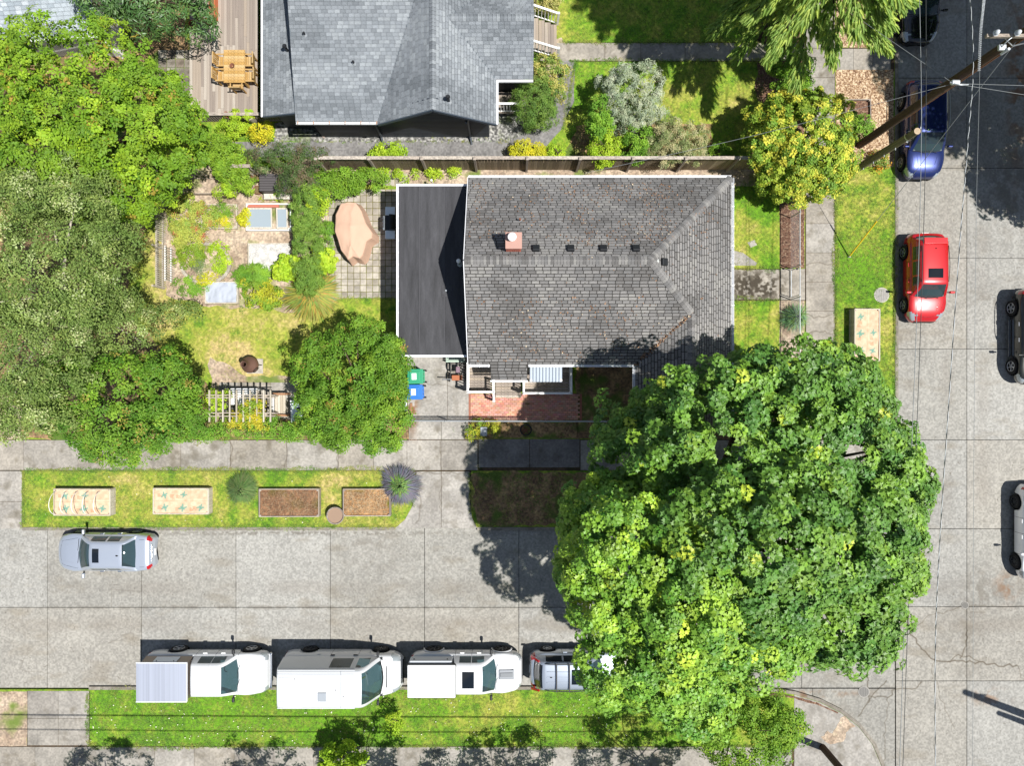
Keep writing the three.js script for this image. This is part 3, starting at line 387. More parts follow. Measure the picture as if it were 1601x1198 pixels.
{ // ------------------------------------------------ the grey house in the middle
  const H0 = 3.1, e = 0.654, xW = -1.93, xE = 9.71, zN = -9.09, zS = -0.82, zr = -4.955, hr = H0 + e * 4.135, xr = xE - 4.135;
  const xw = 5.45, xm = (xw + xE) / 2, hm = H0 + e * (xE - xm), zv = zS - (hm - H0) / e, zS2 = 2.2;
  const house = thing('brick_chimney_house', 'single-storey house with weathered grey hip roof and red brick chimney, beside dark flat annex', 'house');
  const planes = [
    { pts: [v(xW, H0, zS), v(xw, H0, zS), v(xm, hm, zv), v(xr, hr, zr), v(xW, hr, zr)], eave: v(1, 0, 0) },
    { pts: [v(xW, H0, zN), v(xE, H0, zN), v(xr, hr, zr), v(xW, hr, zr)], eave: v(1, 0, 0) },
    { pts: [v(xE, H0, zN), v(xE, H0, zS2), v(xm, hm, zS2), v(xm, hm, zv), v(xr, hr, zr)], eave: v(0, 0, 1) },
    { pts: [v(xw, H0, zS), v(xw, H0, zS2), v(xm, hm, zS2), v(xm, hm, zv)], eave: v(0, 0, 1) },
  ];
  const porch = { pts: [v(-0.95, H0, zS + 0.005), v(0.68, H0, zS + 0.005), v(0.68, H0 - 0.42, zS + 0.68), v(-0.95, H0 - 0.42, zS + 0.68)], eave: v(1, 0, 0) };
  const roof = mesh('roof', merge([...planes, porch].map((p) => polyGeo(p.pts, 0.09))), M.deckA, house);
  roofCover(roof, [...planes, porch], { course: 0.148, tab: 0.33, mats: M.shA, gap: 0.027, thick: 0.016 });
  capRun(roof, v(xW, hr, zr), v(xr, hr, zr), M.shA, e, 0.13, 0.17); capRun(roof, v(xE, H0, zN), v(xr, hr, zr), M.shA, 0.42, 0.15, 0.16); capRun(roof, v(xm, hm, zv), v(xr, hr, zr), M.shA, 0.42, 0.15, 0.16); capRun(roof, v(xm, hm, zS2), v(xm, hm, zv), M.shA, e, 0.15, 0.16);
  // dry leaves and moss caught on the shingles
  { const g = new THREE.PlaneGeometry(0.05, 0.035); g.rotateX(-Math.PI / 2); const spots = []; const add = (n, x0, x1, z0, z1) => { for (let i = 0; i < n; i++) { const x = rr(x0, x1), z = rr(z0, z1); if (fbm(x * 1.1 + 3, z * 1.1, 3) < rr(0.3, 0.75)) continue; let y; if (z < zr) y = H0 + e * (z - zN); else y = H0 + e * (zS - z); const ye = H0 + e * (xE - x); let slope = z < zr ? e : -e, ex = false; if (ye < y) { y = ye; ex = true; } if (y < H0) continue; spots.push([x, y + 0.045, z, slope, ex]); } };
    add(1500, 1.5, 8.5, -8.8, -5.6); add(500, -1.8, 2, -8.8, -6); add(900, -1.6, 5.6, -3.6, -0.95); add(260, 2, 9, -8, -1);
    for (let i = 0; i < 260; i++) { const t = rnd(); spots.push([lerp(xm, xw, t) + rr(-.12, .12), lerp(hm, H0, t) + 0.06, lerp(zv, zS, t) + rr(-.12, .12), 0, false]); }
    const im = new THREE.InstancedMesh(g, std(0xffffff, 0.95, { side: THREE.DoubleSide }), spots.length), o = new THREE.Object3D(), c = new THREE.Color(); spots.forEach(([x, y, z, s, ex], i) => { o.position.set(x, y, z); o.rotation.set(rr(-.3, .3) - (ex ? 0 : Math.atan(s)), rr(0, 6.3), rr(-.3, .3) - (ex ? Math.atan(e) : 0), 'XYZ'); o.scale.setScalar(rr(0.5, 1.5)); o.updateMatrix(); im.setMatrixAt(i, o.matrix); const k = rnd(); if (k < 0.55) c.setRGB(0.16, 0.085, 0.045); else if (k < 0.8) c.setRGB(0.30, 0.17, 0.09); else if (k < .93) c.setRGB(0.07, 0.055, 0.04); else c.setRGB(.5, .42, .3); im.setColorAt(i, c); }); im.name = 'fallen_leaves'; im.userData.kind = 'stuff'; roof.add(im); }
  // box vents below the ridge
  for (const px of [838, 892, 943, 994]) { const z = zr - 0.52, x = P(px, 0, 5.5).x; const b = rbox('box_vent', M.darkMetal, roof, [x, hr - 0.26, z], [0.3, 0.16, 0.3], 0.03); b.rotation.x = -Math.atan(e); }
  for (const px of [753]) { }
  { const b = rbox('box_vent', M.darkMetal, roof, [xr + 0.62, hr - 0.32, zr + 0.02], [0.3, 0.16, 0.3], 0.03); b.rotation.z = -Math.atan(e); }
  { const c = P(803, 378, 6.1), g = new THREE.Group(); g.name = 'chimney'; g.position.set(c.x, 5.0, c.z); house.add(g);
    M.brick = [0x9c5444, 0x8a4a3c, 0xb06a58, 0xa86050].map((h) => std(h, 0.92, { bumpMap: bumpFine, bumpScale: 0.003 })); box('core', std(0xa39a90, 0.95), g, [0, 0.62, 0], [0.52, 1.3, 0.52]);
    for (let r = 0; r < 17; r++) for (let k = 0; k < 4; k++) for (let i = 0; i < 2; i++) { const off = (i - 0.5) * 0.28 + (r % 2 ? 0.03 : -0.03), s = 0.275; const o = box('brick', pick(M.brick), g, k === 0 ? [off, 0, s] : k === 1 ? [off, 0, -s] : k === 2 ? [s, 0, off] : [-s, 0, off], k < 2 ? [0.255, 0.062, 0.05] : [0.05, 0.062, 0.255]); o.position.y = 0.04 + r * 0.075; }
    mesh('crown', new RoundedBoxGeometry(0.66, 0.09, 0.66, 2, 0.02), std(0xa88478, 0.95), g, [0, 1.31, 0]); mesh('flue', new THREE.CylinderGeometry(0.12, 0.12, 0.3, 16), M.galv, g, [-0.06, 1.48, -0.08]); mesh('flue_cap', new THREE.CylinderGeometry(0.06, 0.17, 0.08, 16), M.white, g, [-0.06, 1.68, -0.08]); }
  vent(roof, P(813, 345, 4.6).x, H0 + e * (P(813, 345, 4.6).z - zN), P(813, 345, 4.6).z, 0.045, 0.3, M.rust, false);
  // walls
  const wall = (name, pts, x0, x1) => { const s = new THREE.Shape(pts.map(([z, y]) => new THREE.Vector2(-z, y))); const g = new THREE.ExtrudeGeometry(s, { depth: x1 - x0, bevelEnabled: false }); g.rotateY(Math.PI / 2); g.translate(x0, 0, 0); mesh(name, g, M.wallA, house); };
  wall('wall', [[zS - 0.45, 0.08], [zN + 0.45, 0.08], [zN + 0.45, H0 + 0.12], [zr, hr - 0.16], [zS - 0.45, H0 + 0.12]], xW + 0.12, xw + 0.5); box('wall', M.wallA, house, [(xw + 0.4 + xE - 0.45) / 2, 1.6, (zN + zS2) / 2 + 0.05], [xE - 0.85 - xw, 3.05, zS2 - zN - 0.9]);
  for (const [y, z] of [[3.3, -8.2], [3.3, -2]]) { } 
  for (const z of [-7.4, -4.6, -1.2]) windowUnit(house, xE - 0.44, 1.9, z, 1.3, 1.2, Math.PI / 2); for (const x of [3.4]) windowUnit(house, x, 1.9, zS - 0.44, 1.2, 1.1, 0);
  { const d = new THREE.Group(); d.name = 'door'; d.position.set(-0.1, 1.75, zS - 0.43); house.add(d); box('panel', std(0x5a3b2c, 0.5), d, [0, 0, 0], [0.92, 2.05, 0.05]); mesh('handle', new THREE.SphereGeometry(0.035, 12, 8), M.chrome, d, [0.36, 0, 0.05]); }
  // gutters
  gutter('gutter', v(xw, H0, zS + 0.06), v(0.72, H0, zS + 0.06), M.whiteTrim, house); gutter('gutter', v(-0.98, H0, zS + 0.06), v(xW, H0, zS + 0.06), M.whiteTrim, house); gutter('gutter', v(xW, H0, zN - 0.06), v(xE, H0, zN - 0.06), M.whiteTrim, house, 0.09); gutter('gutter', v(xE + 0.06, H0, zN), v(xE + 0.06, H0, zS2), M.whiteTrim, house); gutter('gutter', v(0.7, H0 - 0.42, zS + 0.74), v(-0.97, H0 - 0.42, zS + 0.74), M.whiteTrim, house, 0.08); gutter('gutter', v(xw - 0.06, H0, zS + 0.1), v(xw - 0.06, H0, zS2), M.whiteTrim, house);
  hangers(v(xE + 0.06, H0, zN + 0.4), v(xE + 0.06, H0, zS), 9, M.white, house); hangers(v(0.8, H0, zS + 0.06), v(xw - 0.1, H0, zS + 0.06), 4, M.white, house); hangers(v(xW + 0.1, H0, zS + 0.06), v(-1.05, H0, zS + 0.06), 2, M.white, house);
  mesh('fascia', merge([beam(v(xW - 0.02, H0 - 0.06, zS), v(xW - 0.02, hr - 0.06, zr), 0.03, 0.18), beam(v(xW - 0.02, hr - 0.06, zr), v(xW - 0.02, H0 - 0.06, zN), 0.03, 0.18)]), M.whiteTrim, house);
  // flat annex roof in black membrane
  { const x0 = -5.06, x1 = xW - 0.02 + 0.1, z0 = -8.78, z1 = -1.24, y = 2.86; const g = new THREE.Group(); g.name = 'annex'; house.add(g);
    const tMem = tex(256, 256, (x, y2, c) => { const b = 88 + (vn(x / 2, y2 / 2) - 0.5) * 14 + (fbm(x / 40, y2 / 30, 4) - 0.5) * 44 + (vn(x / 1.5, y2 / 60) > 0.8 ? 6 : 0); c[0] = b; c[1] = b; c[2] = b * 1.03; });
    M.membrane = [0xa6a6a8, 0xb0b0b2, 0x9d9da0].map((h) => std(h, 0.85, { map: tMem, bumpMap: bumpFine, bumpScale: 0.003 }));
    box('roof_base', M.darkMetal, g, [(x0 + x1) / 2, y - 0.1, (z0 + z1) / 2], [x1 - x0, 0.18, z1 - z0]);
    const cut = [x0, x0 + 1.0, x0 + 2.1, x1]; for (let i = 0; i < 3; i++) box('membrane_sheet', M.membrane[i], g, [(cut[i] + cut[i + 1]) / 2 - (i ? 0.03 : 0), y + 0.004 + i * 0.006, (z0 + z1) / 2], [cut[i + 1] - cut[i] + (i ? 0.06 : 0), 0.012, z1 - z0 - 0.02]);
    for (const sx of [x0 + 1.0, x0 + 2.1]) box('seam', std(0x424245, 0.9), g, [sx - 0.06, y + 0.024, (z0 + z1) / 2], [0.045, 0.008, z1 - z0 - 0.04]); box('membrane_patch', M.membrane[1], g, [-2.9, y + 0.03, -4.1], [0.45, 0.01, 0.5]); box('wall', M.wallA, g, [(x0 + x1) / 2, 1.4, (z0 + z1) / 2], [x1 - x0 - 0.5, 2.7, z1 - z0 - 0.5]);
    for (const [sx, sy, sz, w, h, d] of [[x0 - 0.04, y - 0.02, (z0 + z1) / 2, 0.09, 0.16, z1 - z0 + 0.16], [(x0 + x1) / 2, y - 0.02, z1 + 0.04, x1 - x0, 0.16, 0.09], [(x0 + x1) / 2, y - 0.02, z0 - 0.04, x1 - x0, 0.16, 0.09]]) box('edge_trim', M.whiteTrim, g, [sx, sy, sz], [w, h, d]);
    for (let i = 0; i < 14; i++) box('trim_clip', M.white, g, [x0 - 0.03, y + 0.07, lerp(z0, z1, (i + 0.5) / 14)], [0.1, 0.02, 0.05]);
    const vp = vent(g, -2.32, y + 0.02, -5.3, 0.06, 0.75, M.galv, false); mesh('cap', new THREE.SphereGeometry(0.1, 16, 10), M.white, vp, [0, 0.78, 0]);
    vent(g, -2.93, y + 0.02, -4.12, 0.03, 0.08, M.galv, false); }
  // porch: decking, steps, white balustrades and a corrugated shelter
  { const g = new THREE.Group(); g.name = 'porch'; house.add(g); const dk = (x0, x1, z0, z1, y) => { const n = Math.round((z1 - z0) / 0.14); for (let i = 0; i < n; i++) box('deck_board', pick(M.greyWood), g, [(x0 + x1) / 2, y, lerp(z0, z1, (i + 0.5) / n)], [x1 - x0, 0.03, (z1 - z0) / n - 0.012]); };
    dk(-2.08, -0.86, -1.2, 0.42, 0.62); dk(-0.85, 0.5, -1.2, -0.1, 0.62); dk(0.51, 2.78, -1.2, 0.48, 0.62); mesh('skirt', merge([gbox([-1.47, 0.35, 0.38], [1.2, 0.5, 0.03]), gbox([1.65, 0.35, 0.44], [2.2, 0.5, 0.03]), gbox([-2.05, 0.35, -0.4], [0.03, 0.5, 1.5]), gbox([2.75, 0.35, -0.35], [0.03, 0.5, 1.6])]), M.wallA, g);
    for (let i = 0; i < 3; i++) for (let k = 0; k < 2; k++) box('stair_tread', pick(M.greyWood), g, [-0.18, 0.48 - i * 0.15, -0.02 + i * 0.27 + k * 0.13], [1.25, 0.035, 0.12]);
    railing(g, 'balustrade', v(-2.06, 0.62, 0.4), v(-2.06, 0.62, -0.95), 0.92, M.white); railing(g, 'balustrade', v(-2.06, 0.62, 0.42), v(-0.88, 0.62, 0.42), 0.92, M.white); railing(g, 'balustrade', v(-0.86, 0.62, -0.1), v(-0.86, 0.62, 0.4), 0.92, M.white);
    railing(g, 'balustrade', v(0.55, 0.62, 0.48), v(2.76, 0.62, 0.48), 0.92, M.white); railing(g, 'balustrade', v(2.76, 0.62, 0.46), v(2.76, 0.62, -0.9), 0.92, M.white); railing(g, 'balustrade', v(0.55, 0.62, 0.0), v(0.55, 0.62, 0.46), 0.92, M.white); railing(g, 'balustrade', v(-0.86, 0.62, 0.42), v(-0.86, 0.12, 0.85), 0.9, M.white);
    const prof = [], n = 132, w = 1.46; for (let i = 0; i <= n; i++) prof.push([-w / 2 + w * i / n, 0.036 * Math.sin(i / n * Math.PI * 2 * 10)]); const s = new THREE.Shape([...prof, ...prof.slice().reverse().map(([x, y]) => [x, y - 0.006])].map(([x, y]) => new THREE.Vector2(x, y))); const cg = new THREE.ExtrudeGeometry(s, { depth: 0.98, bevelEnabled: false }); const c = mesh('corrugated_sheet', cg, std(0xa2abb4, 0.55), g, [1.52, 2.78, -1.02]); c.rotation.x = 0.1;
    for (const x of [0.85, 2.2]) box('post', M.white, g, [x, 1.72, -0.12], [0.09, 2.0, 0.09]); }
}
{ // ------------------------------------------------ neighbour to the north
  const H0 = 3.0, house = thing('dark_sided_house', 'dark-sided house with blue-grey shingle cross-gable roof and white gutters, beyond side path', 'house');
  const zA = -11.62, zG = -11.5, xr = -3.34, hr = 4.6, zR = -18.7, hA = H0 + 0.226 * 7.08;
  const planes = [
    { pts: [v(-9.6, H0, zA), v(-5.96, H0, zA), v(xr, hr, zR), v(-9.6, hr, zR)], eave: v(1, 0, 0) },
    { pts: [v(-5.96, H0, zG), v(xr, hr, zG), v(xr, hr, zR), v(-5.96, H0, zG - 0.13)], eave: v(0, 0, 1) },
    { pts: [v(xr, hr, zG), v(-0.71, H0, zG), v(-0.71, H0, -13.5), v(-2.75, 4.24, -15.6), v(-0.71, H0, -17.7), v(-0.71, H0, -19), v(xr, hr, -19)], eave: v(0, 0, 1) },
    { pts: [v(-0.71, H0, -13.5), v(0.94, H0, -13.5), v(0.94, 4.24, -15.6), v(-2.75, 4.24, -15.6)], eave: v(1, 0, 0) },
    { pts: [v(-0.71, H0, -17.7), v(0.94, H0, -17.7), v(0.94, 4.24, -15.6), v(-2.75, 4.24, -15.6)], eave: v(1, 0, 0) },
    { pts: [v(-11.2, 2.6, -12.0), v(-9.62, 3.0, -12.0), v(-9.62, 3.0, -24), v(-11.2, 2.6, -24)], eave: v(0, 0, 1) },
    { pts: [v(-9.6, hr, zR), v(-0.71, hr, zR), v(-0.71, H0, -24.5), v(-9.6, H0, -24.5)], eave: v(1, 0, 0) },
  ];
  const roof = mesh('roof', merge(planes.map((p) => polyGeo(p.pts, 0.12))), M.deckB, house);
  roofCover(roof, planes, { course: 0.15, tab: 0.26, mats: M.shB, gap: 0.008, thick: 0.014 });
  capRun(roof, v(xr, hr, zG), v(xr, hr, -19), M.shB, 0.61, 0.16, 0.14); capRun(roof, v(-2.75, 4.24, -15.6), v(0.94, 4.24, -15.6), M.shB, 0.59, 0.16, 0.16);
  // walls in lapped boards
  const core = (x0, x1, z0, z1, h) => box('wall', M.wallB, house, [(x0 + x1) / 2, h / 2 + 0.05, (z0 + z1) / 2], [x1 - x0, h, z1 - z0]);
  core(-9.2, -1.1, -24, -12.02, 2.9); core(-1.1, 0.6, -17.3, -13.95, 2.85); core(-10.9, -9.25, -23.6, -12.45, 2.5);
  M.siding = [0x2b313a, 0x262b33, 0x30363f].map((h) => std(h, 0.55));
  for (let r = 0; r < 19; r++) { const b = box('siding_board', pick(M.siding), house, [-5.15, 0.18 + r * 0.155, -11.99], [8.1, 0.15, 0.03]); b.rotation.x = -0.08; }
  for (let r = 0; r < 10; r++) { const y = 3.05 + r * 0.155, hw = 2.45 * (1 - (y - 2.95) / 1.65); if (hw < 0.1) break; const b = box('siding_board', pick(M.siding), house, [xr, y + 0.03, -11.99], [hw * 2, 0.15, 0.03]); b.rotation.x = -0.08; }
  for (let r = 0; r < 15; r++) { const b = box('siding_board', pick(M.siding), house, [-10.08, 0.2 + r * 0.155, -12.42], [1.6, 0.15, 0.03]); b.rotation.x = -0.08; }
  { const s = new THREE.Shape([[-2.45, 0], [2.45, 0], [0, 1.45]].map(([x, y]) => new THREE.Vector2(x, y))); const g = new THREE.ExtrudeGeometry(s, { depth: 0.2, bevelEnabled: false }); mesh('gable_wall', g, M.wallB, house, [xr, 2.95, -12.22]); }
  mesh('side_wall', beamWall(), M.wallB, house);
  function beamWall() { const s = new THREE.Shape([[-zA - 0.1, 2.8], [24, 2.8], [24, 3.0], [-zR, hr - 0.15], [-zA - 0.1, H0 - 0.13]].map(([z, y]) => new THREE.Vector2(z, y))); const g = new THREE.ExtrudeGeometry(s, { depth: 0.16, bevelEnabled: false }); g.rotateY(Math.PI / 2); g.translate(-9.62, 0, 0); return g; }
  gutter('gutter', v(-5.96, H0 - 0.02, zA + 0.06), v(-9.6, H0 - 0.02, zA + 0.06), M.whiteTrim, house); hangers(v(-9.5, H0, zA + 0.06), v(-6, H0, zA + 0.06), 5, std(0xb08868, 0.8), house); gutter('gutter', v(-0.65, H0 - 0.02, zG - 0.02), v(-0.65, H0 - 0.02, -13.42), M.whiteTrim, house); gutter('gutter', v(0.94, H0 - 0.02, -13.44), v(-0.7, H0 - 0.02, -13.44), M.whiteTrim, house); gutter('gutter', v(-11.26, 2.58, -24), v(-11.26, 2.58, -12.0), M.whiteTrim, house, 0.08);
  mesh('barge_board', merge([beam(v(-5.96, H0 - 0.06, zG + 0.03), v(xr, hr - 0.06, zG + 0.03), 0.035, 0.17), beam(v(xr, hr - 0.06, zG + 0.03), v(-0.71, H0 - 0.06, zG + 0.03), 0.035, 0.17)]), std(0x3a4450, 0.5), house); mesh('barge_board', beam(v(-11.2, 2.56, -11.97), v(-9.62, 2.96, -11.97), 0.035, 0.15), std(0x3a4450, 0.5), house);
  for (const [x, t] of [[-6.35, 0], [-2.05, 1]]) mesh('downspout', merge([beam(v(x, 2.88, t ? -11.6 : zA + 0.06), v(x + 0.05, 2.55, -11.93), 0.08, 0.07), beam(v(x + 0.05, 2.6, -11.92), v(x + 0.05, 0.35, -11.9), 0.08, 0.07), beam(v(x + 0.05, 0.36, -11.9), v(x + 0.1, 0.14, -11.6), 0.08, 0.07)]), std(0x4a4f55, 0.4), house);
  mesh('downspout', merge([beam(v(-9.5, 2.45, -12.3), v(-9.5, 0.3, -12.3), 0.08, 0.07), beam(v(-9.5, 0.32, -12.3), v(-9.1, 0.14, -11.9), 0.09, 0.08)]), std(0x6a5a4e, 0.5), house);
  const onA = (px, py) => { const p = P(px, py, 3.6); return [p.x, H0 + 0.226 * (zA - p.z), p.z]; };
  vent(roof, ...onA(479, 58), 0.05, 0.2, M.darkMetal, false); vent(roof, ...onA(553, 98), 0.05, 0.2, M.darkMetal, false); { const p = P(704, 168, 3.6); vent(roof, p.x, hr - 0.61 * (p.x - xr), p.z, 0.06, 0.5, M.darkMetal); } { const p = P(449, 78, 3); vent(roof, p.x, 2.85, p.z, 0.06, 0.5, M.darkMetal); }
  // white stair rails and treads of the front steps
  { const g = new THREE.Group(); g.name = 'front_steps'; house.add(g); for (const z of [-17.4, -15.75]) railing(g, 'stair_rail', v(0.6, 1.2, z), v(2.2, 0.25, z), 0.95, M.white, 0.16); for (let i = 0; i < 5; i++) for (let k = 0; k < 2; k++) box('stair_tread', pick(M.greyWood), g, [0.75 + i * 0.3 + k * 0.14, 1.05 - i * 0.19, -16.58], [0.135, 0.04, 1.55]); }
  { const g = new THREE.Group(); g.name = 'side_porch'; house.add(g); box('floor', M.greyWood[1], g, [-0.1, 0.7, -13.4], [1.5, 0.1, 1.0]); railing(g, 'side_rail', v(-0.8, 0.75, -12.95), v(0.6, 0.75, -12.95), 0.95, M.white, 0.14); }
}
{ // shed roof in the far corner
  const sh = thing('garden_shed', 'shed with pale blue-grey shingle roof and white gutter behind the bright green tree', 'shed');
  const c = P(60, 20, 2.6), roofP = [{ pts: [v(-25.5, 2.5, -15.3), v(-18.6, 2.5, -15.75), v(-18.6, 3.7, -18), v(-25.5, 3.7, -18)], eave: v(6.9, 0, -0.45) }, { pts: [v(-25.5, 2.5, -20.7), v(-18.6, 2.5, -20.3), v(-18.6, 3.7, -18), v(-25.5, 3.7, -18)], eave: v(1, 0, 0) }];
  const roof = mesh('roof', merge(roofP.map((p) => polyGeo(p.pts, 0.08))), M.deckB, sh); roofCover(roof, roofP, { course: 0.16, tab: 0.3, mats: [0xb9c3ca, 0xa9b4bc, 0xc8d0d6].map(shing), gap: 0.01 });
  box('wall', std(0xd9d9d4, 0.7), sh, [-22, 1.3, -18], [6.2, 2.5, 4.2]); gutter('gutter', v(-18.6, 2.5, -15.68), v(-25.5, 2.5, -15.23), M.whiteTrim, sh); mesh('barge_board', beam(v(-18.57, 2.47, -15.75), v(-18.57, 3.67, -18), 0.05, 0.15), M.white, sh); mesh('downspout', merge([beam(v(-18.6, 2.4, -15.68), v(-18.3, 1.2, -15.3), 0.08, 0.08), beam(v(-18.3, 1.22, -15.3), v(-18.3, 0.12, -15.3), 0.08, 0.08)]), M.white, sh);
}
// ---------------------------------------------------------------- vehicles
function curve(pts) {                                   // monotone cubic through [x, y] points
  const n = pts.length, d = [], m = []; for (let i = 0; i < n - 1; i++) d.push((pts[i + 1][1] - pts[i][1]) / (pts[i + 1][0] - pts[i][0]));
  for (let i = 0; i < n; i++) m.push(i === 0 ? d[0] : i === n - 1 ? d[n - 2] : d[i - 1] * d[i] <= 0 ? 0 : 2 * d[i - 1] * d[i] / (d[i - 1] + d[i]));
  return (x) => { if (x <= pts[0][0]) return pts[0][1]; if (x >= pts[n - 1][0]) return pts[n - 1][1]; let i = 0; while (x > pts[i + 1][0]) i++; const h = pts[i + 1][0] - pts[i][0], t = (x - pts[i][0]) / h, t2 = t * t, t3 = t2 * t; return pts[i][1] * (2 * t3 - 3 * t2 + 1) + h * m[i] * (t3 - 2 * t2 + t) + pts[i + 1][1] * (-2 * t3 + 3 * t2) + h * m[i + 1] * (t3 - t2); };
}
function gridParts(rows, partOf, caps = true) {         // rows of points -> {part: geometry} sharing smooth normals
  const R = rows.length, C = rows[0].length, pos = new Float32Array(R * C * 3); rows.forEach((r, i) => r.forEach((p, j) => pos.set(p, (i * C + j) * 3)));
  const idx = []; for (let i = 0; i < R - 1; i++) for (let j = 0; j < C - 1; j++) { const a = i * C + j, b = a + 1, c = a + C, d = c + 1; idx.push(a, c, b, b, c, d); }
  const g = new THREE.BufferGeometry(); g.setAttribute('position', new THREE.BufferAttribute(pos, 3)); g.setIndex(idx); g.computeVertexNormals(); const N = g.attributes.normal.array, out = {};
  for (let i = 0; i < R - 1; i++) for (let j = 0; j < C - 1; j++) { const q = [i * C + j, (i + 1) * C + j, i * C + j + 1, i * C + j + 1, (i + 1) * C + j, (i + 1) * C + j + 1]; let cx0 = 0, cy = 0, cz = 0; for (const k of [0, 1, 2, 5]) { cx0 += pos[q[k] * 3] / 4; cy += pos[q[k] * 3 + 1] / 4; cz += pos[q[k] * 3 + 2] / 4; }
    const name = partOf(cx0, cy, cz, i, j, N[q[0] * 3 + 1], N[q[0] * 3]); if (!name) continue; const o = out[name] ??= { p: [], n: [] }; for (const k of q) { o.p.push(pos[k * 3], pos[k * 3 + 1], pos[k * 3 + 2]); o.n.push(N[k * 3], N[k * 3 + 1], N[k * 3 + 2]); } }
  if (caps) for (const [r, s] of [[rows[0], 1], [rows[R - 1], -1]]) { const o = out.body ??= { p: [], n: [] }; const c = [r[0][0], 0.5, 0]; for (let j = 0; j < C - 1; j++) { o.p.push(...c, ...r[j], ...r[j + 1]); for (let k = 0; k < 3; k++) o.n.push(-s, 0, 0); } }
  const geos = {}; for (const k in out) { const b = new THREE.BufferGeometry(); b.setAttribute('position', new THREE.Float32BufferAttribute(out[k].p, 3)); b.setAttribute('normal', new THREE.Float32BufferAttribute(out[k].n, 3)); b.setAttribute('uv', new THREE.Float32BufferAttribute(new Float32Array(out[k].p.length / 3 * 2), 2)); geos[k] = b; } return geos;
}
M.carGlass = phys(0x7f9a9e, 0.03, { transmission: 0.9, thickness: 0, ior: 1.5 }); M.darkGlass = phys(0x0d1216, 0.04, { clearcoat: 1 }); M.interior = std(0x17191a, 0.85); M.dash = std(0x596264, 0.8); M.seat = std(0x3a3c3e, 0.9); M.lamp = phys(0x9ca4a8, 0.08, { clearcoat: 1, metalness: 0.3 }); M.tail = phys(0xa01218, 0.12, { clearcoat: 1 }); M.plastic = std(0x1d1f21, 0.6); M.rim = std(0xb9bdc2, 0.3, { metalness: 0.8 }); M.darkRim = std(0x4b4e52, 0.35, { metalness: 0.7 });
const tyreG = new THREE.LatheGeometry([[0.62, -0.5], [0.86, -0.5], [0.97, -0.42], [1, -0.25], [1, 0.25], [0.97, 0.42], [0.86, 0.5], [0.62, 0.5]].map(([x, y]) => new THREE.Vector2(x, y)), 28);
function wheel(car, x, z, r, w, rimM, spokes = 5) {
  const g = new THREE.Group(); g.name = 'wheel'; g.position.set(x, r, z); g.rotation.x = z > 0 ? Math.PI / 2 : -Math.PI / 2; car.add(g); const t = mesh('tyre', tyreG, M.rubber, g); t.scale.set(r, w, r);
  const parts = [xf(new THREE.TorusGeometry(r * 0.62, r * 0.045, 6, 24), [0, w * 0.46, 0], [Math.PI / 2, 0, 0]), xf(new THREE.CylinderGeometry(r * 0.16, r * 0.18, 0.05, 12), [0, w * 0.4, 0])];
  for (let k = 0; k < spokes; k++) { const a = k / spokes * Math.PI * 2; parts.push(xf(new THREE.BoxGeometry(r * 0.5, 0.03, r * (spokes > 6 ? 0.1 : 0.17)), [Math.cos(a) * r * 0.36, w * 0.41, Math.sin(a) * r * 0.36], [0, -a, 0])); }
  mesh('rim', merge(parts), rimM, g); mesh('brake_disc', new THREE.CylinderGeometry(r * 0.6, r * 0.6, 0.02, 20), M.black, g, [0, w * 0.2, 0]);
}
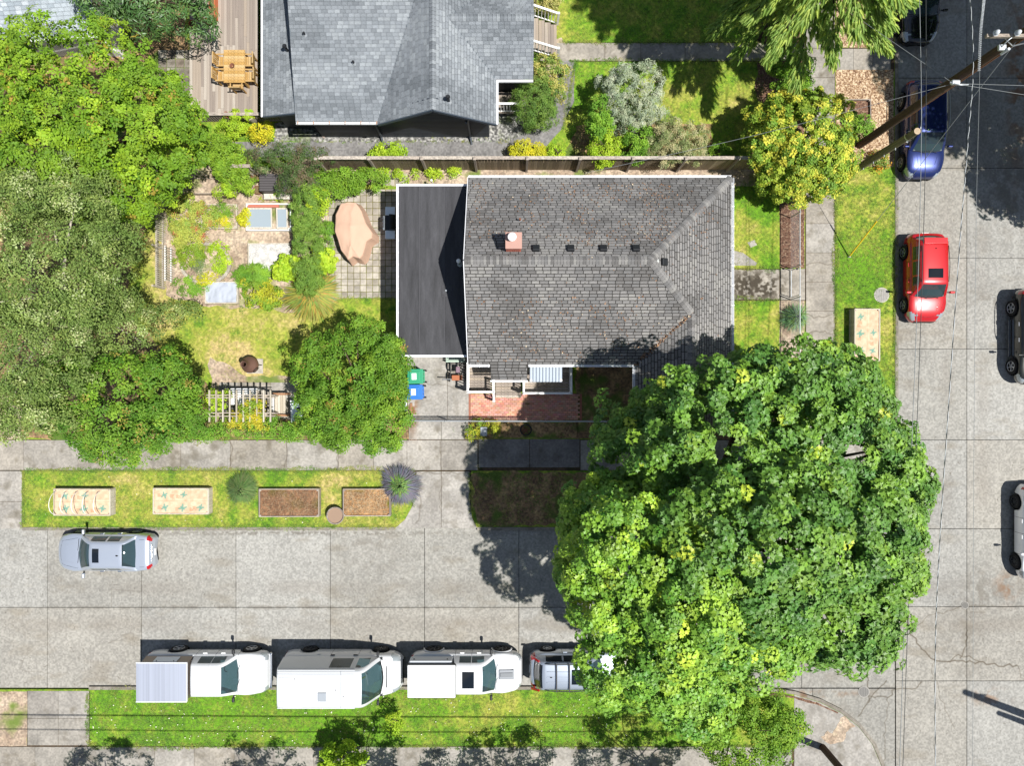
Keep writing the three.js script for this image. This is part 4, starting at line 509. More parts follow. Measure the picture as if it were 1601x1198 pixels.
function vehicle(sp) {
  const { L, W } = sp, hw = W / 2, car = thing(sp.name, sp.label, sp.cat, sp.pos, sp.turn, sp.group), paint = sp.paint;
  const plan = curve(sp.plan ?? [[-L / 2, hw * 0.70], [-L / 2 + 0.06, hw * 0.80], [-L / 2 + 0.25, hw * 0.93], [-L / 2 + 0.8, hw], [L / 2 - 1.0, hw], [L / 2 - 0.4, hw * 0.93], [L / 2 - 0.14, hw * 0.78], [L / 2 - 0.03, hw * 0.6], [L / 2, hw * 0.48]]);
  const deck = curve(sp.deck), sh = curve(sp.sh), b0 = sp.b0 ?? 0.24, Ra = sp.wr + 0.07, wx = sp.wx;
  const bot = (x) => { let b = b0 + 0.1 * Math.max(0, (Math.abs(x) - (L / 2 - 0.35)) / 0.35); for (const q of wx) { const d = Ra * Ra - (x - q) * (x - q); if (d > 0) b = Math.max(b, sp.wr + Math.sqrt(d)); } return b; };
  const sect = (x) => { const w = plan(x), s = sh(x), d = Math.max(deck(x), s + 0.004), b = Math.min(bot(x), s - 0.06), h = s - b;
    const c = [[w * 0.93, b], [w * 0.975, b + h * 0.12], [w * 0.995, b + h * 0.35], [w, b + h * 0.6], [w * 0.99, b + h * 0.8], [w * 0.965, b + h * 0.94], [w * 0.93, s + (d - s) * 0.12], [w * 0.87, s + (d - s) * 0.38], [w * 0.74, s + (d - s) * 0.68], [w * 0.55, s + (d - s) * 0.88], [w * 0.3, s + (d - s) * 0.98], [0, d]]; return c; };
  const xs = []; for (let i = 0; i <= 104; i++) { const t = i / 104, e = 0.5 - 0.5 * Math.cos(Math.PI * t); xs.push(-L / 2 + L * (0.55 * t + 0.45 * e)); }
  const rows = xs.map((x) => { const c = sect(x); return [...c.map(([z, y]) => [x, y, z]), ...c.slice(0, -1).reverse().map(([z, y]) => [x, y, -z])]; });
  const f = L / 2;
  const lamps = sp.lamps ?? { fx: 0.42, fy: [0.6, 0.76], fz: 0.5, rx: 0.22, ry: [0.68, 0.9], rz: 0.55 };
  const low = gridParts(rows, (x, y, z, i, j, ny, nx) => { const a = Math.abs(z) / hw;
    if (x > f - lamps.fx && y > lamps.fy[0] && y < lamps.fy[1] && a > lamps.fz) return 'headlight';
    if (x < -f + lamps.rx && y > lamps.ry[0] && y < lamps.ry[1] && a > lamps.rz) return 'taillight';
    if (x > f - 0.2 && y > 0.42 && y < 0.62 && a < 0.55 && nx > 0.3) return 'grille';
    if (y < b0 + (sp.clad ?? 0.06)) return 'sill'; return 'body'; });
  const body = mesh('body', low.body, paint, car); if (low.headlight) { for (const s of [1, -1]) mesh('headlight', halfOf(low.headlight, s), M.lamp, car); } if (low.taillight) for (const s of [1, -1]) mesh('taillight', halfOf(low.taillight, s), M.tail, car);
  if (low.grille) mesh('grille', low.grille, M.plastic, car); if (low.sill) mesh('sill', low.sill, sp.sillM ?? M.plastic, car);
  mesh('underbody', merge([gbox([0, b0 + 0.08, 0], [L * 0.9, 0.06, W * 0.78])]), M.black, car);
  for (const q of wx) for (const s of [1, -1]) { wheel(car, q, s * (hw - 0.1), sp.wr, 0.22, sp.rim ?? M.rim, sp.spokes); mesh('wheel_well', xf(new THREE.CylinderGeometry(sp.wr + 0.06, sp.wr + 0.06, 0.3, 20, 1, true, 0, Math.PI), [q, sp.wr, s * (hw - 0.24)], [Math.PI / 2, 0, Math.PI / 2 * 0]), M.black, car).material = M.blackDS; }
  // panel gaps drawn as real dark grooves' filler
  const seamPts = (x, j0, j1, s) => sect(x).slice(j0, j1).map(([z, y]) => [x, y + 0.001, s * z]);
  const seams = []; for (const x of sp.doors ?? []) for (const s of [1, -1]) seams.push(tube(seamPts(x, 1, 7, s), 0.007, 14, 4));
  const surf = (x, z) => { const c = sect(x); z = Math.abs(z); for (let k = c.length - 1; k > 0; k--) if (z >= c[k][0] && z <= c[k - 1][0]) return lerp(c[k][1], c[k - 1][1], (z - c[k][0]) / (c[k - 1][0] - c[k][0] || 1)); return c[5][1]; };
  const G = sp.gh;
  if (sp.hoodSeam !== false) { const x0 = G.fb + 0.02, x1 = f - 0.34; for (const s of [1, -1]) seams.push(tube([0, 0.33, 0.66, 1].map((t) => { const x = lerp(x0, x1, t), z = s * lerp(hw * 0.80, hw * 0.62, t); return [x, surf(x, z) + 0.001, z]; }), 0.006, 12, 4)); const z1 = hw * 0.62; seams.push(tube([-1, -0.5, 0, 0.5, 1].map((t) => { const x = x1 + 0.09 * (1 - t * t); return [x, surf(x, t * z1) + 0.001, t * z1]; }), 0.006, 14, 4)); }
  if (sp.bootSeam) for (const s of [1, -1]) seams.push(tube([0, 0.5, 1].map((t) => { const x = lerp(G.rb, -f + 0.14, t), z = s * hw * 0.72; return [x, surf(x, z) + 0.001, z]; }), 0.006, 8, 4));
  if (seams.length) mesh('panel_gap', merge(seams), M.black, car);
  // hood creases
  if (sp.crease !== false) for (const s of [1, -1]) { const pts = [0, 0.3, 0.6, 1].map((t) => { const x = lerp(G.fb + 0.05, f - 0.3, t), z = s * lerp(hw * 0.55, hw * 0.36, t); return [x, surf(x, z) - 0.006, z]; }); mesh('hood_crease', tube(pts, 0.012, 12, 6), paint, body); }
  // cabin
  const top = curve([[G.rb - 0.001, G.belt], [G.rb, G.belt], [G.rt - 0.12 * (G.sq ?? 1), G.roof - 0.05], [G.rt + 0.1, G.roof - 0.012], [(G.rt + G.ft) / 2, G.roof], [G.ft - 0.1, G.roof - 0.012], [G.ft + 0.06, G.roof - 0.06], [G.fb, G.belt - 0.02]]);
  const st = []; const seg = (a, b, n) => { for (let i = 0; i < n; i++) st.push(lerp(a, b, i / n)); };
  const marks = [...new Set([G.rb, G.rt - 0.06, G.rt + 0.06, ...(sp.win ?? []).flat(), G.ft - 0.03, G.ft + 0.05, G.fb - 0.05, G.fb, ...(sp.sunroof ? [sp.sunroof[0], sp.sunroof[1]] : [])])].sort((a, b) => a - b); for (let i = 0; i < marks.length - 1; i++) if (marks[i + 1] - marks[i] > 0.004) seg(marks[i], marks[i + 1], Math.max(1, Math.ceil((marks[i + 1] - marks[i]) / 0.09))); st.push(G.fb);
  const NS = 6, NT2 = 7; const cab = st.map((x) => { const yt = top(x), k = clamp((yt - G.belt) / (G.roof - G.belt)), wb = Math.min(G.wb, plan(x) * 0.965), wt = lerp(wb, G.wt, Math.pow(k, 0.85)), cr = 0.045 * k, yb = Math.min(G.belt, yt) - 0.05; const c = []; 
    const yc = yt - cr; for (let i = 0; i <= NS; i++) { const t = i / NS, e = i === NS ? 1 : t * 0.96; c.push([lerp(wb, wt, e) + 0.02 * Math.sin(Math.PI * e) * k, lerp(yb, yc, i === NS ? 0.985 : e)]); }
    for (let i = 1; i <= NT2; i++) { const t = i / NT2; const zz = wt * (1 - t); const r = 1 - Math.pow(1 - t, 2.2); c.push([i === NT2 ? 0 : zz * (1 - 0.02 * (1 - t)), yc + cr * r]); } const kf = sstep(G.ft - 0.25, G.fb, x) * (sp.bow ?? 0.2), kr = G.noRear ? 0 : sstep(G.rt + 0.3, G.rb, x) * 0.12, bx = (z) => x + (kr - kf) * (z / wb) ** 2; return [...c.map(([z, y]) => [bx(z), y, z]), ...c.slice(0, -1).reverse().map(([z, y]) => [bx(z), y, -z])]; });
  const C = cab[0].length, half = (C - 1) / 2, jj = (j) => (j < half ? j : C - 2 - j);
  const up = gridParts(cab, (x, y, z, i, j) => { const q = jj(j), side = q < NS; x = (st[i] + st[i + 1]) / 2;
    if (!side && x > G.ft + 0.05 && x < G.fb - 0.05 && q > NS) return 'windshield'; if (!side && x > G.ft + 0.05 && q > NS) return 'cowl';
    if (!side && !G.noRear && x > G.rb && x < G.rt - 0.06 && q > NS) return 'rear_window';
    if (side && q >= 1 && q <= 4) for (let k = 0; k < (sp.win ?? []).length; k++) if (x > sp.win[k][0] && x < sp.win[k][1]) return 'side_window' + k;
    if (sp.sunroof && !side && x > sp.sunroof[0] && x < sp.sunroof[1] && q > NS + (sp.sunroof[2] ?? 1)) return 'sunroof';
    if (side || x > G.ft) return 'pillar'; return 'roof'; }, false);
  if (G.closed) { }
  mesh('roof', up.roof, sp.roofPaint ?? paint, car); if (up.pillar) mesh('pillar', up.pillar, sp.pillarM ?? paint, car); if (up.windshield) { const w = mesh('windshield', up.windshield, M.carGlass, car); for (const s of [-0.5, 0.15]) mesh('wiper', tube([[G.fb - 0.02, top(G.fb - 0.05) + 0.03, s * hw], [G.fb - 0.09, top(G.fb - 0.09) + 0.06, (s + 0.3) * hw], [G.fb - 0.1, top(G.fb - 0.1) + 0.05, (s + 0.62) * hw]], 0.009, 8, 4), M.black, w); } if (up.cowl) mesh('cowl', up.cowl, M.plastic, car); if (up.rear_window) mesh('rear_window', up.rear_window, sp.privacy ? M.darkGlass : M.carGlass, car); if (up.sunroof) mesh('sunroof', up.sunroof, M.darkGlass, car);
  (sp.win ?? []).forEach((_, k) => { if (up['side_window' + k]) for (const s of [1, -1]) mesh('side_window', halfOf(up['side_window' + k], s), sp.privacy && k < sp.privacy ? M.darkGlass : M.carGlass, car); });
  // what is seen through the glass
  const inn = new THREE.Group(); inn.name = 'interior'; car.add(inn); box('floor', M.interior, inn, [(G.rb + G.fb) / 2, G.belt - 0.06, 0], [G.fb - G.rb - 0.12, 0.02, G.wb * 1.84]); const dx = Math.min(0.34, (G.fb - G.ft) * 0.5); mesh('dashboard', new RoundedBoxGeometry(dx, 0.12, G.wb * 1.7, 2, 0.05), M.dash, inn, [G.fb - dx / 2 - 0.14, G.belt - 0.03, 0]);
  const sx = [G.ft - 0.35]; if (G.ft - G.rt > 1.3) sx.push(G.ft - 1.25); for (const x of sx) for (const s of [1, -1]) { mesh('seat', new RoundedBoxGeometry(0.2, 0.42, 0.46, 2, 0.06), M.seat, inn, [x, G.belt + 0.04, s * 0.36]); mesh('headrest', new RoundedBoxGeometry(0.1, 0.16, 0.24, 2, 0.04), M.seat, inn, [x - 0.04, Math.min(G.belt + 0.32, G.roof - 0.14), s * 0.36]); }
  mesh('steering_wheel', xf(new THREE.TorusGeometry(0.17, 0.015, 6, 20), [0, 0, 0], [0, Math.PI / 2, 0]), M.black, inn, [G.ft - 0.02 + 0.1, G.belt + 0.06, -0.36]).rotation.z = 0.4;
  // mirrors, handles, plate
  const mx = G.fb - (sp.mirrorBack ?? 0.32); for (const s of [1, -1]) { const g = new THREE.Group(); g.name = 'mirror'; car.add(g); mesh('shell', new RoundedBoxGeometry(0.12, 0.15, 0.24, 2, 0.05), sp.mirrorM ?? paint, g, [mx, G.belt + 0.08, s * (hw + 0.14)]); mesh('arm', beam(v(mx, G.belt + 0.03, s * (hw - 0.06)), v(mx, G.belt + 0.04, s * (hw + 0.06)), 0.06, 0.04), M.plastic, g); }
  for (const x of sp.handles ?? []) for (const s of [1, -1]) mesh('door_handle', new RoundedBoxGeometry(0.2, 0.035, 0.05, 2, 0.015), sp.handleM ?? paint, car, [x, sh(x) - 0.1, s * (plan(x) * 0.99 + 0.012)]);
  box('number_plate', M.white, car, [-f - 0.012 + (sp.plateIn ?? 0), 0.62, 0], [0.02, 0.13, 0.32]);
  car.userData.surf = undefined; delete car.userData.surf;
  return { car, surf, top, sect, hw, f };
}
M.blackDS = std(0x0a0a0a, 0.95, { side: THREE.DoubleSide });
function halfOf(g, s) { const p = g.attributes.position, n = g.attributes.normal, P2 = [], N2 = []; for (let i = 0; i < p.count; i += 3) if ((p.getZ(i) + p.getZ(i + 1) + p.getZ(i + 2)) * s > 0) for (let k = 0; k < 3; k++) { P2.push(p.getX(i + k), p.getY(i + k), p.getZ(i + k)); N2.push(n.getX(i + k), n.getY(i + k), n.getZ(i + k)); } const b = new THREE.BufferGeometry(); b.setAttribute('position', new THREE.Float32BufferAttribute(P2, 3)); b.setAttribute('normal', new THREE.Float32BufferAttribute(N2, 3)); b.setAttribute('uv', new THREE.Float32BufferAttribute(new Float32Array(P2.length / 3 * 2), 2)); return b; }
const paintM = (hex, metal = 0.35, rough = 0.32) => phys(hex, rough, { metalness: metal, clearcoat: 1, clearcoatRoughness: 0.04 });
const whitePaint = paintM(0xc6c8ca, 0, 0.35), greyStrip = std(0x8f959b, 0.45);
const DN = -Math.PI / 2;                                // nose towards the bottom of the plan
const sedanDeck = (L, h, hb) => [[-L / 2, 0.62], [-L / 2 + 0.05, 0.8], [-L / 2 + 0.14, hb - 0.06], [-L / 2 + 0.3, hb], [-L / 2 + 0.8, hb + 0.02], [0, h + 0.02], [L / 2 - 1.2, h], [L / 2 - 0.7, h - 0.06], [L / 2 - 0.3, h - 0.17], [L / 2 - 0.1, h - 0.27], [L / 2 - 0.02, h - 0.38], [L / 2, 0.5]];
const sedanSh = (L, h, hb) => [[-L / 2, 0.58], [-L / 2 + 0.1, hb - 0.16], [-L / 2 + 0.4, hb - 0.07], [0, h - 0.05], [L / 2 - 1.2, h - 0.09], [L / 2 - 0.6, h - 0.17], [L / 2 - 0.2, h - 0.3], [L / 2, 0.46]];
{ // silver-blue sedan
  const L = 4.66, c = vehicle({ name: 'parked_sedan', label: 'silver-blue sedan with dark sunroof parked at the kerb below the raised beds', cat: 'car', pos: [-19.42, 0, 8.08], turn: Math.PI, L, W: 1.8, wr: 0.33, wx: [-1.32, 1.42], b0: 0.22, clad: 0.03, paint: paintM(0xb2bac6, 0.5, 0.3), deck: sedanDeck(L, 0.98, 1.02), sh: sedanSh(L, 0.95, 1.0), gh: { rb: -1.78, rt: -1.12, ft: 0.32, fb: 1.16, belt: 0.96, roof: 1.45, wb: 0.83, wt: 0.58 }, win: [[-1.0, -0.42], [-0.34, 0.42]], doors: [-1.02, -0.38, 0.95], handles: [-0.75, 0.1], handleM: M.chrome, sunroof: [-0.12, 0.2, 2], bootSeam: true, lamps: { fx: 0.5, fy: [0.58, 0.76], fz: 0.6, rx: 0.24, ry: [0.78, 0.97], rz: 0.62 } });
  mesh('antenna_fin', new THREE.ConeGeometry(0.05, 0.16, 8), M.black, c.car, [-1.0, 1.46, 0]).rotation.z = 0.9; mesh('trunk_trim', new RoundedBoxGeometry(0.03, 0.05, 0.8, 2, 0.01), M.chrome, c.car, [-2.3, 0.86, 0]);
}
{ // pickup with aluminium canopy
  const L = 5.75, d = [[-L / 2, 0.75], [-L / 2 + 0.04, 1.12], [-L / 2 + 0.12, 1.2], [-0.4, 1.2], [0.2, 1.2], [L / 2 - 1.25, 1.2], [L / 2 - 0.6, 1.16], [L / 2 - 0.22, 1.08], [L / 2 - 0.1, 0.95], [L / 2, 0.6]], s = [[-L / 2, 0.7], [-L / 2 + 0.06, 1.08], [-0.4, 1.14], [L / 2 - 1.2, 1.12], [L / 2 - 0.5, 1.06], [L / 2 - 0.14, 0.92], [L / 2, 0.55]];
  const c = vehicle({ name: 'pickup_truck', label: 'white pickup with flat aluminium canopy top over its bed, rearmost in the parked row', cat: 'truck', pos: [-14.4, 0, 13.78], turn: 0, group: 'vehicles parked along the far kerb', L, W: 1.98, wr: 0.4, wx: [-1.65, 1.85], b0: 0.4, paint: whitePaint, deck: d, sh: s, plan: [[-L / 2, 0.9], [-L / 2 + 0.1, 0.96], [-L / 2 + 0.5, 0.99], [L / 2 - 1, 0.99], [L / 2 - 0.3, 0.93], [L / 2 - 0.08, 0.82], [L / 2, 0.7]], gh: { rb: -0.55, rt: -0.45, ft: 0.92, fb: 1.62, belt: 1.14, roof: 1.86, wb: 0.93, wt: 0.72, noRear: true, sq: 0.3 }, win: [[-0.2, 0.42], [0.44, 1.1]], doors: [-0.5, 0.43, 1.5], handles: [-0.1, 0.75], handleM: M.white, mirrorM: M.plastic, lamps: { fx: 0.4, fy: [0.78, 1.0], fz: 0.62, rx: 0.12, ry: [0.72, 1.0], rz: 0.75 }, crease: false });
  const g = new THREE.Group(); g.name = 'canopy'; c.car.add(g); const x0 = -2.8, x1 = -0.62, prof = (y, w) => [[-w, y], [w, y]];
  { const pos = [], quad = (a, b, e, f2) => pos.push(...a, ...b, ...e, ...a, ...e, ...f2); const yb = 1.2, yt = 1.86, wb = 0.93, wt = 0.82; for (const s2 of [1, -1]) quad([x0, yb, s2 * wb], [x1, yb, s2 * wb], [x1 + 0.04, yt, s2 * wt], [x0 + 0.06, yt, s2 * wt]); quad([x0, yb, -wb], [x0, yb, wb], [x0 + 0.06, yt, wt], [x0 + 0.06, yt, -wt]); quad([x1, yb, -wb], [x1, yb, wb], [x1 + 0.04, yt, wt], [x1 + 0.04, yt, -wt]); const b = new THREE.BufferGeometry(); b.setAttribute('position', new THREE.Float32BufferAttribute(pos, 3)); b.computeVertexNormals(); b.setAttribute('uv', new THREE.Float32BufferAttribute(new Float32Array(pos.length / 3 * 2), 2)); mesh('side_panel', b, std(0x8b8178, 0.35, { metalness: 0.6, side: THREE.DoubleSide }), g); }
  for (const s2 of [1, -1]) { const h = mesh('hatch', new RoundedBoxGeometry(1.1, 0.42, 0.03, 2, 0.012), std(0xcfd6de, 0.35, { metalness: 0.3 }), g, [-1.68, 1.52, s2 * 0.895]); h.rotation.x = -s2 * 0.165; for (const [hx, hy] of [[-0.4, 0.15], [0.4, 0.15]]) mesh('latch', new THREE.CylinderGeometry(0.025, 0.025, 0.03, 8), M.black, h, [hx, hy, s2 * 0.02]).rotation.x = Math.PI / 2; }
  const tAlu = tex(256, 64, (x, y, c2) => { const b = 214 + (vn(x / 1.6, 3) - 0.5) * 16 + (vn(x / 9, 1 + y / 200) - 0.5) * 14; c2[0] = b * 0.98; c2[1] = b; c2[2] = b * 1.05; }); mesh('top_sheet', new RoundedBoxGeometry(2.32, 0.07, 1.78, 2, 0.015), std(0xffffff, 0.42, { metalness: 0.75, map: tAlu }), g, [-1.72, 1.9, 0]); for (const z of [-0.9, 0.9]) box('edge_rail', M.whiteTrim, g, [-1.72, 1.9, z], [2.34, 0.075, 0.03]); box('edge_rail', M.whiteTrim, g, [-0.555, 1.9, 0], [0.03, 0.075, 1.77]);
  mesh('front_bumper', new RoundedBoxGeometry(0.14, 0.2, 1.7, 2, 0.05), M.chrome, c.car, [2.86, 0.58, 0]);
}
{ // high-roof van
  const L = 5.55, d = [[-L / 2, 0.7], [-L / 2 + 0.03, 1.25], [-L / 2 + 0.1, 1.4], [0.5, 1.4], [1.7, 1.36], [L / 2 - 0.7, 1.24], [L / 2 - 0.35, 1.08], [L / 2 - 0.12, 0.9], [L / 2, 0.55]], s = [[-L / 2, 0.65], [-L / 2 + 0.04, 1.2], [0, 1.3], [1.4, 1.26], [L / 2 - 0.7, 1.1], [L / 2 - 0.2, 0.86], [L / 2, 0.5]];
  const c = vehicle({ name: 'cargo_van', label: 'white high-roof cargo van with square grey roof hatch, between the two white pickups', cat: 'van', pos: [-7.98, 0, 13.82], turn: 0, group: 'vehicles parked along the far kerb', L, W: 2.02, wr: 0.35, wx: [-1.75, 1.65], b0: 0.3, clad: 0.12, paint: whitePaint, deck: d, sh: s, plan: [[-L / 2, 0.95], [-L / 2 + 0.05, 0.98], [-L / 2 + 0.3, 1.01], [1.2, 1.01], [L / 2 - 0.5, 0.93], [L / 2 - 0.15, 0.8], [L / 2, 0.62]], gh: { rb: -L / 2 + 0.02, rt: -L / 2 + 0.16, ft: 1.16, fb: 1.96, belt: 1.3, roof: 2.62, wb: 0.985, wt: 0.84, noRear: true, sq: 0.3 }, win: [[-0.35, 0.62], [0.86, 1.52]], doors: [-0.55, 0.74, 1.62], handles: [0.62, -0.45], handleM: M.plastic, mirrorM: M.plastic, lamps: { fx: 0.5, fy: [0.78, 1.06], fz: 0.6, rx: 0.05, ry: [0.6, 1.25], rz: 0.85 }, spokes: 8, rim: M.darkRim, mirrorBack: 0.25 });
  mesh('roof_hatch', new RoundedBoxGeometry(0.38, 0.06, 0.38, 2, 0.02), greyStrip, c.car, [-0.55, 2.64, 0.3]); for (let i = 0; i < 4; i++) mesh('roof_rib', new RoundedBoxGeometry(2.6, 0.02, 0.05, 2, 0.008), whitePaint, c.car, [-1.2, 2.62 - Math.abs(i - 1.5) * 0.008, -0.54 + i * 0.36]); mesh('roof_drip_rail', merge([beam(v(-2.6, 2.53, 0.86), v(0.9, 2.53, 0.86), 0.03, 0.03), beam(v(-2.6, 2.53, -0.86), v(0.9, 2.53, -0.86), 0.03, 0.03)]), whitePaint, c.car); for (const [x, z] of [[0.05, 0], [0.4, 0.28], [-1.8, -0.5]]) mesh('roof_antenna', new THREE.CylinderGeometry(0.015, 0.02, 0.05, 8), M.black, c.car, [x, 2.64, z]); mesh('parking_permit', new THREE.BoxGeometry(0.03, 0.25, 0.06), std(0xd8c21e, 0.7), c.car, [1.15, 1.9, -0.25]).rotation.z = 0.5; mesh('panel_gap', merge([tube([[-2.55, 2.645, -0.7], [0.9, 2.645, -0.7]].map((q) => q), 0.006, 4, 4), tube([[0.28, 2.6, -0.82], [0.28, 2.652, 0], [0.28, 2.6, 0.82]], 0.006, 12, 4), tube([[-2.72, 0.6, 0.02], [-2.76, 1.3, 0.02], [-2.66, 2.5, 0.02]], 0.008, 12, 4)]), greyStrip, c.car); mesh('fuel_door', new RoundedBoxGeometry(0.18, 0.16, 0.012, 1, 0.005), whitePaint, c.car, [-1.15, 1.02, -1.012]); mesh('bonnet_grille', new RoundedBoxGeometry(0.04, 0.03, 1.0, 2, 0.01), M.plastic, c.car, [2.1, 1.27, 0]);
}
{ // pickup with a white hard box and hood scoop
  const L = 5.35, d = [[-L / 2, 0.75], [-L / 2 + 0.05, 1.05], [-L / 2 + 0.14, 1.12], [-0.4, 1.12], [0.2, 1.12], [L / 2 - 1.3, 1.12], [L / 2 - 0.7, 1.1], [L / 2 - 0.3, 1.0], [L / 2 - 0.1, 0.86], [L / 2, 0.55]], s = [[-L / 2, 0.7], [-L / 2 + 0.06, 1.0], [-0.4, 1.06], [L / 2 - 1.2, 1.05], [L / 2 - 0.5, 0.98], [L / 2 - 0.14, 0.82], [L / 2, 0.5]];
  const c = vehicle({ name: 'pickup_truck', label: 'white pickup with a white slab camper top and grey hood scoop', cat: 'truck', pos: [-2.16, 0, 13.76], turn: 0, group: 'vehicles parked along the far kerb', L, W: 1.9, wr: 0.39, wx: [-1.6, 1.66], b0: 0.38, paint: whitePaint, deck: d, sh: s, gh: { rb: -0.6, rt: -0.48, ft: 0.75, fb: 1.5, belt: 1.07, roof: 1.76, wb: 0.89, wt: 0.68, noRear: true, sq: 0.3 }, win: [[-0.3, 0.25], [0.28, 0.92]], doors: [-0.52, 0.26, 1.35], handles: [-0.2, 0.6], handleM: M.white, mirrorM: M.plastic, sunroof: [-0.15, 0.4, 2], lamps: { fx: 0.45, fy: [0.7, 0.9], fz: 0.6, rx: 0.14, ry: [0.72, 1.0], rz: 0.7 }, rim: M.darkRim });
  const g = new THREE.Group(); g.name = 'camper_top'; c.car.add(g); mesh('shell', new RoundedBoxGeometry(2.0, 0.6, 1.74, 2, 0.08), std(0xc8ccd0, 0.5), g, [-1.62, 1.4, 0]); mesh('slab', new RoundedBoxGeometry(2.2, 0.16, 1.5, 2, 0.03), std(0xeff1f1, 0.45), g, [-1.55, 1.82, 0]); for (const z of [-0.765, 0.765]) box('slab_edge', M.plastic, g, [-1.55, 1.8, z], [2.2, 0.12, 0.03]); box('slab_edge', M.plastic, g, [-0.44, 1.8, 0], [0.03, 0.12, 1.5]); for (const [x, z] of [[-2.4, -0.88], [-0.85, -0.88], [-2.4, 0.88], [-0.85, 0.88]]) mesh('latch', new THREE.CylinderGeometry(0.035, 0.035, 0.03, 10), M.black, g, [x, 1.5, z]).rotation.x = Math.PI / 2;
  mesh('hood_scoop', new RoundedBoxGeometry(0.72, 0.08, 0.46, 3, 0.035), std(0x7d8186, 0.4, { metalness: 0.2 }), c.car, [1.9, 1.12, 0.0]).rotation.z = -0.05; mesh('hood_scoop', new RoundedBoxGeometry(0.6, 0.05, 0.2, 3, 0.02), std(0x6c7074, 0.4), c.car, [1.9, 1.17, 0.0]).rotation.z = -0.05; for (const x of [-1.6, 1.66]) for (const s2 of [1, -1]) mesh('fender_flare', xf(new THREE.TorusGeometry(0.47, 0.045, 6, 20, Math.PI), [x, 0.39, s2 * 0.94]), whitePaint, c.car);
}
const wagonDeck = (L, h) => [[-L / 2, 0.6], [-L / 2 + 0.05, 0.9], [-L / 2 + 0.14, h], [-L / 2 + 0.5, h + 0.02], [0, h + 0.02], [L / 2 - 1.15, h + 0.01], [L / 2 - 0.6, h - 0.06], [L / 2 - 0.26, h - 0.17], [L / 2 - 0.08, h - 0.3], [L / 2, 0.52]], wagonSh = (L, h) => [[-L / 2, 0.56], [-L / 2 + 0.1, h - 0.12], [-L / 2 + 0.4, h - 0.04], [0, h - 0.04], [L / 2 - 1.1, h - 0.08], [L / 2 - 0.5, h - 0.17], [L / 2 - 0.16, h - 0.32], [L / 2, 0.46]];
function wagon(o) { const L = o.L, h = o.h ?? 1.02; return vehicle({ W: 1.78, wr: 0.34, wx: [-L / 2 + 0.86, L / 2 - 0.88], b0: 0.26, cat: 'car', deck: wagonDeck(L, h), sh: wagonSh(L, h), gh: { rb: -L / 2 + 0.16, rt: -L / 2 + 0.62, ft: 0.38, fb: L / 2 - 1.08, belt: h, roof: o.roofH ?? 1.52, wb: 0.82, wt: 0.62, ...(o.g ?? {}) }, win: [[-L / 2 + 0.72, -0.78], [-0.7, -0.06], [0.02, 0.5]], doors: [-0.74, 0.0, L / 2 - 1.3], handles: [-0.6, 0.15], lamps: { fx: 0.5, fy: [0.6, 0.84], fz: 0.58, rx: 0.24, ry: [0.72, h + 0.02], rz: 0.6 }, ...o }); }
{ const c = wagon({ name: 'parked_wagon', label: 'silver grey wagon with roof rails and crossbars, partly under the big tree', pos: [3.12, 0, 13.7], turn: 0, group: 'vehicles parked along the far kerb', L: 4.55, paint: paintM(0xa4adb9, 0.6, 0.3), roofH: 1.58, privacy: 2, sunroof: [-0.35, 0.15, 2], spokes: 7 });
  for (const s of [1, -1]) mesh('roof_rail', tube([[-1.6, 1.5, s * 0.6], [-1.4, 1.6, s * 0.62], [0, 1.63, s * 0.63], [0.35, 1.56, s * 0.62]], 0.022, 20, 6), M.plastic, c.car); for (const x of [-1.05, -0.45]) mesh('crossbar', beam(v(x, 1.66, -0.66), v(x, 1.66, 0.66), 0.05, 0.035), M.plastic, c.car); for (let i = 0; i < 3; i++) mesh('roof_rib', new RoundedBoxGeometry(1.1, 0.02, 0.04, 2, 0.008), c.car.children[0].material, c.car, [-0.95, 1.575, -0.25 + i * 0.25]); mesh('antenna', new RoundedBoxGeometry(0.1, 0.05, 0.03, 2, 0.01), M.black, c.car, [-1.3, 1.6, 0]); for (const s of [1, -1]) mesh('tail_lamp_column', beam(v(-2.2, 1.0, s * 0.76), v(-1.86, 1.42, s * 0.68), 0.1, 0.06), M.tail, c.car); }
{ const c = wagon({ name: 'parked_hatchback', label: 'red hatchback with dark sunroof beside the grass verge', pos: [19.76, 0, -5.03], turn: DN, group: 'cars parked on the side street', L: 4.28, paint: paintM(0xb31217, 0.25, 0.3), sunroof: [-0.32, 0.12, 2], roofH: 1.5, privacy: 2, h: 0.98 });
  mesh('spoiler', new RoundedBoxGeometry(0.28, 0.05, 1.1, 3, 0.02), c.car.children[0].material, c.car, [-1.62, 1.49, 0]); mesh('antenna', new THREE.ConeGeometry(0.025, 0.08, 8), M.black, c.car, [-1.25, 1.54, 0]); for (const s of [1, -1]) mesh('roof_rail', tube([[-1.4, 1.45, s * 0.62], [-0.5, 1.5, s * 0.645], [0.3, 1.45, s * 0.63]], 0.014, 14, 5), M.black, c.car); }
{ const c = wagon({ name: 'parked_crossover', label: 'blue crossover parked beneath the leaning utility poles, nose in sunlight', pos: [19.62, 0, -12.1], turn: DN, group: 'cars parked on the side street', L: 4.68, paint: paintM(0x16265c, 0.5, 0.3), roofH: 1.64, h: 1.06, privacy: 2, wr: 0.36, g: { wt: 0.64 }, clad: 0.16, spokes: 6 });
  for (const s of [1, -1]) mesh('roof_rail', tube([[-1.6, 1.56, s * 0.64], [-1.4, 1.66, s * 0.66], [0, 1.69, s * 0.66], [0.3, 1.6, s * 0.65]], 0.02, 16, 5), M.steel, c.car); mesh('chrome_strip', new RoundedBoxGeometry(0.05, 0.06, 1.3, 2, 0.02), M.chrome, c.car, [2.2, 0.66, 0]); }
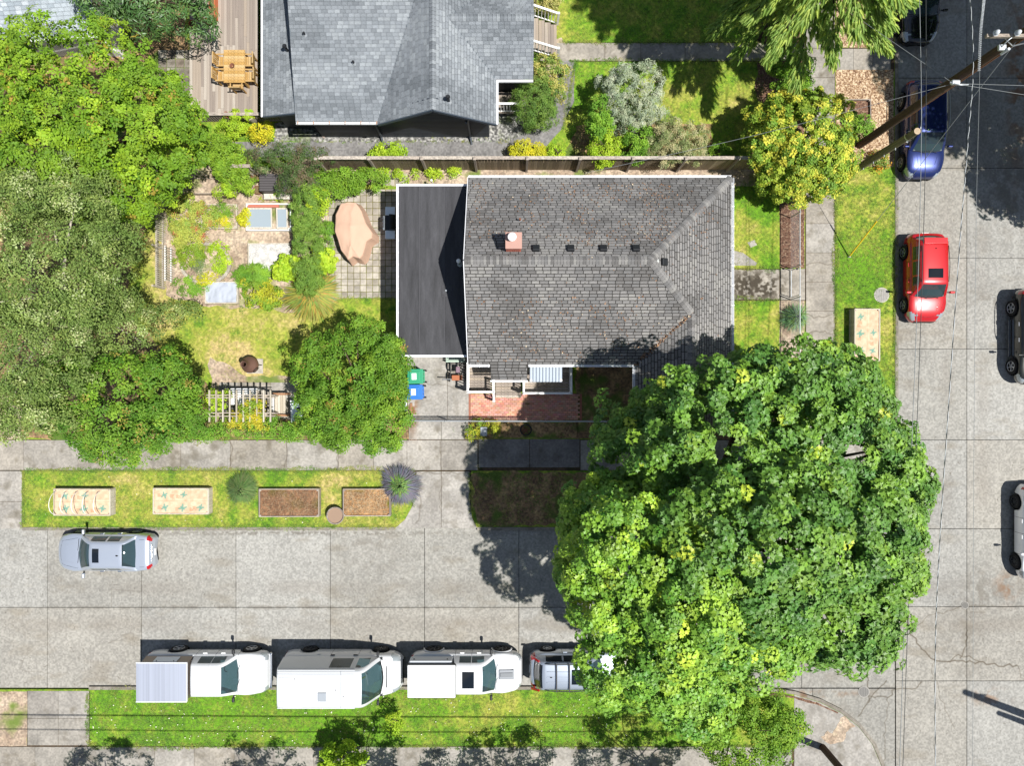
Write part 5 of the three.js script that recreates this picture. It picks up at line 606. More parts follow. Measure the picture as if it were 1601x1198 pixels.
wagon({ name: 'parked_car', label: 'black car at the top edge, half under the feathery conifer', pos: [19.45, 0, -18.5], turn: DN, group: 'cars parked on the side street', L: 4.5, paint: paintM(0x0d1014, 0.4, 0.25), roofH: 1.45, h: 0.98, g: { rb: -1.85, rt: -1.1 } , clad: 0.03 });
{ const c = wagon({ name: 'parked_suv', label: 'dark charcoal sport utility with chrome side step and five-spoke wheels at the right edge', pos: [25.0, 0, -2.2], turn: DN, group: 'cars parked on the side street', L: 4.55, paint: paintM(0x23251f, 0.4, 0.3), roofH: 1.66, h: 1.06, wr: 0.38, W: 1.86, b0: 0.32, handleM: M.chrome, clad: 0.1, privacy: 2 });
  for (const s of [1, -1]) { mesh('side_step', beam(v(-0.85, 0.36, s * 0.98), v(0.9, 0.36, s * 0.98), 0.09, 0.04), M.chrome, c.car); mesh('roof_rail', tube([[-1.5, 1.6, s * 0.64], [-1.3, 1.68, s * 0.66], [0, 1.71, s * 0.66], [0.3, 1.62, s * 0.65]], 0.02, 16, 5), M.steel, c.car); } }
wagon({ name: 'parked_hatchback', label: 'silver white hatchback at the right edge, below the charcoal one', pos: [25.15, 0, 7.18], turn: DN, group: 'cars parked on the side street', L: 4.62, paint: paintM(0xe8eaec, 0.05, 0.32), roofH: 1.52, h: 1.0, handleM: M.white, clad: 0.04, rim: M.darkRim, spokes: 9, privacy: 1 });
// ---------------------------------------------------------------- trees and shrubs
function leafShape(kind, s) {                          // flat leaf in x (length) / z, slightly folded along the midrib
  const P2 = { maple: [[0, 0], [0.12, 0.3], [0.02, 0.46], [0.3, 0.34], [0.5, 0.62], [0.58, 0.26], [1, 0]], oval: [[0, 0], [0.3, 0.24], [0.65, 0.26], [1, 0]], lance: [[0, 0], [0.35, 0.12], [0.7, 0.1], [1, 0]], needle: [[0, 0], [0.4, 0.06], [1, 0]], round: [[0, 0], [0.15, 0.3], [0.5, 0.42], [0.85, 0.3], [1, 0]] }[kind];
  const pos = []; for (const sg of [1, -1]) for (let i = 1; i < P2.length - 1; i++) { const a = P2[i], b = P2[i + 1], t = (p) => [p[0] * s, Math.abs(p[1]) * s * 0.28, p[1] * sg * s]; const tri = [[0, 0, 0], t(a), t(b)]; if (sg < 0) tri.reverse(); tri.forEach((q) => pos.push(...q)); } return pos;
}
const leafCache = {};
function sprig(kind, n, R, size, tilt, key) {           // a bunch of leaves, +y outward
  const id = [kind, n, R, size, tilt, key].join(); if (leafCache[id]) return leafCache[id];
  const all = [], ros = tilt < 0; tilt = Math.abs(tilt); for (let i = 0; i < n; i++) { if (ros) { const s = size * rr(0.75, 1.15), base = leafShape(kind, s), ring = i < 5 ? 0 : 1, a = i * 2.4 + rr(-.25, .25), r = R * (ring ? rr(0.75, 1) : rr(0.15, 0.4)), m = new THREE.Matrix4().makeRotationFromEuler(new THREE.Euler(rr(-tilt, tilt), -a, -0.1 - 0.45 * ring + rr(-.25, .25), 'YXZ')).setPosition(Math.cos(a) * r, -ring * 0.3 * R + rr(-.02, .02), Math.sin(a) * r), v0 = new V3(); for (let k = 0; k < base.length; k += 3) { v0.set(base[k], base[k + 1], base[k + 2]).applyMatrix4(m); all.push(v0.x, v0.y, v0.z); } continue; } const s = size * rr(0.7, 1.2), base = leafShape(kind, s), a = i * 2.4 + rr(-.4, .4), r = R * Math.sqrt((i + 0.3) / n) * rr(0.75, 1.1), m = new THREE.Matrix4().makeRotationFromEuler(new THREE.Euler(rr(-tilt, tilt), -a + rr(-.7, .7), rr(-tilt, tilt) * 0.8 - 0.15, 'YXZ')).setPosition(Math.cos(a) * r, rr(-0.35, 0.15) * R - r * 0.25, Math.sin(a) * r); const v0 = new V3(); for (let k = 0; k < base.length; k += 3) { v0.set(base[k] - s * 0.4, base[k + 1], base[k + 2]).applyMatrix4(m); all.push(v0.x, v0.y, v0.z); } }
  const g = new THREE.BufferGeometry(); g.setAttribute('position', new THREE.Float32BufferAttribute(all, 3)); g.computeVertexNormals(); g.setAttribute('uv', new THREE.Float32BufferAttribute(new Float32Array(all.length / 3 * 2), 2)); return leafCache[id] = g;
}
const leafM = phys(0xffffff, 0.6, { transmission: 0.32, thickness: 0, side: THREE.DoubleSide, specularIntensity: 0.5 });
const leafShine = phys(0xffffff, 0.55, { transmission: 0.2, thickness: 0, side: THREE.DoubleSide });
const leafGloss = phys(0xffffff, 0.45, { transmission: 0.3, thickness: 0, side: THREE.DoubleSide });
const barkMat = (h) => std(h, 0.95, { map: tGrain, bumpMap: bGrain, bumpScale: 0.02 });
M.trunk = barkMat(0x6b5a4a); M.paleTrunk = barkMat(0xc9c2b4); M.darkTrunk = barkMat(0x4a3b30);
// regions: ellipsoids [x, y, z, rx, ry, rz] in metres
function foliage(parent, regs, o, name = 'crown') {
  const inst = [], up = o.up ?? 0.45; const lobes = [];
  for (const [layer, keep] of [[1, 1 - (o.gap ?? 0.06)], [o.inner ?? 0.68, o.innerKeep ?? 0.55]]) for (let ri = 0; ri < regs.length; ri++) { const [x, y, z, rx, ry, rz] = regs[ri], lr = (o.lobe[0] + o.lobe[1]) / 2, area = 4 * Math.PI * Math.pow((Math.pow(rx * rz, 1.6) + Math.pow(rx * ry, 1.6) + Math.pow(ry * rz, 1.6)) / 3, 1 / 1.6) * layer * layer, n = Math.max(3, Math.round(area / (lr * lr * (o.pack ?? 2.1))));
    for (let i = 0; i < n; i++) { const yy = 1 - 2 * (i + 0.5) / n; if (yy < (o.low ?? -0.25)) continue; if (rnd() > keep) continue; const a = i * 2.39996 + rr(-.5, .5), q = Math.sqrt(1 - yy * yy), f = layer * rr(0.82, 1.08) * (1 + (o.rag ?? 0.2) * (vn(Math.cos(a) * 2.3 * q + ri * 7 + 50, Math.sin(a) * 2.3 * q + yy + ri * 3 + 50) - 0.45) * 2); const p = new V3(x + Math.cos(a) * q * rx * f, y + yy * ry * f, z + Math.sin(a) * q * rz * f);
      let deep = false; if (layer === 1) for (let rj = 0; rj < regs.length; rj++) if (rj !== ri) { const [X, Y, Z, RX, RY, RZ] = regs[rj]; if (((p.x - X) / RX) ** 2 + ((p.y - Y) / RY) ** 2 + ((p.z - Z) / RZ) ** 2 < 0.5) { deep = true; break; } } if (deep) continue;
      lobes.push({ p, r: rr(...o.lobe), out: new V3(Math.cos(a) * q, yy, Math.sin(a) * q), tone: rnd() }); } }
  const dir = new V3(), n2 = new V3();
  for (const { p, r, out, tone } of lobes) { const k = Math.round(o.per * (r * r) / (o.lobe[1] * o.lobe[1])) + 2; for (let i = 0; i < k; i++) { const yy = 1 - 2 * rnd(), a = rr(0, 6.283), q = Math.sqrt(1 - yy * yy); dir.set(Math.cos(a) * q, yy, Math.sin(a) * q); if (dir.dot(out) + dir.y * 0.7 < (o.cut ?? -0.35)) continue; const f = r * rr(0.6, 1.05); n2.copy(dir).multiplyScalar(0.8).addScaledVector(out, 0.25).addScaledVector(UP, up).normalize(); inst.push([p.x + dir.x * f, Math.max(o.floor ?? 0.12, p.y + dir.y * f * (o.flat ?? 0.75)), p.z + dir.z * f, n2.x, n2.y, n2.z, clamp(tone * 0.62 + rnd() * 0.38)]); } }
  const g = sprig(o.kind, o.n ?? 9, o.R ?? 0.22, o.size ?? 0.15, o.tilt ?? 0.55, o.key ?? 0), im = new THREE.InstancedMesh(g, o.mat ?? leafM, inst.length), T = new THREE.Object3D(), c = new THREE.Color(), q1 = new THREE.Quaternion(), q2 = new THREE.Quaternion(), nv = new V3();
  inst.forEach(([x, y, z, nx, ny, nz, tone], i) => { T.position.set(x, y, z); q1.setFromUnitVectors(UP, nv.set(nx, ny, nz)); q2.setFromAxisAngle(UP, rr(0, 6.283)); T.quaternion.copy(q1).multiply(q2); const s = rr(0.75, 1.25); T.scale.set(s, s, s); T.updateMatrix(); im.setMatrixAt(i, T.matrix); const col = o.acc && rnd() < o.acc[0] ? o.acc[1] : o.col(tone, x, z); const j = rr(0.82, 1.18); c.setRGB(col[0] * j * rr(.93, 1.07), col[1] * j, col[2] * j * rr(.9, 1.1)); im.setColorAt(i, c); });
  im.name = name; im.userData.kind = 'stuff'; parent.add(im); return { lobes, n: inst.length };
}
function limbGeo(a, b, r0, r1, sag = 0.2, seg = 8, rs = 6) { // tapered bent limb
  const m = a.clone().lerp(b, 0.5); m.x += rr(-sag, sag); m.z += rr(-sag, sag); m.y += rr(0, sag); const cv = new THREE.QuadraticBezierCurve3(a, m, b), g = new THREE.TubeGeometry(cv, seg, 1, rs), p = g.attributes.position; for (let i = 0; i <= seg; i++) { const c = cv.getPoint(i / seg), r = lerp(r0, r1, i / seg); for (let j = 0; j <= rs; j++) { const k = i * (rs + 1) + j; p.setXYZ(k, c.x + (p.getX(k) - c.x) * r, c.y + (p.getY(k) - c.y) * r, c.z + (p.getZ(k) - c.z) * r); } } g.computeVertexNormals(); return g;
}
function trunkOf(t, base, topv, r, lobes, nl, m, r1 = 0.025) {
  mesh('trunk', limbGeo(base, topv, r, r * 0.45, r * 0.8, 10, 10), m, t); const L = []; if (lobes.length) for (let i = 0; i < nl; i++) { const e = lobes[Math.floor((i + 0.5) / nl * lobes.length)].p, s = base.clone().lerp(topv, rr(0.45, 1)); L.push(limbGeo(s, e.clone(), r * 0.32, r1, 0.5)); if (nl > 5 && i % 2 === 0) { const mid = s.clone().lerp(e, 0.55), e2 = lobes[Math.floor(rnd() * lobes.length)].p; if (e2.distanceTo(mid) < 3.5) L.push(limbGeo(mid, e2.clone(), r * 0.16, r1 * 0.7, 0.3)); } } if (L.length > 3) mesh('limbs', merge(L), m, t, null, 'stuff'); else L.forEach((g) => mesh('limb', g, m, t));
}
// survey of a crown: [px, py, height, rx px, ry px, vertical radius m]
const reg = (l) => l.map(([px, py, h, rx, ry, rv]) => { const p = P(px, py, h), k = (CAM_H - h) / CAM_H / PX; return [p.x, h, p.z, rx * k, rv, ry * k]; });
function tree(name, label, cat, regs, o, trunk, group) {
  const R = reg(regs); let cx0 = 0, cz = 0; const b = trunk ?? null; const base = b?.base ?? new V3(R[0][0], GT, R[0][2]); const t = thing(name, label, cat, [base.x, base.y, base.z], 0, group); const local = R.map(([x, y, z, a, c, d]) => [x - base.x, y - base.y, z - base.z, a, c, d]); const col = o.col, oo = { ...o, floor: (o.floor ?? 0.02), col: (k, x, z) => col(k, x + base.x, z + base.z) }; const f = foliage(t, local, oo); if (b !== false) trunkOf(t, v(0, 0, 0), b?.top ? b.top.clone().sub(base) : v(local[0][0] * 0.6, local[0][1] * 0.75, local[0][2] * 0.6), b?.r ?? 0.12, f.lobes, b?.limbs ?? 10, b?.m ?? M.trunk, b?.r1); for (const e of o.more ?? []) foliage(t, local, { ...oo, ...e, col: (k, x, z) => e.col(k, x + base.x, z + base.z) }, e.name ?? 'blossom'); return t;
}
const two = (a, b, k = 0.5) => (t) => { const f = t < k ? t / k * 0.3 : 0.3 + (t - k) / (1 - k) * 0.7; return [lerp(a[0], b[0], f), lerp(a[1], b[1], f), lerp(a[2], b[2], f)]; };
const mapleO = { kind: 'maple', n: 12, R: 0.18, size: 0.16, lobe: [0.26, 0.6], per: 11, pack: 1.25, gap: 0.28, tilt: -0.45, up: 0.8, rag: 0.3, innerKeep: 0.6, cut: 0.1, flat: 0.5, mat: leafShine };
tree('maple_tree', 'huge dark green maple spreading over the house corner and the side street', 'tree', [[1150, 718, 7.9, 155, 135, 2.3], [1295, 690, 7.5, 115, 132, 2.0], [1010, 712, 5.6, 85, 78, 1.6], [1240, 612, 6.5, 130, 66, 1.6], [1345, 830, 8, 105, 122, 2.0], [1200, 850, 10, 160, 130, 2.2], [1290, 965, 7.5, 100, 70, 1.8], [1395, 740, 6.5, 42, 62, 1.2], [1010, 655, 4.6, 50, 42, 1.0], [1360, 985, 6.5, 40, 42, 1.0]], { ...mapleO, gap: 0.16, acc: [0.01, [0.44, 0.54, 0.04]], col: two([0.05, 0.16, 0.018], [0.24, 0.41, 0.032]) }, { base: P(1083, 752).setY(GT), top: P(1150, 770, 7), r: 0.42, limbs: 26, m: M.trunk });
tree('maple_tree', 'lighter yellow-green maple leaning over the street toward the parked wagon', 'tree', [[990, 880, 8.5, 100, 108, 2.4], [1005, 1000, 8, 90, 88, 2.1], [1085, 930, 9.5, 100, 100, 2.2], [1075, 1062, 7, 78, 58, 1.6], [935, 805, 7, 48, 58, 1.4], [1180, 990, 8, 90, 70, 1.8], [912, 870, 6.5, 34, 52, 1.2]], { ...mapleO, gap: 0.07, acc: [0.01, [0.48, 0.6, 0.04]], col: two([0.07, 0.22, 0.018], [0.40, 0.58, 0.04]), key: 1 }, { base: P(985, 795).setY(GT), top: P(1020, 880, 6.5), r: 0.3, limbs: 16, m: M.darkTrunk });
const viburnumO = { kind: 'oval', n: 12, R: 0.2, size: 0.15, lobe: [0.3, 0.52], per: 17, pack: 2.0, gap: 0.06, tilt: 0.6 };
tree('broadleaf_tree', 'broad bright yellow-green tree with reddish tips filling the far corner', 'tree', [[120, 150, 6, 118, 98, 1.9], [220, 195, 5.5, 98, 98, 1.8], [90, 250, 5.5, 100, 90, 1.7], [225, 280, 4, 58, 52, 1.4], [170, 300, 4.5, 80, 45, 1.4], [10, 170, 6, 80, 110, 1.7], [290, 210, 3.5, 34, 40, 1.1]], { ...viburnumO, size: 0.13, R: 0.2, n: 13, lobe: [0.26, 0.5], gap: 0.07, acc: [0.03, [0.36, 0.27, 0.04]], col: two([0.10, 0.22, 0.012], [0.34, 0.5, 0.024]) }, { base: P(210, 245).setY(GT), top: P(165, 210, 4.5), r: 0.26, limbs: 14 });
tree('willow_tree', 'loose grey-green tree with pale bare twigs along the left edge', 'tree', [[80, 420, 7.5, 108, 118, 1.9], [50, 555, 7, 100, 108, 1.8], [148, 425, 5.5, 62, 78, 1.4], [185, 510, 4.5, 58, 40, 1.2], [10, 350, 7, 74, 90, 1.6], [25, 635, 5.5, 52, 46, 1.3], [110, 295, 5.8, 80, 48, 1.1], [275, 490, 2.4, 34, 12, 0.4], [190, 370, 4.2, 28, 34, 0.8]], { kind: 'oval', n: 14, R: 0.22, size: 0.095, lobe: [0.2, 0.46], per: 15, pack: 1.7, gap: 0.2, inner: 0.74, innerKeep: 0.7, tilt: 0.95, col: (k) => k > 0.8 ? [0.44, 0.49, 0.22] : two([0.11, 0.19, 0.035], [0.36, 0.45, 0.12])(k) }, { base: P(150, 490).setY(GT), top: P(95, 470, 6.5), r: 0.24, limbs: 14, m: M.paleTrunk, r1: 0.012 });
tree('broadleaf_tree', 'deep green spreading tree overhanging the sidewalk above the left raised beds', 'tree', [[190, 640, 5.5, 98, 74, 1.7], [245, 610, 4.5, 66, 60, 1.5], [200, 695, 3.5, 64, 30, 1.1], [120, 605, 5, 52, 52, 1.3], [282, 658, 3.2, 40, 30, 0.9]], { ...viburnumO, kind: 'oval', size: 0.115, n: 13, R: 0.19, lobe: [0.24, 0.46], gap: 0.12, flat: 0.55, acc: [0.03, [0.36, 0.3, 0.06]], col: two([0.07, 0.19, 0.015], [0.24, 0.4, 0.03]), key: 2 }, { base: P(240, 630).setY(GT), top: P(210, 640, 4.2), r: 0.2, limbs: 14 });
tree('round_tree', 'dense round green tree standing beside the blue and green bins', 'tree', [[545, 585, 3.6, 76, 72, 1.4], [598, 640, 3.3, 42, 60, 1.2], [515, 640, 3, 50, 48, 1.1], [560, 680, 2.6, 52, 26, 0.9], [597, 565, 3, 44, 44, 1.1]], { ...viburnumO, size: 0.12, R: 0.18, lobe: [0.26, 0.42], per: 16, acc: [0.015, [0.34, 0.24, 0.05]], col: two([0.08, 0.2, 0.015], [0.25, 0.41, 0.03]), key: 3 }, { base: P(568, 628).setY(GT), top: P(565, 620, 2.8), r: 0.14, limbs: 10 });
tree('laurel_tree', 'dark glossy laurel at the top edge, left of the wooden deck', 'tree', [[235, 5, 3.6, 75, 50, 1.4], [300, 30, 2.5, 35, 30, 0.8], [180, -10, 4, 60, 40, 1.4]], { kind: 'lance', n: 12, R: 0.22, size: 0.2, lobe: [0.3, 0.5], per: 12, mat: leafGloss, gap: 0.12, col: two([0.05, 0.13, 0.03], [0.14, 0.26, 0.06]) }, { base: P(238, 40).setY(GT), r: 0.14, limbs: 8 });
tree('gold_shrub', 'large golden yellow-green shrub at the sidewalk, beside the utility pole', 'shrub', [[1250, 225, 2.4, 75, 70, 1.3], [1210, 200, 2.0, 45, 50, 1.0], [1290, 250, 2.0, 45, 55, 1.0], [1240, 275, 1.6, 50, 40, 0.9], [1235, 175, 1.8, 40, 25, 0.8]], { ...viburnumO, kind: 'round', size: 0.1, R: 0.16, lobe: [0.2, 0.34], per: 15, gap: 0.08, acc: [0.3, [0.62, 0.6, 0.07]], col: two([0.13, 0.27, 0.025], [0.46, 0.54, 0.05]) }, { base: P(1240, 232).setY(GT), r: 0.1, limbs: 6 });
const sm = { n: 11, R: 0.15, lobe: [0.16, 0.3], per: 13, pack: 1.9, gap: 0.07, tilt: 0.65 };
function shrub(label, regs, kind, size, cols, extra = {}, name = 'shrub', group) { return tree(name, label, extra.cat ?? 'shrub', regs, { ...sm, kind, size, col: Array.isArray(cols) ? two(...cols) : cols, ...extra }, extra.noTrunk ? false : { r: 0.05, limbs: 5 }, group); }
const GREEN = [[0.12, 0.28, 0.025], [0.30, 0.50, 0.04]], LIME = [[0.28, 0.46, 0.02], [0.52, 0.64, 0.04]], YEL = [[0.5, 0.52, 0.02], [0.75, 0.64, 0.03]], SILV = [[0.26, 0.33, 0.2], [0.56, 0.58, 0.42]], DEEP = [[0.06, 0.17, 0.025], [0.15, 0.31, 0.04]], OLIVE = [[0.12, 0.24, 0.03], [0.27, 0.4, 0.06]];
// front yard of the neighbour
shrub('silvery loose shrub on the shaded lawn', [[985, 150, 1.8, 45, 45, 0.9], [960, 140, 1.6, 25, 25, 0.7], [1010, 165, 1.5, 30, 28, 0.7], [978, 118, 1.8, 15, 14, 0.5], [985, 195, 1.1, 30, 20, 0.5]], 'lance', 0.13, SILV, { gap: 0.42, innerKeep: 0.3, lobe: [0.12, 0.26] }, 'silver_shrub');
shrub('cream variegated shrub against the board fence', [[1055, 225, 1.5, 42, 32, 0.8], [1035, 215, 1.3, 25, 22, 0.6], [1085, 235, 1.1, 20, 22, 0.5]], 'lance', 0.11, (k) => k > 0.5 ? [0.5, 0.47, 0.24] : [0.22, 0.28, 0.1], { gap: 0.3, lobe: [0.12, 0.26] }, 'variegated_shrub');
shrub('tall green bush left of the silvery shrub', [[938, 190, 1.6, 20, 30, 0.8]], 'oval', 0.1, GREEN, {}, 'bush'); shrub('round lime bush at the fence below the tall green one', [[945, 235, 1.3, 26, 24, 0.7]], 'oval', 0.1, LIME, {}, 'bush'); shrub('round green bush between the lime bush and variegated shrub', [[998, 228, 1.3, 24, 26, 0.7]], 'oval', 0.1, GREEN, {}, 'bush');
shrub('low green fern clump in the shade by the fence', [[1125, 240, 0.6, 16, 12, 0.35]], 'lance', 0.12, GREEN, {}, 'fern');
shrub('green mounded bush at the corner of the dark house', [[830, 160, 1.5, 30, 34, 0.9], [850, 175, 1.1, 20, 22, 0.6], [828, 195, 0.6, 10, 10, 0.4]], 'lance', 0.12, [[0.10, 0.2, 0.03], [0.22, 0.34, 0.05]], {}, 'bush'); shrub('golden-tipped shrub beside the front steps', [[858, 120, 1.4, 26, 26, 0.7], [870, 135, 1.1, 14, 18, 0.5]], 'oval', 0.1, (k) => k > 0.5 ? [0.42, 0.4, 0.1] : [0.2, 0.3, 0.05], { gap: 0.12 }, 'shrub'); shrub('small dark green bush hugging the eave of the dark house', [[838, 108, 1.0, 10, 14, 0.5]], 'oval', 0.1, GREEN, {}, 'bush');
shrub('yellow bush in the angle of path and fence', [[818, 236, 0.7, 20, 12, 0.4], [840, 240, 0.6, 15, 9, 0.35]], 'oval', 0.09, YEL, {}, 'bush'); shrub('lime bush beside the yellow one at the fence', [[868, 240, 0.6, 16, 9, 0.35]], 'oval', 0.09, LIME, {}, 'bush'); shrub('low green plant spilling over the fence top', [[610, 238, 0.9, 22, 9, 0.4], [588, 242, 0.8, 12, 6, 0.3]], 'oval', 0.1, LIME, {}, 'bush'); shrub('pinkish cream shrub at the top edge by the eave', [[852, 5, 1.0, 22, 12, 0.5]], 'oval', 0.1, (k) => [0.45, 0.42, 0.14], { gap: 0.2 }, 'shrub');
shrub('lime shrub along the lattice below the deck', [[368, 200, 0.8, 20, 10, 0.4]], 'oval', 0.09, LIME, {}, 'shrub'); shrub('golden yellow shrub beside the lattice end', [[412, 210, 0.9, 20, 12, 0.45]], 'oval', 0.08, YEL, {}, 'shrub');
shrub('shrub under the guy wires with glossy green leaves', [[1240, 125, 1.3, 25, 40, 0.8], [1222, 100, 1.0, 20, 20, 0.5]], 'oval', 0.1, GREEN, {}, 'bush'); shrub('low green plant in the framed verge bed', [[1345, 200, 0.45, 18, 18, 0.3]], 'oval', 0.09, GREEN, {}, 'plant'); shrub('orange-flowered plant at the kerb near the stub pole', [[1375, 252, 0.4, 13, 12, 0.25]], 'oval', 0.08, (k) => k > 0.6 ? [0.6, 0.3, 0.03] : [0.2, 0.32, 0.04], {}, 'plant');
// back garden
shrub('dense dark clipped hedge dividing the patio from the beds', [[480, 330, 1.1, 22, 50, 0.7], [482, 385, 1.1, 21, 50, 0.7], [486, 430, 1.0, 20, 30, 0.6]], 'oval', 0.07, OLIVE, { n: 14, lobe: [0.14, 0.24], R: 0.13 }, 'hedge'); shrub('dark brownish evergreen behind the compost bin', [[450, 250, 1.6, 60, 18, 0.7], [470, 285, 1.3, 35, 25, 0.6]], 'oval', 0.07, (k) => k > 0.6 ? [0.16, 0.13, 0.07] : [0.09, 0.15, 0.04], { n: 14 }, 'shrub');
shrub('bright green clipped hedge along the top of the patio', [[545, 284, 1.0, 40, 16, 0.6], [580, 282, 1.0, 25, 14, 0.55], [512, 290, 1.1, 30, 22, 0.6]], 'oval', 0.09, [[0.14, 0.28, 0.02], [0.26, 0.42, 0.03]], {}, 'hedge'); shrub('bright lime hedge growth at the hedge corner', [[500, 312, 1.1, 18, 22, 0.5]], 'oval', 0.09, LIME, {}, 'bush');
shrub('green perennial in the hedge gap facing the covered parasol', [[506, 375, 0.7, 14, 24, 0.4]], 'lance', 0.11, GREEN, {}, 'plant'); shrub('white-flowered hydrangea at the foot of the hedge', [[506, 408, 0.7, 16, 16, 0.4]], 'round', 0.11, (k) => k > 0.93 ? [0.75, 0.75, 0.7] : LIME[0].map((a, i) => lerp(a, LIME[1][i], k)), {}, 'plant'); shrub('lime green shrub in the vegetable plot', [[448, 420, 0.8, 18, 17, 0.45]], 'round', 0.12, LIME, {}, 'shrub');
grassClump('fountain_shrub', 'bronze-green fountain shaped shrub at the patio corner', 493, 458, 1.0, 1.45, 1500, [[0.36, 0.26, 0.04], [0.24, 0.28, 0.04], [0.14, 0.24, 0.03], [0.3, 0.33, 0.05], [0.42, 0.32, 0.05]], null, 2.2);
shrub('tall feathery grass clump in the lower bed', [[398, 432, 0.5, 24, 14, 0.3]], 'needle', 0.3, GREEN, { n: 16, up: 0.9 }, 'grass_clump'); shrub('yellow-green flowering mound in the lower bed', [[402, 458, 0.6, 26, 18, 0.35], [425, 465, 0.6, 16, 16, 0.35]], 'oval', 0.1, (k) => k > 0.5 ? [0.44, 0.46, 0.03] : [0.22, 0.36, 0.03], {}, 'plant');
shrub('tangle of red-leaved and lime crops in the picket plot', [[285, 345, 0.45, 18, 40, 0.3], [300, 370, 0.45, 22, 18, 0.3], [315, 340, 0.45, 26, 22, 0.3]], 'lance', 0.15, (k) => k > 0.8 ? [0.5, 0.2, 0.08] : k > 0.35 ? [0.42, 0.46, 0.08] : [0.24, 0.36, 0.05], { gap: 0.2, noTrunk: true }, 'crop'); shrub('small bright green crop in the framed plot', [[350, 330, 0.35, 13, 10, 0.22]], 'needle', 0.18, GREEN, { noTrunk: true, n: 14 }, 'crop'); shrub('yellow seedling rows beside the crop', [[345, 345, 0.3, 14, 10, 0.2]], 'lance', 0.13, YEL, { noTrunk: true, gap: 0.3 }, 'crop'); shrub('young green crop at the plot corner', [[358, 352, 0.25, 7, 5, 0.15]], 'lance', 0.1, LIME, { noTrunk: true }, 'crop');
shrub('bushy potato plants in the round bed', [[298, 400, 0.4, 18, 16, 0.28], [282, 408, 0.35, 10, 10, 0.2]], 'oval', 0.1, [[0.16, 0.28, 0.02], [0.34, 0.42, 0.03]], { noTrunk: true }, 'crop'); shrub('grey-green herb mound in the round bed', [[312, 412, 0.35, 12, 10, 0.22]], 'oval', 0.07, [[0.14, 0.2, 0.08], [0.24, 0.3, 0.12]], { noTrunk: true }, 'herb'); shrub('lime crop at the top of the round bed', [[340, 390, 0.35, 13, 7, 0.22]], 'oval', 0.1, LIME, { noTrunk: true }, 'crop'); shrub('lime crop on the right of the round bed', [[344, 412, 0.35, 10, 12, 0.22]], 'oval', 0.1, LIME, { noTrunk: true }, 'crop'); shrub('yellow flowers below the round bed', [[325, 437, 0.3, 16, 7, 0.2]], 'oval', 0.08, YEL, { noTrunk: true }, 'flower'); shrub('weedy green growth by the picket fence end', [[298, 448, 0.35, 26, 12, 0.2]], 'lance', 0.12, GREEN, { noTrunk: true, gap: 0.2 }, 'weed');
shrub('yellow plant beside the cold frame', [[384, 342, 0.4, 7, 12, 0.25]], 'oval', 0.1, YEL, { noTrunk: true }, 'plant'); shrub('young staked tree at the north plot', [[352, 300, 0.9, 12, 9, 0.35]], 'lance', 0.13, LIME, {}, 'sapling'); shrub('bright vine climbing over the trellis', [[360, 255, 1.4, 32, 24, 0.7], [378, 280, 1.1, 20, 18, 0.5], [345, 235, 1.3, 22, 20, 0.6]], 'oval', 0.11, [[0.16, 0.3, 0.02], [0.3, 0.44, 0.03]], {}, 'vine'); shrub('low green groundcover behind the annex', [[640, 274, 0.3, 45, 6, 0.15], [700, 268, 0.4, 30, 6, 0.2], [590, 268, 0.4, 20, 5, 0.2]], 'oval', 0.08, LIME, { noTrunk: true, gap: 0.2 }, 'groundcover'); shrub('green growth at the foot of the cold frame', [[425, 305, 0.25, 32, 6, 0.12]], 'oval', 0.08, LIME, { noTrunk: true, gap: 0.3 }, 'groundcover'); shrub('small weeds by the lawn edge below the mound', [[395, 484, 0.2, 18, 6, 0.12]], 'lance', 0.1, DEEP, { noTrunk: true, gap: 0.3 }, 'weed');
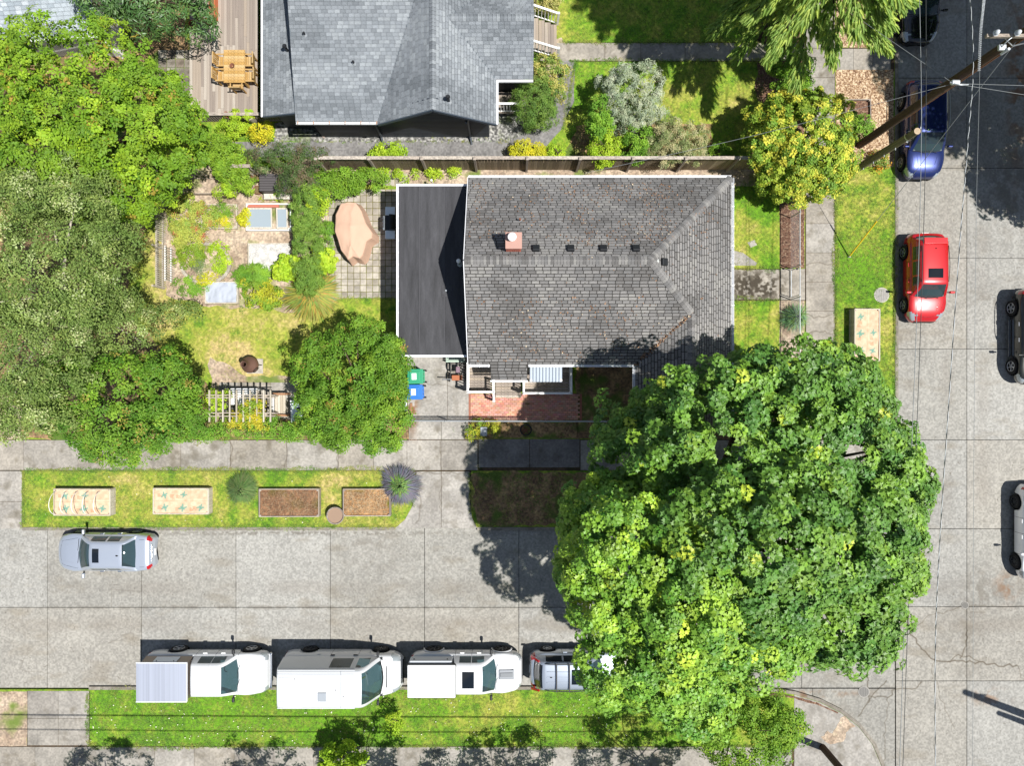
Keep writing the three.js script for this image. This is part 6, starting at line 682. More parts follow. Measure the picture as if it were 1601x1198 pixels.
// street side
shrub('clipped mixed hedge along the sidewalk below the pergola', [[360, 670, 1.0, 40, 14, 0.5], [420, 668, 1.0, 40, 14, 0.5], [470, 672, 0.9, 30, 14, 0.5], [315, 672, 0.9, 25, 16, 0.5]], 'oval', 0.09, (k) => k > 0.75 ? [0.26, 0.24, 0.08] : two(...GREEN)(k), { gap: 0.12 }, 'hedge'); shrub('golden vine spilling over the pergola slats', [[395, 640, 2.0, 18, 14, 0.4], [402, 656, 1.9, 14, 14, 0.35], [372, 655, 1.6, 18, 12, 0.35]], 'oval', 0.1, (k) => k > 0.5 ? [0.5, 0.45, 0.03] : [0.24, 0.36, 0.03], {}, 'vine'); shrub('lime vine on the left end of the pergola', [[340, 630, 1.7, 16, 20, 0.4]], 'oval', 0.1, LIME, { gap: 0.2 }, 'vine');
function grassClump(name, label, px, py, h, r, n, cols, spike, wide = 1) { const c = P(px, py, 0.3); const t = thing(name, label, 'plant', [c.x, GT, c.z]); const pos = [], col = []; for (let i = 0; i < n; i++) { const a = rr(0, 6.283), e = Math.sqrt(rnd()), R = r * e * rr(0.75, 1.1) * (0.78 + 0.44 * vn(Math.cos(a) * 1.6 + 9, Math.sin(a) * 1.6 + px)), hh = h * rr(0.7, 1) * (1 - 0.55 * e * e), w = rr(0.008, 0.016) * wide, dx = Math.cos(a), dz = Math.sin(a), b = rr(0, 0.16) * r, p0 = [dx * b, 0, dz * b], p1 = [dx * (b + R * 0.45), hh, dz * (b + R * 0.45)], p2 = [dx * (b + R), hh * (1 - 0.5 * e), dz * (b + R)]; const k = pick(cols).map((q) => q * rr(.8, 1.2)), k2 = spike && e > 0.55 ? spike.map((q) => q * rr(.8, 1.2)) : k; const s = [-dz * w, 0, dx * w]; const L = (p, q) => [p[0] + s[0] * q, p[1], p[2] + s[2] * q]; pos.push(...L(p0, 1), ...L(p0, -1), ...L(p1, 1), ...L(p1, 1), ...L(p0, -1), ...L(p1, -1), ...L(p1, spike ? 1.6 : 1), ...L(p1, spike ? -1.6 : -1), ...p2); for (let q = 0; q < 6; q++) col.push(...k); for (let q = 0; q < 3; q++) col.push(...k2); } const g = new THREE.BufferGeometry(); g.setAttribute('position', new THREE.Float32BufferAttribute(pos, 3)); g.setAttribute('color', new THREE.Float32BufferAttribute(col, 3)); g.computeVertexNormals(); mesh('blades', g, phys(0xffffff, 0.8, { vertexColors: true, transmission: 0.3, thickness: 0, side: THREE.DoubleSide }), t, null, 'stuff'); return t; }
grassClump('lavender_bush', 'round lavender bush with grey-violet spikes at the driveway apron', 626, 758, 0.75, 0.98, 2600, [[0.12, 0.24, 0.04], [0.2, 0.34, 0.06], [0.10, 0.18, 0.05]], [0.15, 0.148, 0.18]); grassClump('ornamental_grass', 'round green clump of fine ornamental grass between two raised beds', 381, 764, 0.8, 0.85, 3000, [[0.08, 0.17, 0.03], [0.13, 0.22, 0.05], [0.17, 0.24, 0.07]]);
grassClump('yucca_plant', 'spiky blue-green plants growing through the wire fence', 1242, 497, 0.7, 0.8, 700, [[0.10, 0.2, 0.1], [0.16, 0.3, 0.14], [0.2, 0.34, 0.06]]);
shrub('yellow-green shrub around the grey meter box by the driveway', [[745, 672, 0.5, 14, 13, 0.32], [768, 670, 0.5, 14, 12, 0.3]], 'lance', 0.13, (k) => k > 0.5 ? [0.4, 0.42, 0.03] : [0.18, 0.3, 0.03], { gap: 0.15 }, 'shrub');
shrub('feathery lime bush at the bottom edge', [[533, 1188, 1.2, 35, 22, 0.7]], 'round', 0.1, LIME, {}, 'bush'); shrub('small young street tree casting a shadow on the far verge', [[617, 1130, 1.1, 12, 14, 0.35]], 'oval', 0.1, LIME, { gap: 0.15 }, 'sapling');
tree('street_tree', 'small light green street tree on the far corner verge', 'tree', [[1165, 1150, 3.2, 70, 50, 1.1], [1210, 1130, 3, 45, 40, 0.9], [1110, 1130, 3, 40, 40, 0.9]], { ...viburnumO, size: 0.10, R: 0.19, n: 15, gap: 0.03, innerKeep: 0.9, pack: 1.5, col: two([0.1, 0.24, 0.015], [0.32, 0.47, 0.03]) }, { base: P(1120, 1095).setY(GT), r: 0.08, limbs: 12 });
// trees just outside the picture that shade the verge and the side street
for (const [px, py, h, r, rv, gap, lab] of [[628, 1200, 4.6, 55, 1.0, 0.1, 'small street tree on the far sidewalk, its shadow on the verge'], [470, 1225, 4.2, 50, 1.2, 0.6, 'sparse young tree on the far sidewalk with open branches'], [850, 1225, 4.2, 65, 1.1, 0.15, 'broad street tree on the far sidewalk behind the scooped pickup'], [1045, 1205, 4.6, 75, 1.2, 0.12, 'dense street tree on the far sidewalk nearest the corner'], [235, 1245, 4.6, 60, 1.2, 0.1, 'street tree on the far sidewalk nearest the alley'], [735, 1235, 3.6, 40, .9, .2, 'slim street tree on the far sidewalk, between two broader ones']]) { const b = P(px, py).setY(GT), t = thing('verge_tree', lab, 'tree', b, 0, 'trees along the far sidewalk'); const f = foliage(t, [[0, h, 0, r / PX, rv, r / PX * 0.9]], { ...viburnumO, size: 0.13, gap, innerKeep: 0.3, col: two(...GREEN), floor: 1 }); trunkOf(t, v(0, 0, 0), v(0.1, h - 0.4, 0), 0.08, f.lobes, 12, M.trunk); }
for (const [x, z, h, r, lab] of [[27.6, -19.2, 10.5, 4.6, 'large broadleaf tree across the side street at the top'], [27.0, -14.6, 10.5, 4.0, 'large broadleaf tree across the side street behind the pole'], [27.7, -9.7, 6.5, 2.1, 'smaller broadleaf tree across the side street']]) { const t = thing('shade_tree', lab, 'tree', [x, GT, z], 0, 'trees across the side street'); const f = foliage(t, [[0, h, 0, r, r * 0.7, r], [-r * 0.4, h - 1.5, r * 0.5, r * 0.6, r * 0.5, r * 0.6]], { ...mapleO, gap: 0.05, innerKeep: 0.9, size: 0.2, R: 0.3, lobe: [0.4, 0.7], col: two([0.06, 0.16, 0.03], [0.16, 0.3, 0.05]), key: 4 }); trunkOf(t, v(0, 0, 0), v(0, h - 1, 0), 0.25, f.lobes, 14, M.darkTrunk); }
{ // tall feathery conifer: drooping boughs with sprays
  const B = v(12.3, GT, -16.9), t = thing('conifer_tree', 'tall feathery yellow-green conifer with drooping boughs at the top edge', 'tree', B); mesh('trunk', limbGeo(v(0, 0, 0), v(0.1, 21, 0), 0.4, 0.03, 0.1, 12, 10), M.darkTrunk, t);
  const frond = []; for (let i = 0; i < 15; i++) { const x = i / 15, l = 0.2 * (1 - x * 0.8), w = 0.012; for (const s of [1, -1]) { const bx = x * 0.42, by = -x * x * 0.1, ex = bx + l * 0.85, ez = s * l * 0.55; frond.push(bx - w, by, 0, bx + w * 1.6, by, 0, (bx + ex) / 2 + w, by + 0.01, ez / 2 + s * w, (bx + ex) / 2 + w, by + 0.01, ez / 2 + s * w, bx + w * 1.6, by, 0, ex, by - 0.04, ez); } } const fg = new THREE.BufferGeometry(); fg.setAttribute('position', new THREE.Float32BufferAttribute(frond, 3)); fg.computeVertexNormals(); fg.setAttribute('uv', new THREE.Float32BufferAttribute(new Float32Array(frond.length / 3 * 2), 2));
  const inst = [], limbs = []; for (let k = 0; k < 210; k++) { const y = 4.2 + 15.9 * Math.pow(k / 210, 1.05), R = 4.6 * Math.pow(1 - (y - 4.2) / 17.8, 0.64) * rr(0.6, 1.08), a = k * 2.39996 + rr(-.3, .3), dx = Math.cos(a), dz = Math.sin(a), drop = rr(0.02, 0.2); limbs.push(limbGeo(v(0, y, 0), v(dx * R, y - R * drop, dz * R), 0.06, 0.01, 0.15, 6, 4)); const n = Math.round(R * 44); for (let i = 0; i < n; i++) { const f = 0.15 + 0.85 * Math.sqrt((i + rnd()) / n), br = Math.floor(rnd() * 9) / 9, side = rr(-1, 1) * (1.08 - f) * 0.95 + (br - 0.5) * 0.25, x = dx * R * f - dz * side, z = dz * R * f + dx * side, yy = y - R * drop * f * f - Math.abs(side) * 0.2 + rr(-.05, .08); inst.push([x, yy, z, a + Math.atan2(side, 0.5) * 0.7 + rr(-.35, .35), rr(-0.05, 0.4)]); } }
  mesh('limbs', merge(limbs), M.darkTrunk, t, null, 'stuff'); const im = new THREE.InstancedMesh(fg, leafM, inst.length), T = new THREE.Object3D(), c = new THREE.Color(); inst.forEach(([x, y, z, a, d], i) => { T.position.set(x, y, z); T.rotation.set(rr(-.4, .4), -a, -d, 'YZX'); T.scale.setScalar(rr(0.5, 0.95)); T.updateMatrix(); im.setMatrixAt(i, T.matrix); const k = rnd(); c.setRGB(lerp(0.2, 0.52, k * k), lerp(0.34, 0.62, k * k), lerp(0.05, 0.11, k)); im.setColorAt(i, c); }); im.name = 'boughs'; im.userData.kind = 'stuff'; t.add(im); }
// ---------------------------------------------------------------- fences
{ const t = thing('board_fence', 'long weathered board fence with capped rail between the two houses', 'fence'); const a = P(512, 267), b = P(1212, 267), z = a.z, n = Math.round((b.x - a.x) / 0.146), G = new THREE.BoxGeometry(0.138, 1.72, 0.022);
  for (let i = 0; i < n; i++) { const o = mesh('board', G, pick(M.fenceWood), t, [a.x + (i + 0.5) * (b.x - a.x) / n, GT + 0.92 + rr(-.012, .012), z + rr(-.003, .003)]); o.rotation.z = rr(-.006, .006); }
  const np = 9; for (let i = 0; i <= np; i++) { const x = lerp(a.x, b.x, i / np); box('post', M.greyWood[1], t, [x, GT + 0.95, z + 0.07], [0.1, 1.9, 0.1]); mesh('post_cap', new THREE.ConeGeometry(0.1, 0.07, 4, 1), M.greyWood[0], t, [x, GT + 1.95, z + 0.07]).rotation.y = Math.PI / 4; if (i < np) box('rail', M.greyWood[3], t, [x + (b.x - a.x) / np / 2, GT + 0.4, z - 0.035], [(b.x - a.x) / np, 0.09, 0.04]); }
  for (let i = 0; i < np; i++) box('cap_rail', M.greyWood[i % 2 ? 0 : 2], t, [lerp(a.x, b.x, (i + 0.5) / np), GT + 1.81, z + 0.01], [(b.x - a.x) / np - 0.004, 0.035, 0.15]); }
{ const t = thing('picket_fence', 'low pale picket fence along the vegetable plot', 'fence'); const a = P(261, 268), b = P(261, 452), n = 58; for (let i = 0; i < n; i++) { if (i === 36) continue; const z = lerp(a.z, b.z, (i + 0.5) / n); box('picket', pick(M.paleWood), t, [a.x + 0.03, GT + 0.5, z], [0.02, 1.0 + rr(-.03, .03), 0.055]); }
  for (const y of [0.25, 0.82]) box('rail', M.paleWood[0], t, [a.x - 0.01, GT + y, (a.z + b.z) / 2], [0.05, 0.08, b.z - a.z]); for (let i = 0; i <= 3; i++) box('post', M.paleWood[1], t, [a.x - 0.06, GT + 0.55, lerp(a.z, b.z, i / 3)], [0.09, 1.1, 0.09]);
  const g = thing('garden_gate', 'open pale slatted garden gate beside the picket fence', 'gate'); for (let i = 0; i < 14; i++) box('slat', pick(M.paleWood), g, [P(275, 0).x + 0.02, GT + 0.5, lerp(P(0, 391).z, P(0, 444).z, (i + 0.5) / 14)], [0.02, 0.95, 0.05]); for (const y of [0.3, 0.85]) box('rail', M.white, g, [P(275, 0).x - 0.02, GT + y, P(0, 417).z], [0.04, 0.07, 1.66]); }
function trellis(label, x0, x1, py, h, n) { const t = thing('trellis', label, 'trellis'); const a = P(x0, py), b = P(x1, py); for (let i = 0; i <= n; i++) box('upright', M.paleWood[i % 3], t, [lerp(a.x, b.x, i / n), GT + h / 2, a.z], [0.05, h, 0.04]); for (const y of [0.5, 1.0, 1.45, h - 0.06]) box('slat', M.paleWood[0], t, [(a.x + b.x) / 2, GT + y, a.z - 0.04], [b.x - a.x + 0.2, 0.05, 0.025]); box('top_board', M.greyWood[1], t, [(a.x + b.x) / 2, GT + h + 0.02, a.z - 0.02], [b.x - a.x + 0.25, 0.035, 0.16]); }
trellis('grey timber trellis at the corner of the picket plot', 292, 330, 281, 1.7, 4); trellis('grey timber trellis half hidden by vine above the north bed', 385, 410, 279, 1.7, 3);
{ const t = thing('lattice_fence', 'low dark slatted rail fence at the foot of the deck', 'fence'); const a = P(318, 192), b = P(455, 192); for (let i = 0; i < 34; i++) box('slat', M.greyWood[3], t, [lerp(a.x, b.x, (i + 0.5) / 34), GT + 0.45, a.z], [0.045, 0.8, 0.03]); for (const y of [0.1, 0.85]) box('rail', M.greyWood[1], t, [(a.x + b.x) / 2, GT + y, a.z - 0.04], [b.x - a.x, 0.06, 0.05]); for (let i = 0; i < 3; i++) box('post', M.greyWood[1], t, [lerp(a.x, b.x, i / 2), GT + 0.5, a.z - 0.02], [0.09, 1.0, 0.09]); box('cap_board', M.greyWood[0], t, [(a.x + b.x) / 2, GT + 0.92, a.z - 0.02], [b.x - a.x + 0.1, 0.03, 0.14]); }
function chainLink(label, pts, h, gate) { const t = thing('wire_fence', label, 'fence'), wires = []; for (let k = 0; k < pts.length - 1; k++) { const a = P(...pts[k]).setY(GT), b = P(...pts[k + 1]).setY(GT), d = b.clone().sub(a), L = d.length(); d.normalize(); const n = Math.max(1, Math.round(L / 2.5)); for (let i = 0; i <= n; i++) { const p = a.clone().addScaledVector(d, L * i / n); if (i || !k) { bar('post', M.galv, t, [p.x, GT, p.z], [p.x, GT + h + 0.06, p.z], 0.026); mesh('post_cap', new THREE.SphereGeometry(0.034, 10, 6), M.galv, t, [p.x, GT + h + 0.06, p.z]); } } bar('top_rail', M.galv, t, [a.x, GT + h, a.z], [b.x, GT + h, b.z], 0.021);
    for (let s = -h; s < L; s += 0.085) for (const dir of [1, -1]) { const s0 = Math.max(0, s), s1 = Math.min(L, s + h); if (s1 - s0 < 0.05) continue; const y0 = dir > 0 ? s0 - s : h - (s0 - s), y1 = dir > 0 ? s1 - s : h - (s1 - s); const p = a.clone().addScaledVector(d, s0), q = a.clone().addScaledVector(d, s1); wires.push(gbar([p.x, GT + 0.03 + y0 * 0.97, p.z], [q.x, GT + 0.03 + y1 * 0.97, q.z], 0.0028, 0.0028, 3)); } } mesh('wire_mesh', merge(wires), M.galv, t, null, 'stuff'); return t; }
chainLink('galvanised wire fence along the sidewalk by the driveway and brick path', [[640, 656.5], [760, 656.8], [945, 657.5], [1120, 658]], 1.05); chainLink('galvanised wire fence in the mulch strip beside the east sidewalk', [[1234, 262], [1234, 421]], 1.1); chainLink('galvanised wire fence at the spiky blue-green plants', [[1234, 469], [1234, 570]], 1.1);
{ const t = thing('wire_gate', 'narrow wire gate standing at the end of the front walk', 'gate'); const a = P(1234, 424), b = P(1234, 466); for (const [p, q] of [[[a.x, .2, a.z], [a.x, 1.2, a.z]], [[b.x, .2, b.z], [b.x, 1.2, b.z]], [[a.x, .2, a.z], [b.x, .2, b.z]], [[a.x, 1.2, a.z], [b.x, 1.2, b.z]]]) bar('frame_tube', M.galv, t, p, q, 0.02); mesh('latch', new THREE.BoxGeometry(0.05, 0.12, 0.06), M.darkMetal, t, [a.x, 0.9, a.z + 0.05]); }
// ---------------------------------------------------------------- raised beds
const cardT = (() => { const c = document.createElement('canvas'); c.width = 1024; c.height = 512; const k = c.getContext('2d'); k.fillStyle = '#bfa488'; k.fillRect(0, 0, 1024, 512); const im = k.getImageData(0, 0, 1024, 512); for (let i = 0; i < im.data.length; i += 4) { const x = (i / 4) % 1024, y = Math.floor(i / 4096), n = (fbm(x / 60, y / 60, 4) - 0.5) * 46 + (NT[(i / 4 * 7) & 65535] - 0.5) * 12; im.data[i] += n; im.data[i + 1] += n; im.data[i + 2] += n; } k.putImageData(im, 0, 0);
  const leaf = (x, y, s) => { k.save(); k.translate(x, y); k.scale(s, s); k.rotate(x * 0.01); k.fillStyle = 'rgba(92,138,122,.75)'; for (const [ex, ey, a, b, q] of [[-14, -10, 20, 9, 0.6], [14, -12, 20, 9, -0.6], [-16, 12, 18, 8, -0.5], [15, 12, 19, 8, 0.5], [0, 0, 7, 26, 0]]) { k.beginPath(); k.ellipse(ex, ey, a, b, q, 0, 7); k.fill(); } k.restore(); };
  for (const [x, y, s] of [[190, 130, 2.1], [560, 120, 2.0], [200, 390, 2.3], [540, 400, 2.4], [880, 390, 2.2]]) leaf(x, y, s); k.fillStyle = '#9a6a48'; for (const [x, y] of [[90, 110], [440, 140], [90, 370], [430, 400], [760, 380], [330, 130], [700, 410]]) for (let r = 0; r < 4; r++) k.fillRect(x - 30, y - 10 + r * 18, rr(40, 95), 8); k.strokeStyle = 'rgba(96,66,40,.8)'; k.lineWidth = 3; k.beginPath(); k.moveTo(0, 258); k.lineTo(1024, 250); k.stroke(); for (const x of [350, 690]) { k.strokeStyle = 'rgba(120,84,54,.5)'; k.lineWidth = 2; k.beginPath(); k.moveTo(x, 0); k.lineTo(x + 6, 512); k.stroke(); }
  const t = new THREE.CanvasTexture(c); t.colorSpace = THREE.SRGBColorSpace; return t; })();
M.card = std(0xffffff, 0.9, { map: cardT }); M.fabric = std(0xd9d6d0, 0.95, { map: tShingle }); M.straw = std(0xe0c29a, 0.97, { map: soilMap });
function bed(label, x0, y0, x1, y1, h, wm, fillM, fillY, name = 'raised_bed', group, rough = 0.01, t = 0.045) {
  const a = P(x0, y0, h), b = P(x1, y1, h), c = [(a.x + b.x) / 2, GT, (a.z + b.z) / 2], w = b.x - a.x, d = b.z - a.z, o = thing(name, label, 'planter', c, rr(-.006, .006), group); const n = Math.max(1, Math.round(h / 0.16)); for (let r = 0; r < n; r++) { const y = (r + 0.5) * h / n, hh = h / n - 0.006; for (const s of [1, -1]) { box('side_board', pick(wm), o, [0, y, s * (d / 2 - t / 2)], [w, hh, t]); box('end_board', pick(wm), o, [s * (w / 2 - t / 2), y, 0], [t, hh, d - t * 2 - 0.004]); } } for (const sx of [1, -1]) for (const sz of [1, -1]) box('corner_post', pick(wm), o, [sx * (w / 2 - t - 0.035), h / 2 + 0.01, sz * (d / 2 - t - 0.035)], [0.06, h + 0.02, 0.06]);
  const nx = 36, nz = 18, g = new THREE.PlaneGeometry(w - 2 * t - 0.01, d - 2 * t - 0.01, nx, nz); g.rotateX(-Math.PI / 2); const p = g.attributes.position; for (let i = 0; i < p.count; i++) p.setY(i, fillY * h + (fbm(p.getX(i) * 2.2 + x0, p.getZ(i) * 2.2, 3) - 0.5) * rough * 6); g.computeVertexNormals(); if (fillM !== M.card && fillM !== M.fabric) { g.translate(c[0], 0, c[2]); worldUV(g); g.translate(-c[0], 0, -c[2]); } mesh(fillM === M.card ? 'paper_sheet' : fillM === M.fabric ? 'cloth_cover' : 'fill', g, fillM, o); return o; }
const GB = 'raised beds on the verges';
bed('raised bed covered with printed tan paper, under white hoops', 86, 764, 175, 806, 0.45, M.paleWood, M.card, 0.9, 'raised_bed', GB); bed('raised bed covered with printed tan paper, right of the hooped one', 241, 763, 328, 804, 0.45, M.paleWood, M.card, 0.9, 'raised_bed', GB);
bed('long raised bed of bare brown compost between the grass clump and barrel', 406, 764, 500, 808, 0.34, M.greyWood, std(0xcfae94, 0.97, { map: soilMap, bumpMap: bumpW, bumpScale: 0.04 }), 0.75, 'raised_bed', GB, 0.02); bed('short raised bed of pale straw beside the lavender', 537, 764, 611, 807, 0.34, M.greyWood, M.straw, 0.75, 'raised_bed', GB, 0.02); { const o = bed('tall narrow raised bed with printed paper on the side-street verge', 1334, 483, 1374, 565, 0.55, M.paleWood, M.card, 0.93, 'raised_bed', GB); const u = o.children.find((q) => q.name === 'paper_sheet').geometry.attributes.uv; for (let i = 0; i < u.count; i++) u.setXY(i, u.getY(i), u.getX(i)); }
{ // straw and stalks lying in the open beds
  for (const [x0, y0, x1, y1, lab, ca] of [[410, 768, 496, 804, 'loose brown stalks strewn over the compost bed', [0.4, 0.28, 0.17]], [541, 768, 606, 802, 'pale straw strewn in the short bed', [0.55, 0.42, 0.26]]]) { const L = []; const col = []; for (let i = 0; i < 900; i++) { const p = P(rr(x0, x1), rr(y0, y1), 0.3), a = rr(0, 6.28), l = rr(0.05, 0.22); const g = gbar([p.x, GT + 0.29 + rr(0, .05), p.z], [p.x + Math.cos(a) * l, GT + 0.3 + rr(0, .06), p.z + Math.sin(a) * l], 0.005, 0.003, 3); L.push(g); const k = rr(0.5, 1.4); for (let q = 0; q < (g.index ? g.index.count : g.attributes.position.count); q++) col.push(ca[0] * k, ca[1] * k, ca[2] * k); } const g = merge(L); g.setAttribute('color', new THREE.Float32BufferAttribute(col, 3)); const o = mesh('straw', g, std(0xffffff, 0.9, { vertexColors: true }), scene); o.name = numbered('straw'); o.userData = { kind: 'stuff', label: lab, category: 'straw' }; } }
for (let i = 0; i < 5; i++) { const x = [92, 109, 126, 143, 160][i], a = P(x, 768, 0.4), b = P(x, 803, 0.4), pts = []; for (let k = 0; k <= 16; k++) { const q = Math.PI * k / 16; pts.push([a.x - 0.02 + 0.06 * Math.sin(q), GT + 0.42 + 0.62 * Math.sin(q), lerp(a.z, b.z, 0.5 - 0.5 * Math.cos(q))]); } const o = mesh('hoop', tube(pts, 0.013, 32, 6), M.white, scene); tag(o, ['white plastic hoop nearest the alley over the paper-covered bed', 'second white hoop from the alley over the paper-covered bed', 'middle white hoop over the paper-covered bed', 'fourth white hoop from the alley over the paper-covered bed', 'white plastic hoop farthest from the alley over the paper-covered bed'][i], 'hoop', 'hoops over the paper-covered bed'); }
bed('north vegetable bed with weathered boards and scattered debris', 288, 279, 371, 304, 0.3, M.greyWood, M.soil, 0.8); bed('framed vegetable plot with crops behind the picket fence', 316, 320, 372, 358, 0.2, M.paleWood, M.soil, 0.8); bed('grey cloth-covered bed below the cold frame', 389, 381, 456, 425, 0.3, M.paleWood, M.fabric, 0.95); bed('small bed under a crumpled white cover near the lawn', 322, 441, 373, 475, 0.25, M.paleWood, std(0x9fa5b0, 0.7), 1.0, 'raised_bed', undefined, 0.035);
{ const o = bed('white cold frame with glass lids beside the hedge', 386, 319, 456, 361, 0.35, [M.white], M.soil, 0.55, 'cold_frame'); o.userData.category = 'cold frame'; for (const [x, w] of [[-0.42, 1.25], [0.68, 0.55]]) { const l = new THREE.Group(); l.name = 'lid'; l.position.set(x, 0.4, 0.08); l.rotation.x = 0.06; o.add(l); for (const [a, b, c, d] of [[0, -0.46, w, 0.07], [0, 0.46, w, 0.07], [-w / 2 + 0.03, 0, 0.06, 0.85], [w / 2 - 0.03, 0, 0.06, 0.85]]) box('lid_frame', M.paleWood[2], l, [a, 0, b], [c, 0.04, d]); box('pane', phys(0xc4d0d8, 0.12, { transmission: 0.55, thickness: 0 }), l, [0, 0.005, 0], [w - 0.12, 0.008, 0.85]); } box('brick_row', M.brick[2], o, [-0.25, 0.3, -0.52], [1.5, 0.1, 0.12]); }
{ const t = thing('stone_ring', 'ring of grey stones edging the round vegetable bed', 'edging'); const c = P(324, 413); for (let i = 0; i < 26; i++) { const a = -1.9 + i * 0.19, m = rbox('stone', pick(M.paver), t, [c.x + Math.cos(a) * 1.18, GT + 0.05, c.z + Math.sin(a) * 0.95], [0.15, 0.12, 0.24], 0.03); m.rotation.y = -a + rr(-.1, .1); } }
{ const c = P(430, 286, 0.8), t = thing('compost_bin', 'black slatted compost bin with a pale front board', 'bin', [c.x, GT, c.z]); for (let i = 0; i < 7; i++) box('lid_slat', std(0x4b4748, 0.6), t, [0, 0.78, -0.36 + i * 0.12], [1.4, 0.03, 0.1]); box('body', M.black, t, [0, 0.38, 0], [1.36, 0.74, 0.84]); box('front_board', M.paleWood[2], t, [0.05, 0.34, 0.56], [1.4, 0.06, 0.26]); }
function pot(label, px, py, r, h, m, fill, name = 'plant_pot', group) { const c = P(px, py, h); const t = thing(name, label, name === 'barrel_planter' ? 'barrel' : 'pot', [c.x, GT, c.z], 0, group); mesh('body', new THREE.LatheGeometry([[0, 0.01], [r * 0.78, 0.01], [r * 0.98, h * 0.9], [r * 1.06, h * 0.9], [r * 1.06, h], [r * 0.93, h], [r * 0.9, h * 0.8]].map(([x, y]) => new THREE.Vector2(x, y)), 24), m, t); mesh('soil', new THREE.CircleGeometry(r * 0.93, 24), fill, t, [0, h * 0.86, 0]).rotation.x = -Math.PI / 2; return t; }
{ const t = pot('half barrel planter between the two open raised beds', 525, 806, 0.4, 0.42, M.greyWood[3], std(0x8a7462, 0.97), 'barrel_planter'); for (const y of [0.12, 0.32]) mesh('hoop_band', new THREE.CylinderGeometry(0.37 + y * 0.08, 0.365 + y * 0.08, 0.04, 24, 1, true), M.darkMetal, t, [0, y, 0]); }
pot('brown clay pot beside the compost bin', 401, 278, 0.22, 0.4, M.rust, M.darkSoil); pot('squat brown pot in front of the compost bin', 404, 298, 0.2, 0.25, M.rust, M.darkSoil);
// ---------------------------------------------------------------- yard things
{ const c = P(400, 571), t = thing('chiminea', 'dark rusty chiminea on a square paving stone', 'fireplace', [c.x, GT, c.z]); box('base_stone', M.paver[2], t, [0.02, 0.03, 0.06], [0.78, 0.05, 0.72]); mesh('bowl', new THREE.LatheGeometry([[0.16, 0.3], [0.3, 0.36], [0.39, 0.52], [0.4, 0.66], [0.32, 0.82], [0.18, 0.95], [0.13, 1.1], [0.12, 1.35], [0.16, 1.4], [0.14, 1.4], [0.1, 1.36], [0.1, 1.1]].map(([x, y]) => new THREE.Vector2(x, y)), 28), std(0x6e5246, 0.6, { metalness: 0.3 }), t); for (let k = 0; k < 3; k++) { const a = k * 2.1; bar('leg', M.darkMetal, t, [Math.cos(a) * 0.2, 0.36, Math.sin(a) * 0.2], [Math.cos(a) * 0.36, 0.05, Math.sin(a) * 0.36], 0.02); } mesh('mouth', xf(new THREE.TorusGeometry(0.15, 0.02, 6, 20), [0.28, 0.6, 0.25], [0, 0.85, 0]), M.black, t); }
{ // covered patio set
  const px = [[527, 340], [536, 321], [546, 318], [561, 320], [571, 333], [577, 350], [588, 368], [588, 376], [578, 383], [573, 402], [568, 410], [556, 406], [548, 411], [536, 396], [526, 366]], h = 1.15, pv = px.map(([x, y]) => P(x, y, 0.55)); const c = P(553, 364, 0.6), t = thing('furniture_cover', 'tan fitted cover draped over patio furniture beside the hedge', 'cover', [c.x, GT, c.z]); const N = 90, R = 22, pos = [], idx = []; const ring = (u) => { const n = pv.length, f = u * n, i = Math.floor(f) % n, k = f - Math.floor(f), a = pv[i], b = pv[(i + 1) % n]; return [lerp(a.x, b.x, k) - c.x, lerp(a.z, b.z, k) - c.z]; };
  for (let r = 0; r <= R; r++) { const s = r / R; for (let i = 0; i < N; i++) { const [x, z] = ring(i / N); const q = s < 0.62 ? s / 0.62 * 0.9 : 0.9 + (s - 0.62) / 0.38 * 0.16; const top = s < 0.62 ? h - 0.16 * Math.pow(s / 0.62, 2) - 0.12 * Math.abs(Math.sin(z * 1.5 + 0.4)) * (1 - s) : lerp(h - 0.16, 0.03, Math.pow((s - 0.62) / 0.38, 1.2)); const wr = (Math.sin(i * 0.9 + 2.5 * vn(i * 0.3, r * 0.2)) * 0.012 + Math.sin(i * 0.37 + 1) * 0.02) * sstep(0.15, 0.9, s); const L = Math.hypot(x, z) || 1; const ridge = 0.04 * Math.exp(-Math.pow((x * q + 0.15 * z * q - 0.02) / 0.12, 2)) * (1 - s); pos.push(x * q + x / L * wr * 0.6, top + ridge + (fbm(x * q * 3 + 9, z * q * 3, 3) - 0.5) * 0.05, z * (0.5 * Math.min(1, q) + 0.5) * (q > 1 ? q : 1) + z / L * wr); } } for (let r = 0; r < R; r++) for (let i = 0; i < N; i++) { const a = r * N + i, b = r * N + (i + 1) % N, d = a + N, e = b + N; idx.push(a, b, d, b, e, d); } const g = new THREE.BufferGeometry(); g.setAttribute('position', new THREE.Float32BufferAttribute(pos, 3)); g.setIndex(idx); g.computeVertexNormals(); metreUV(g); mesh('cloth', g, std(0xbb9a84, 0.85, { bumpMap: bumpFine, bumpScale: 0.003, side: THREE.DoubleSide }), t); mesh('drawcord', tube([[0.5, 0.06, 0.9], [0.62, 0.02, 1.1], [0.7, 0.02, 1.2]], 0.015, 8, 5), M.plasticGrey, t); }
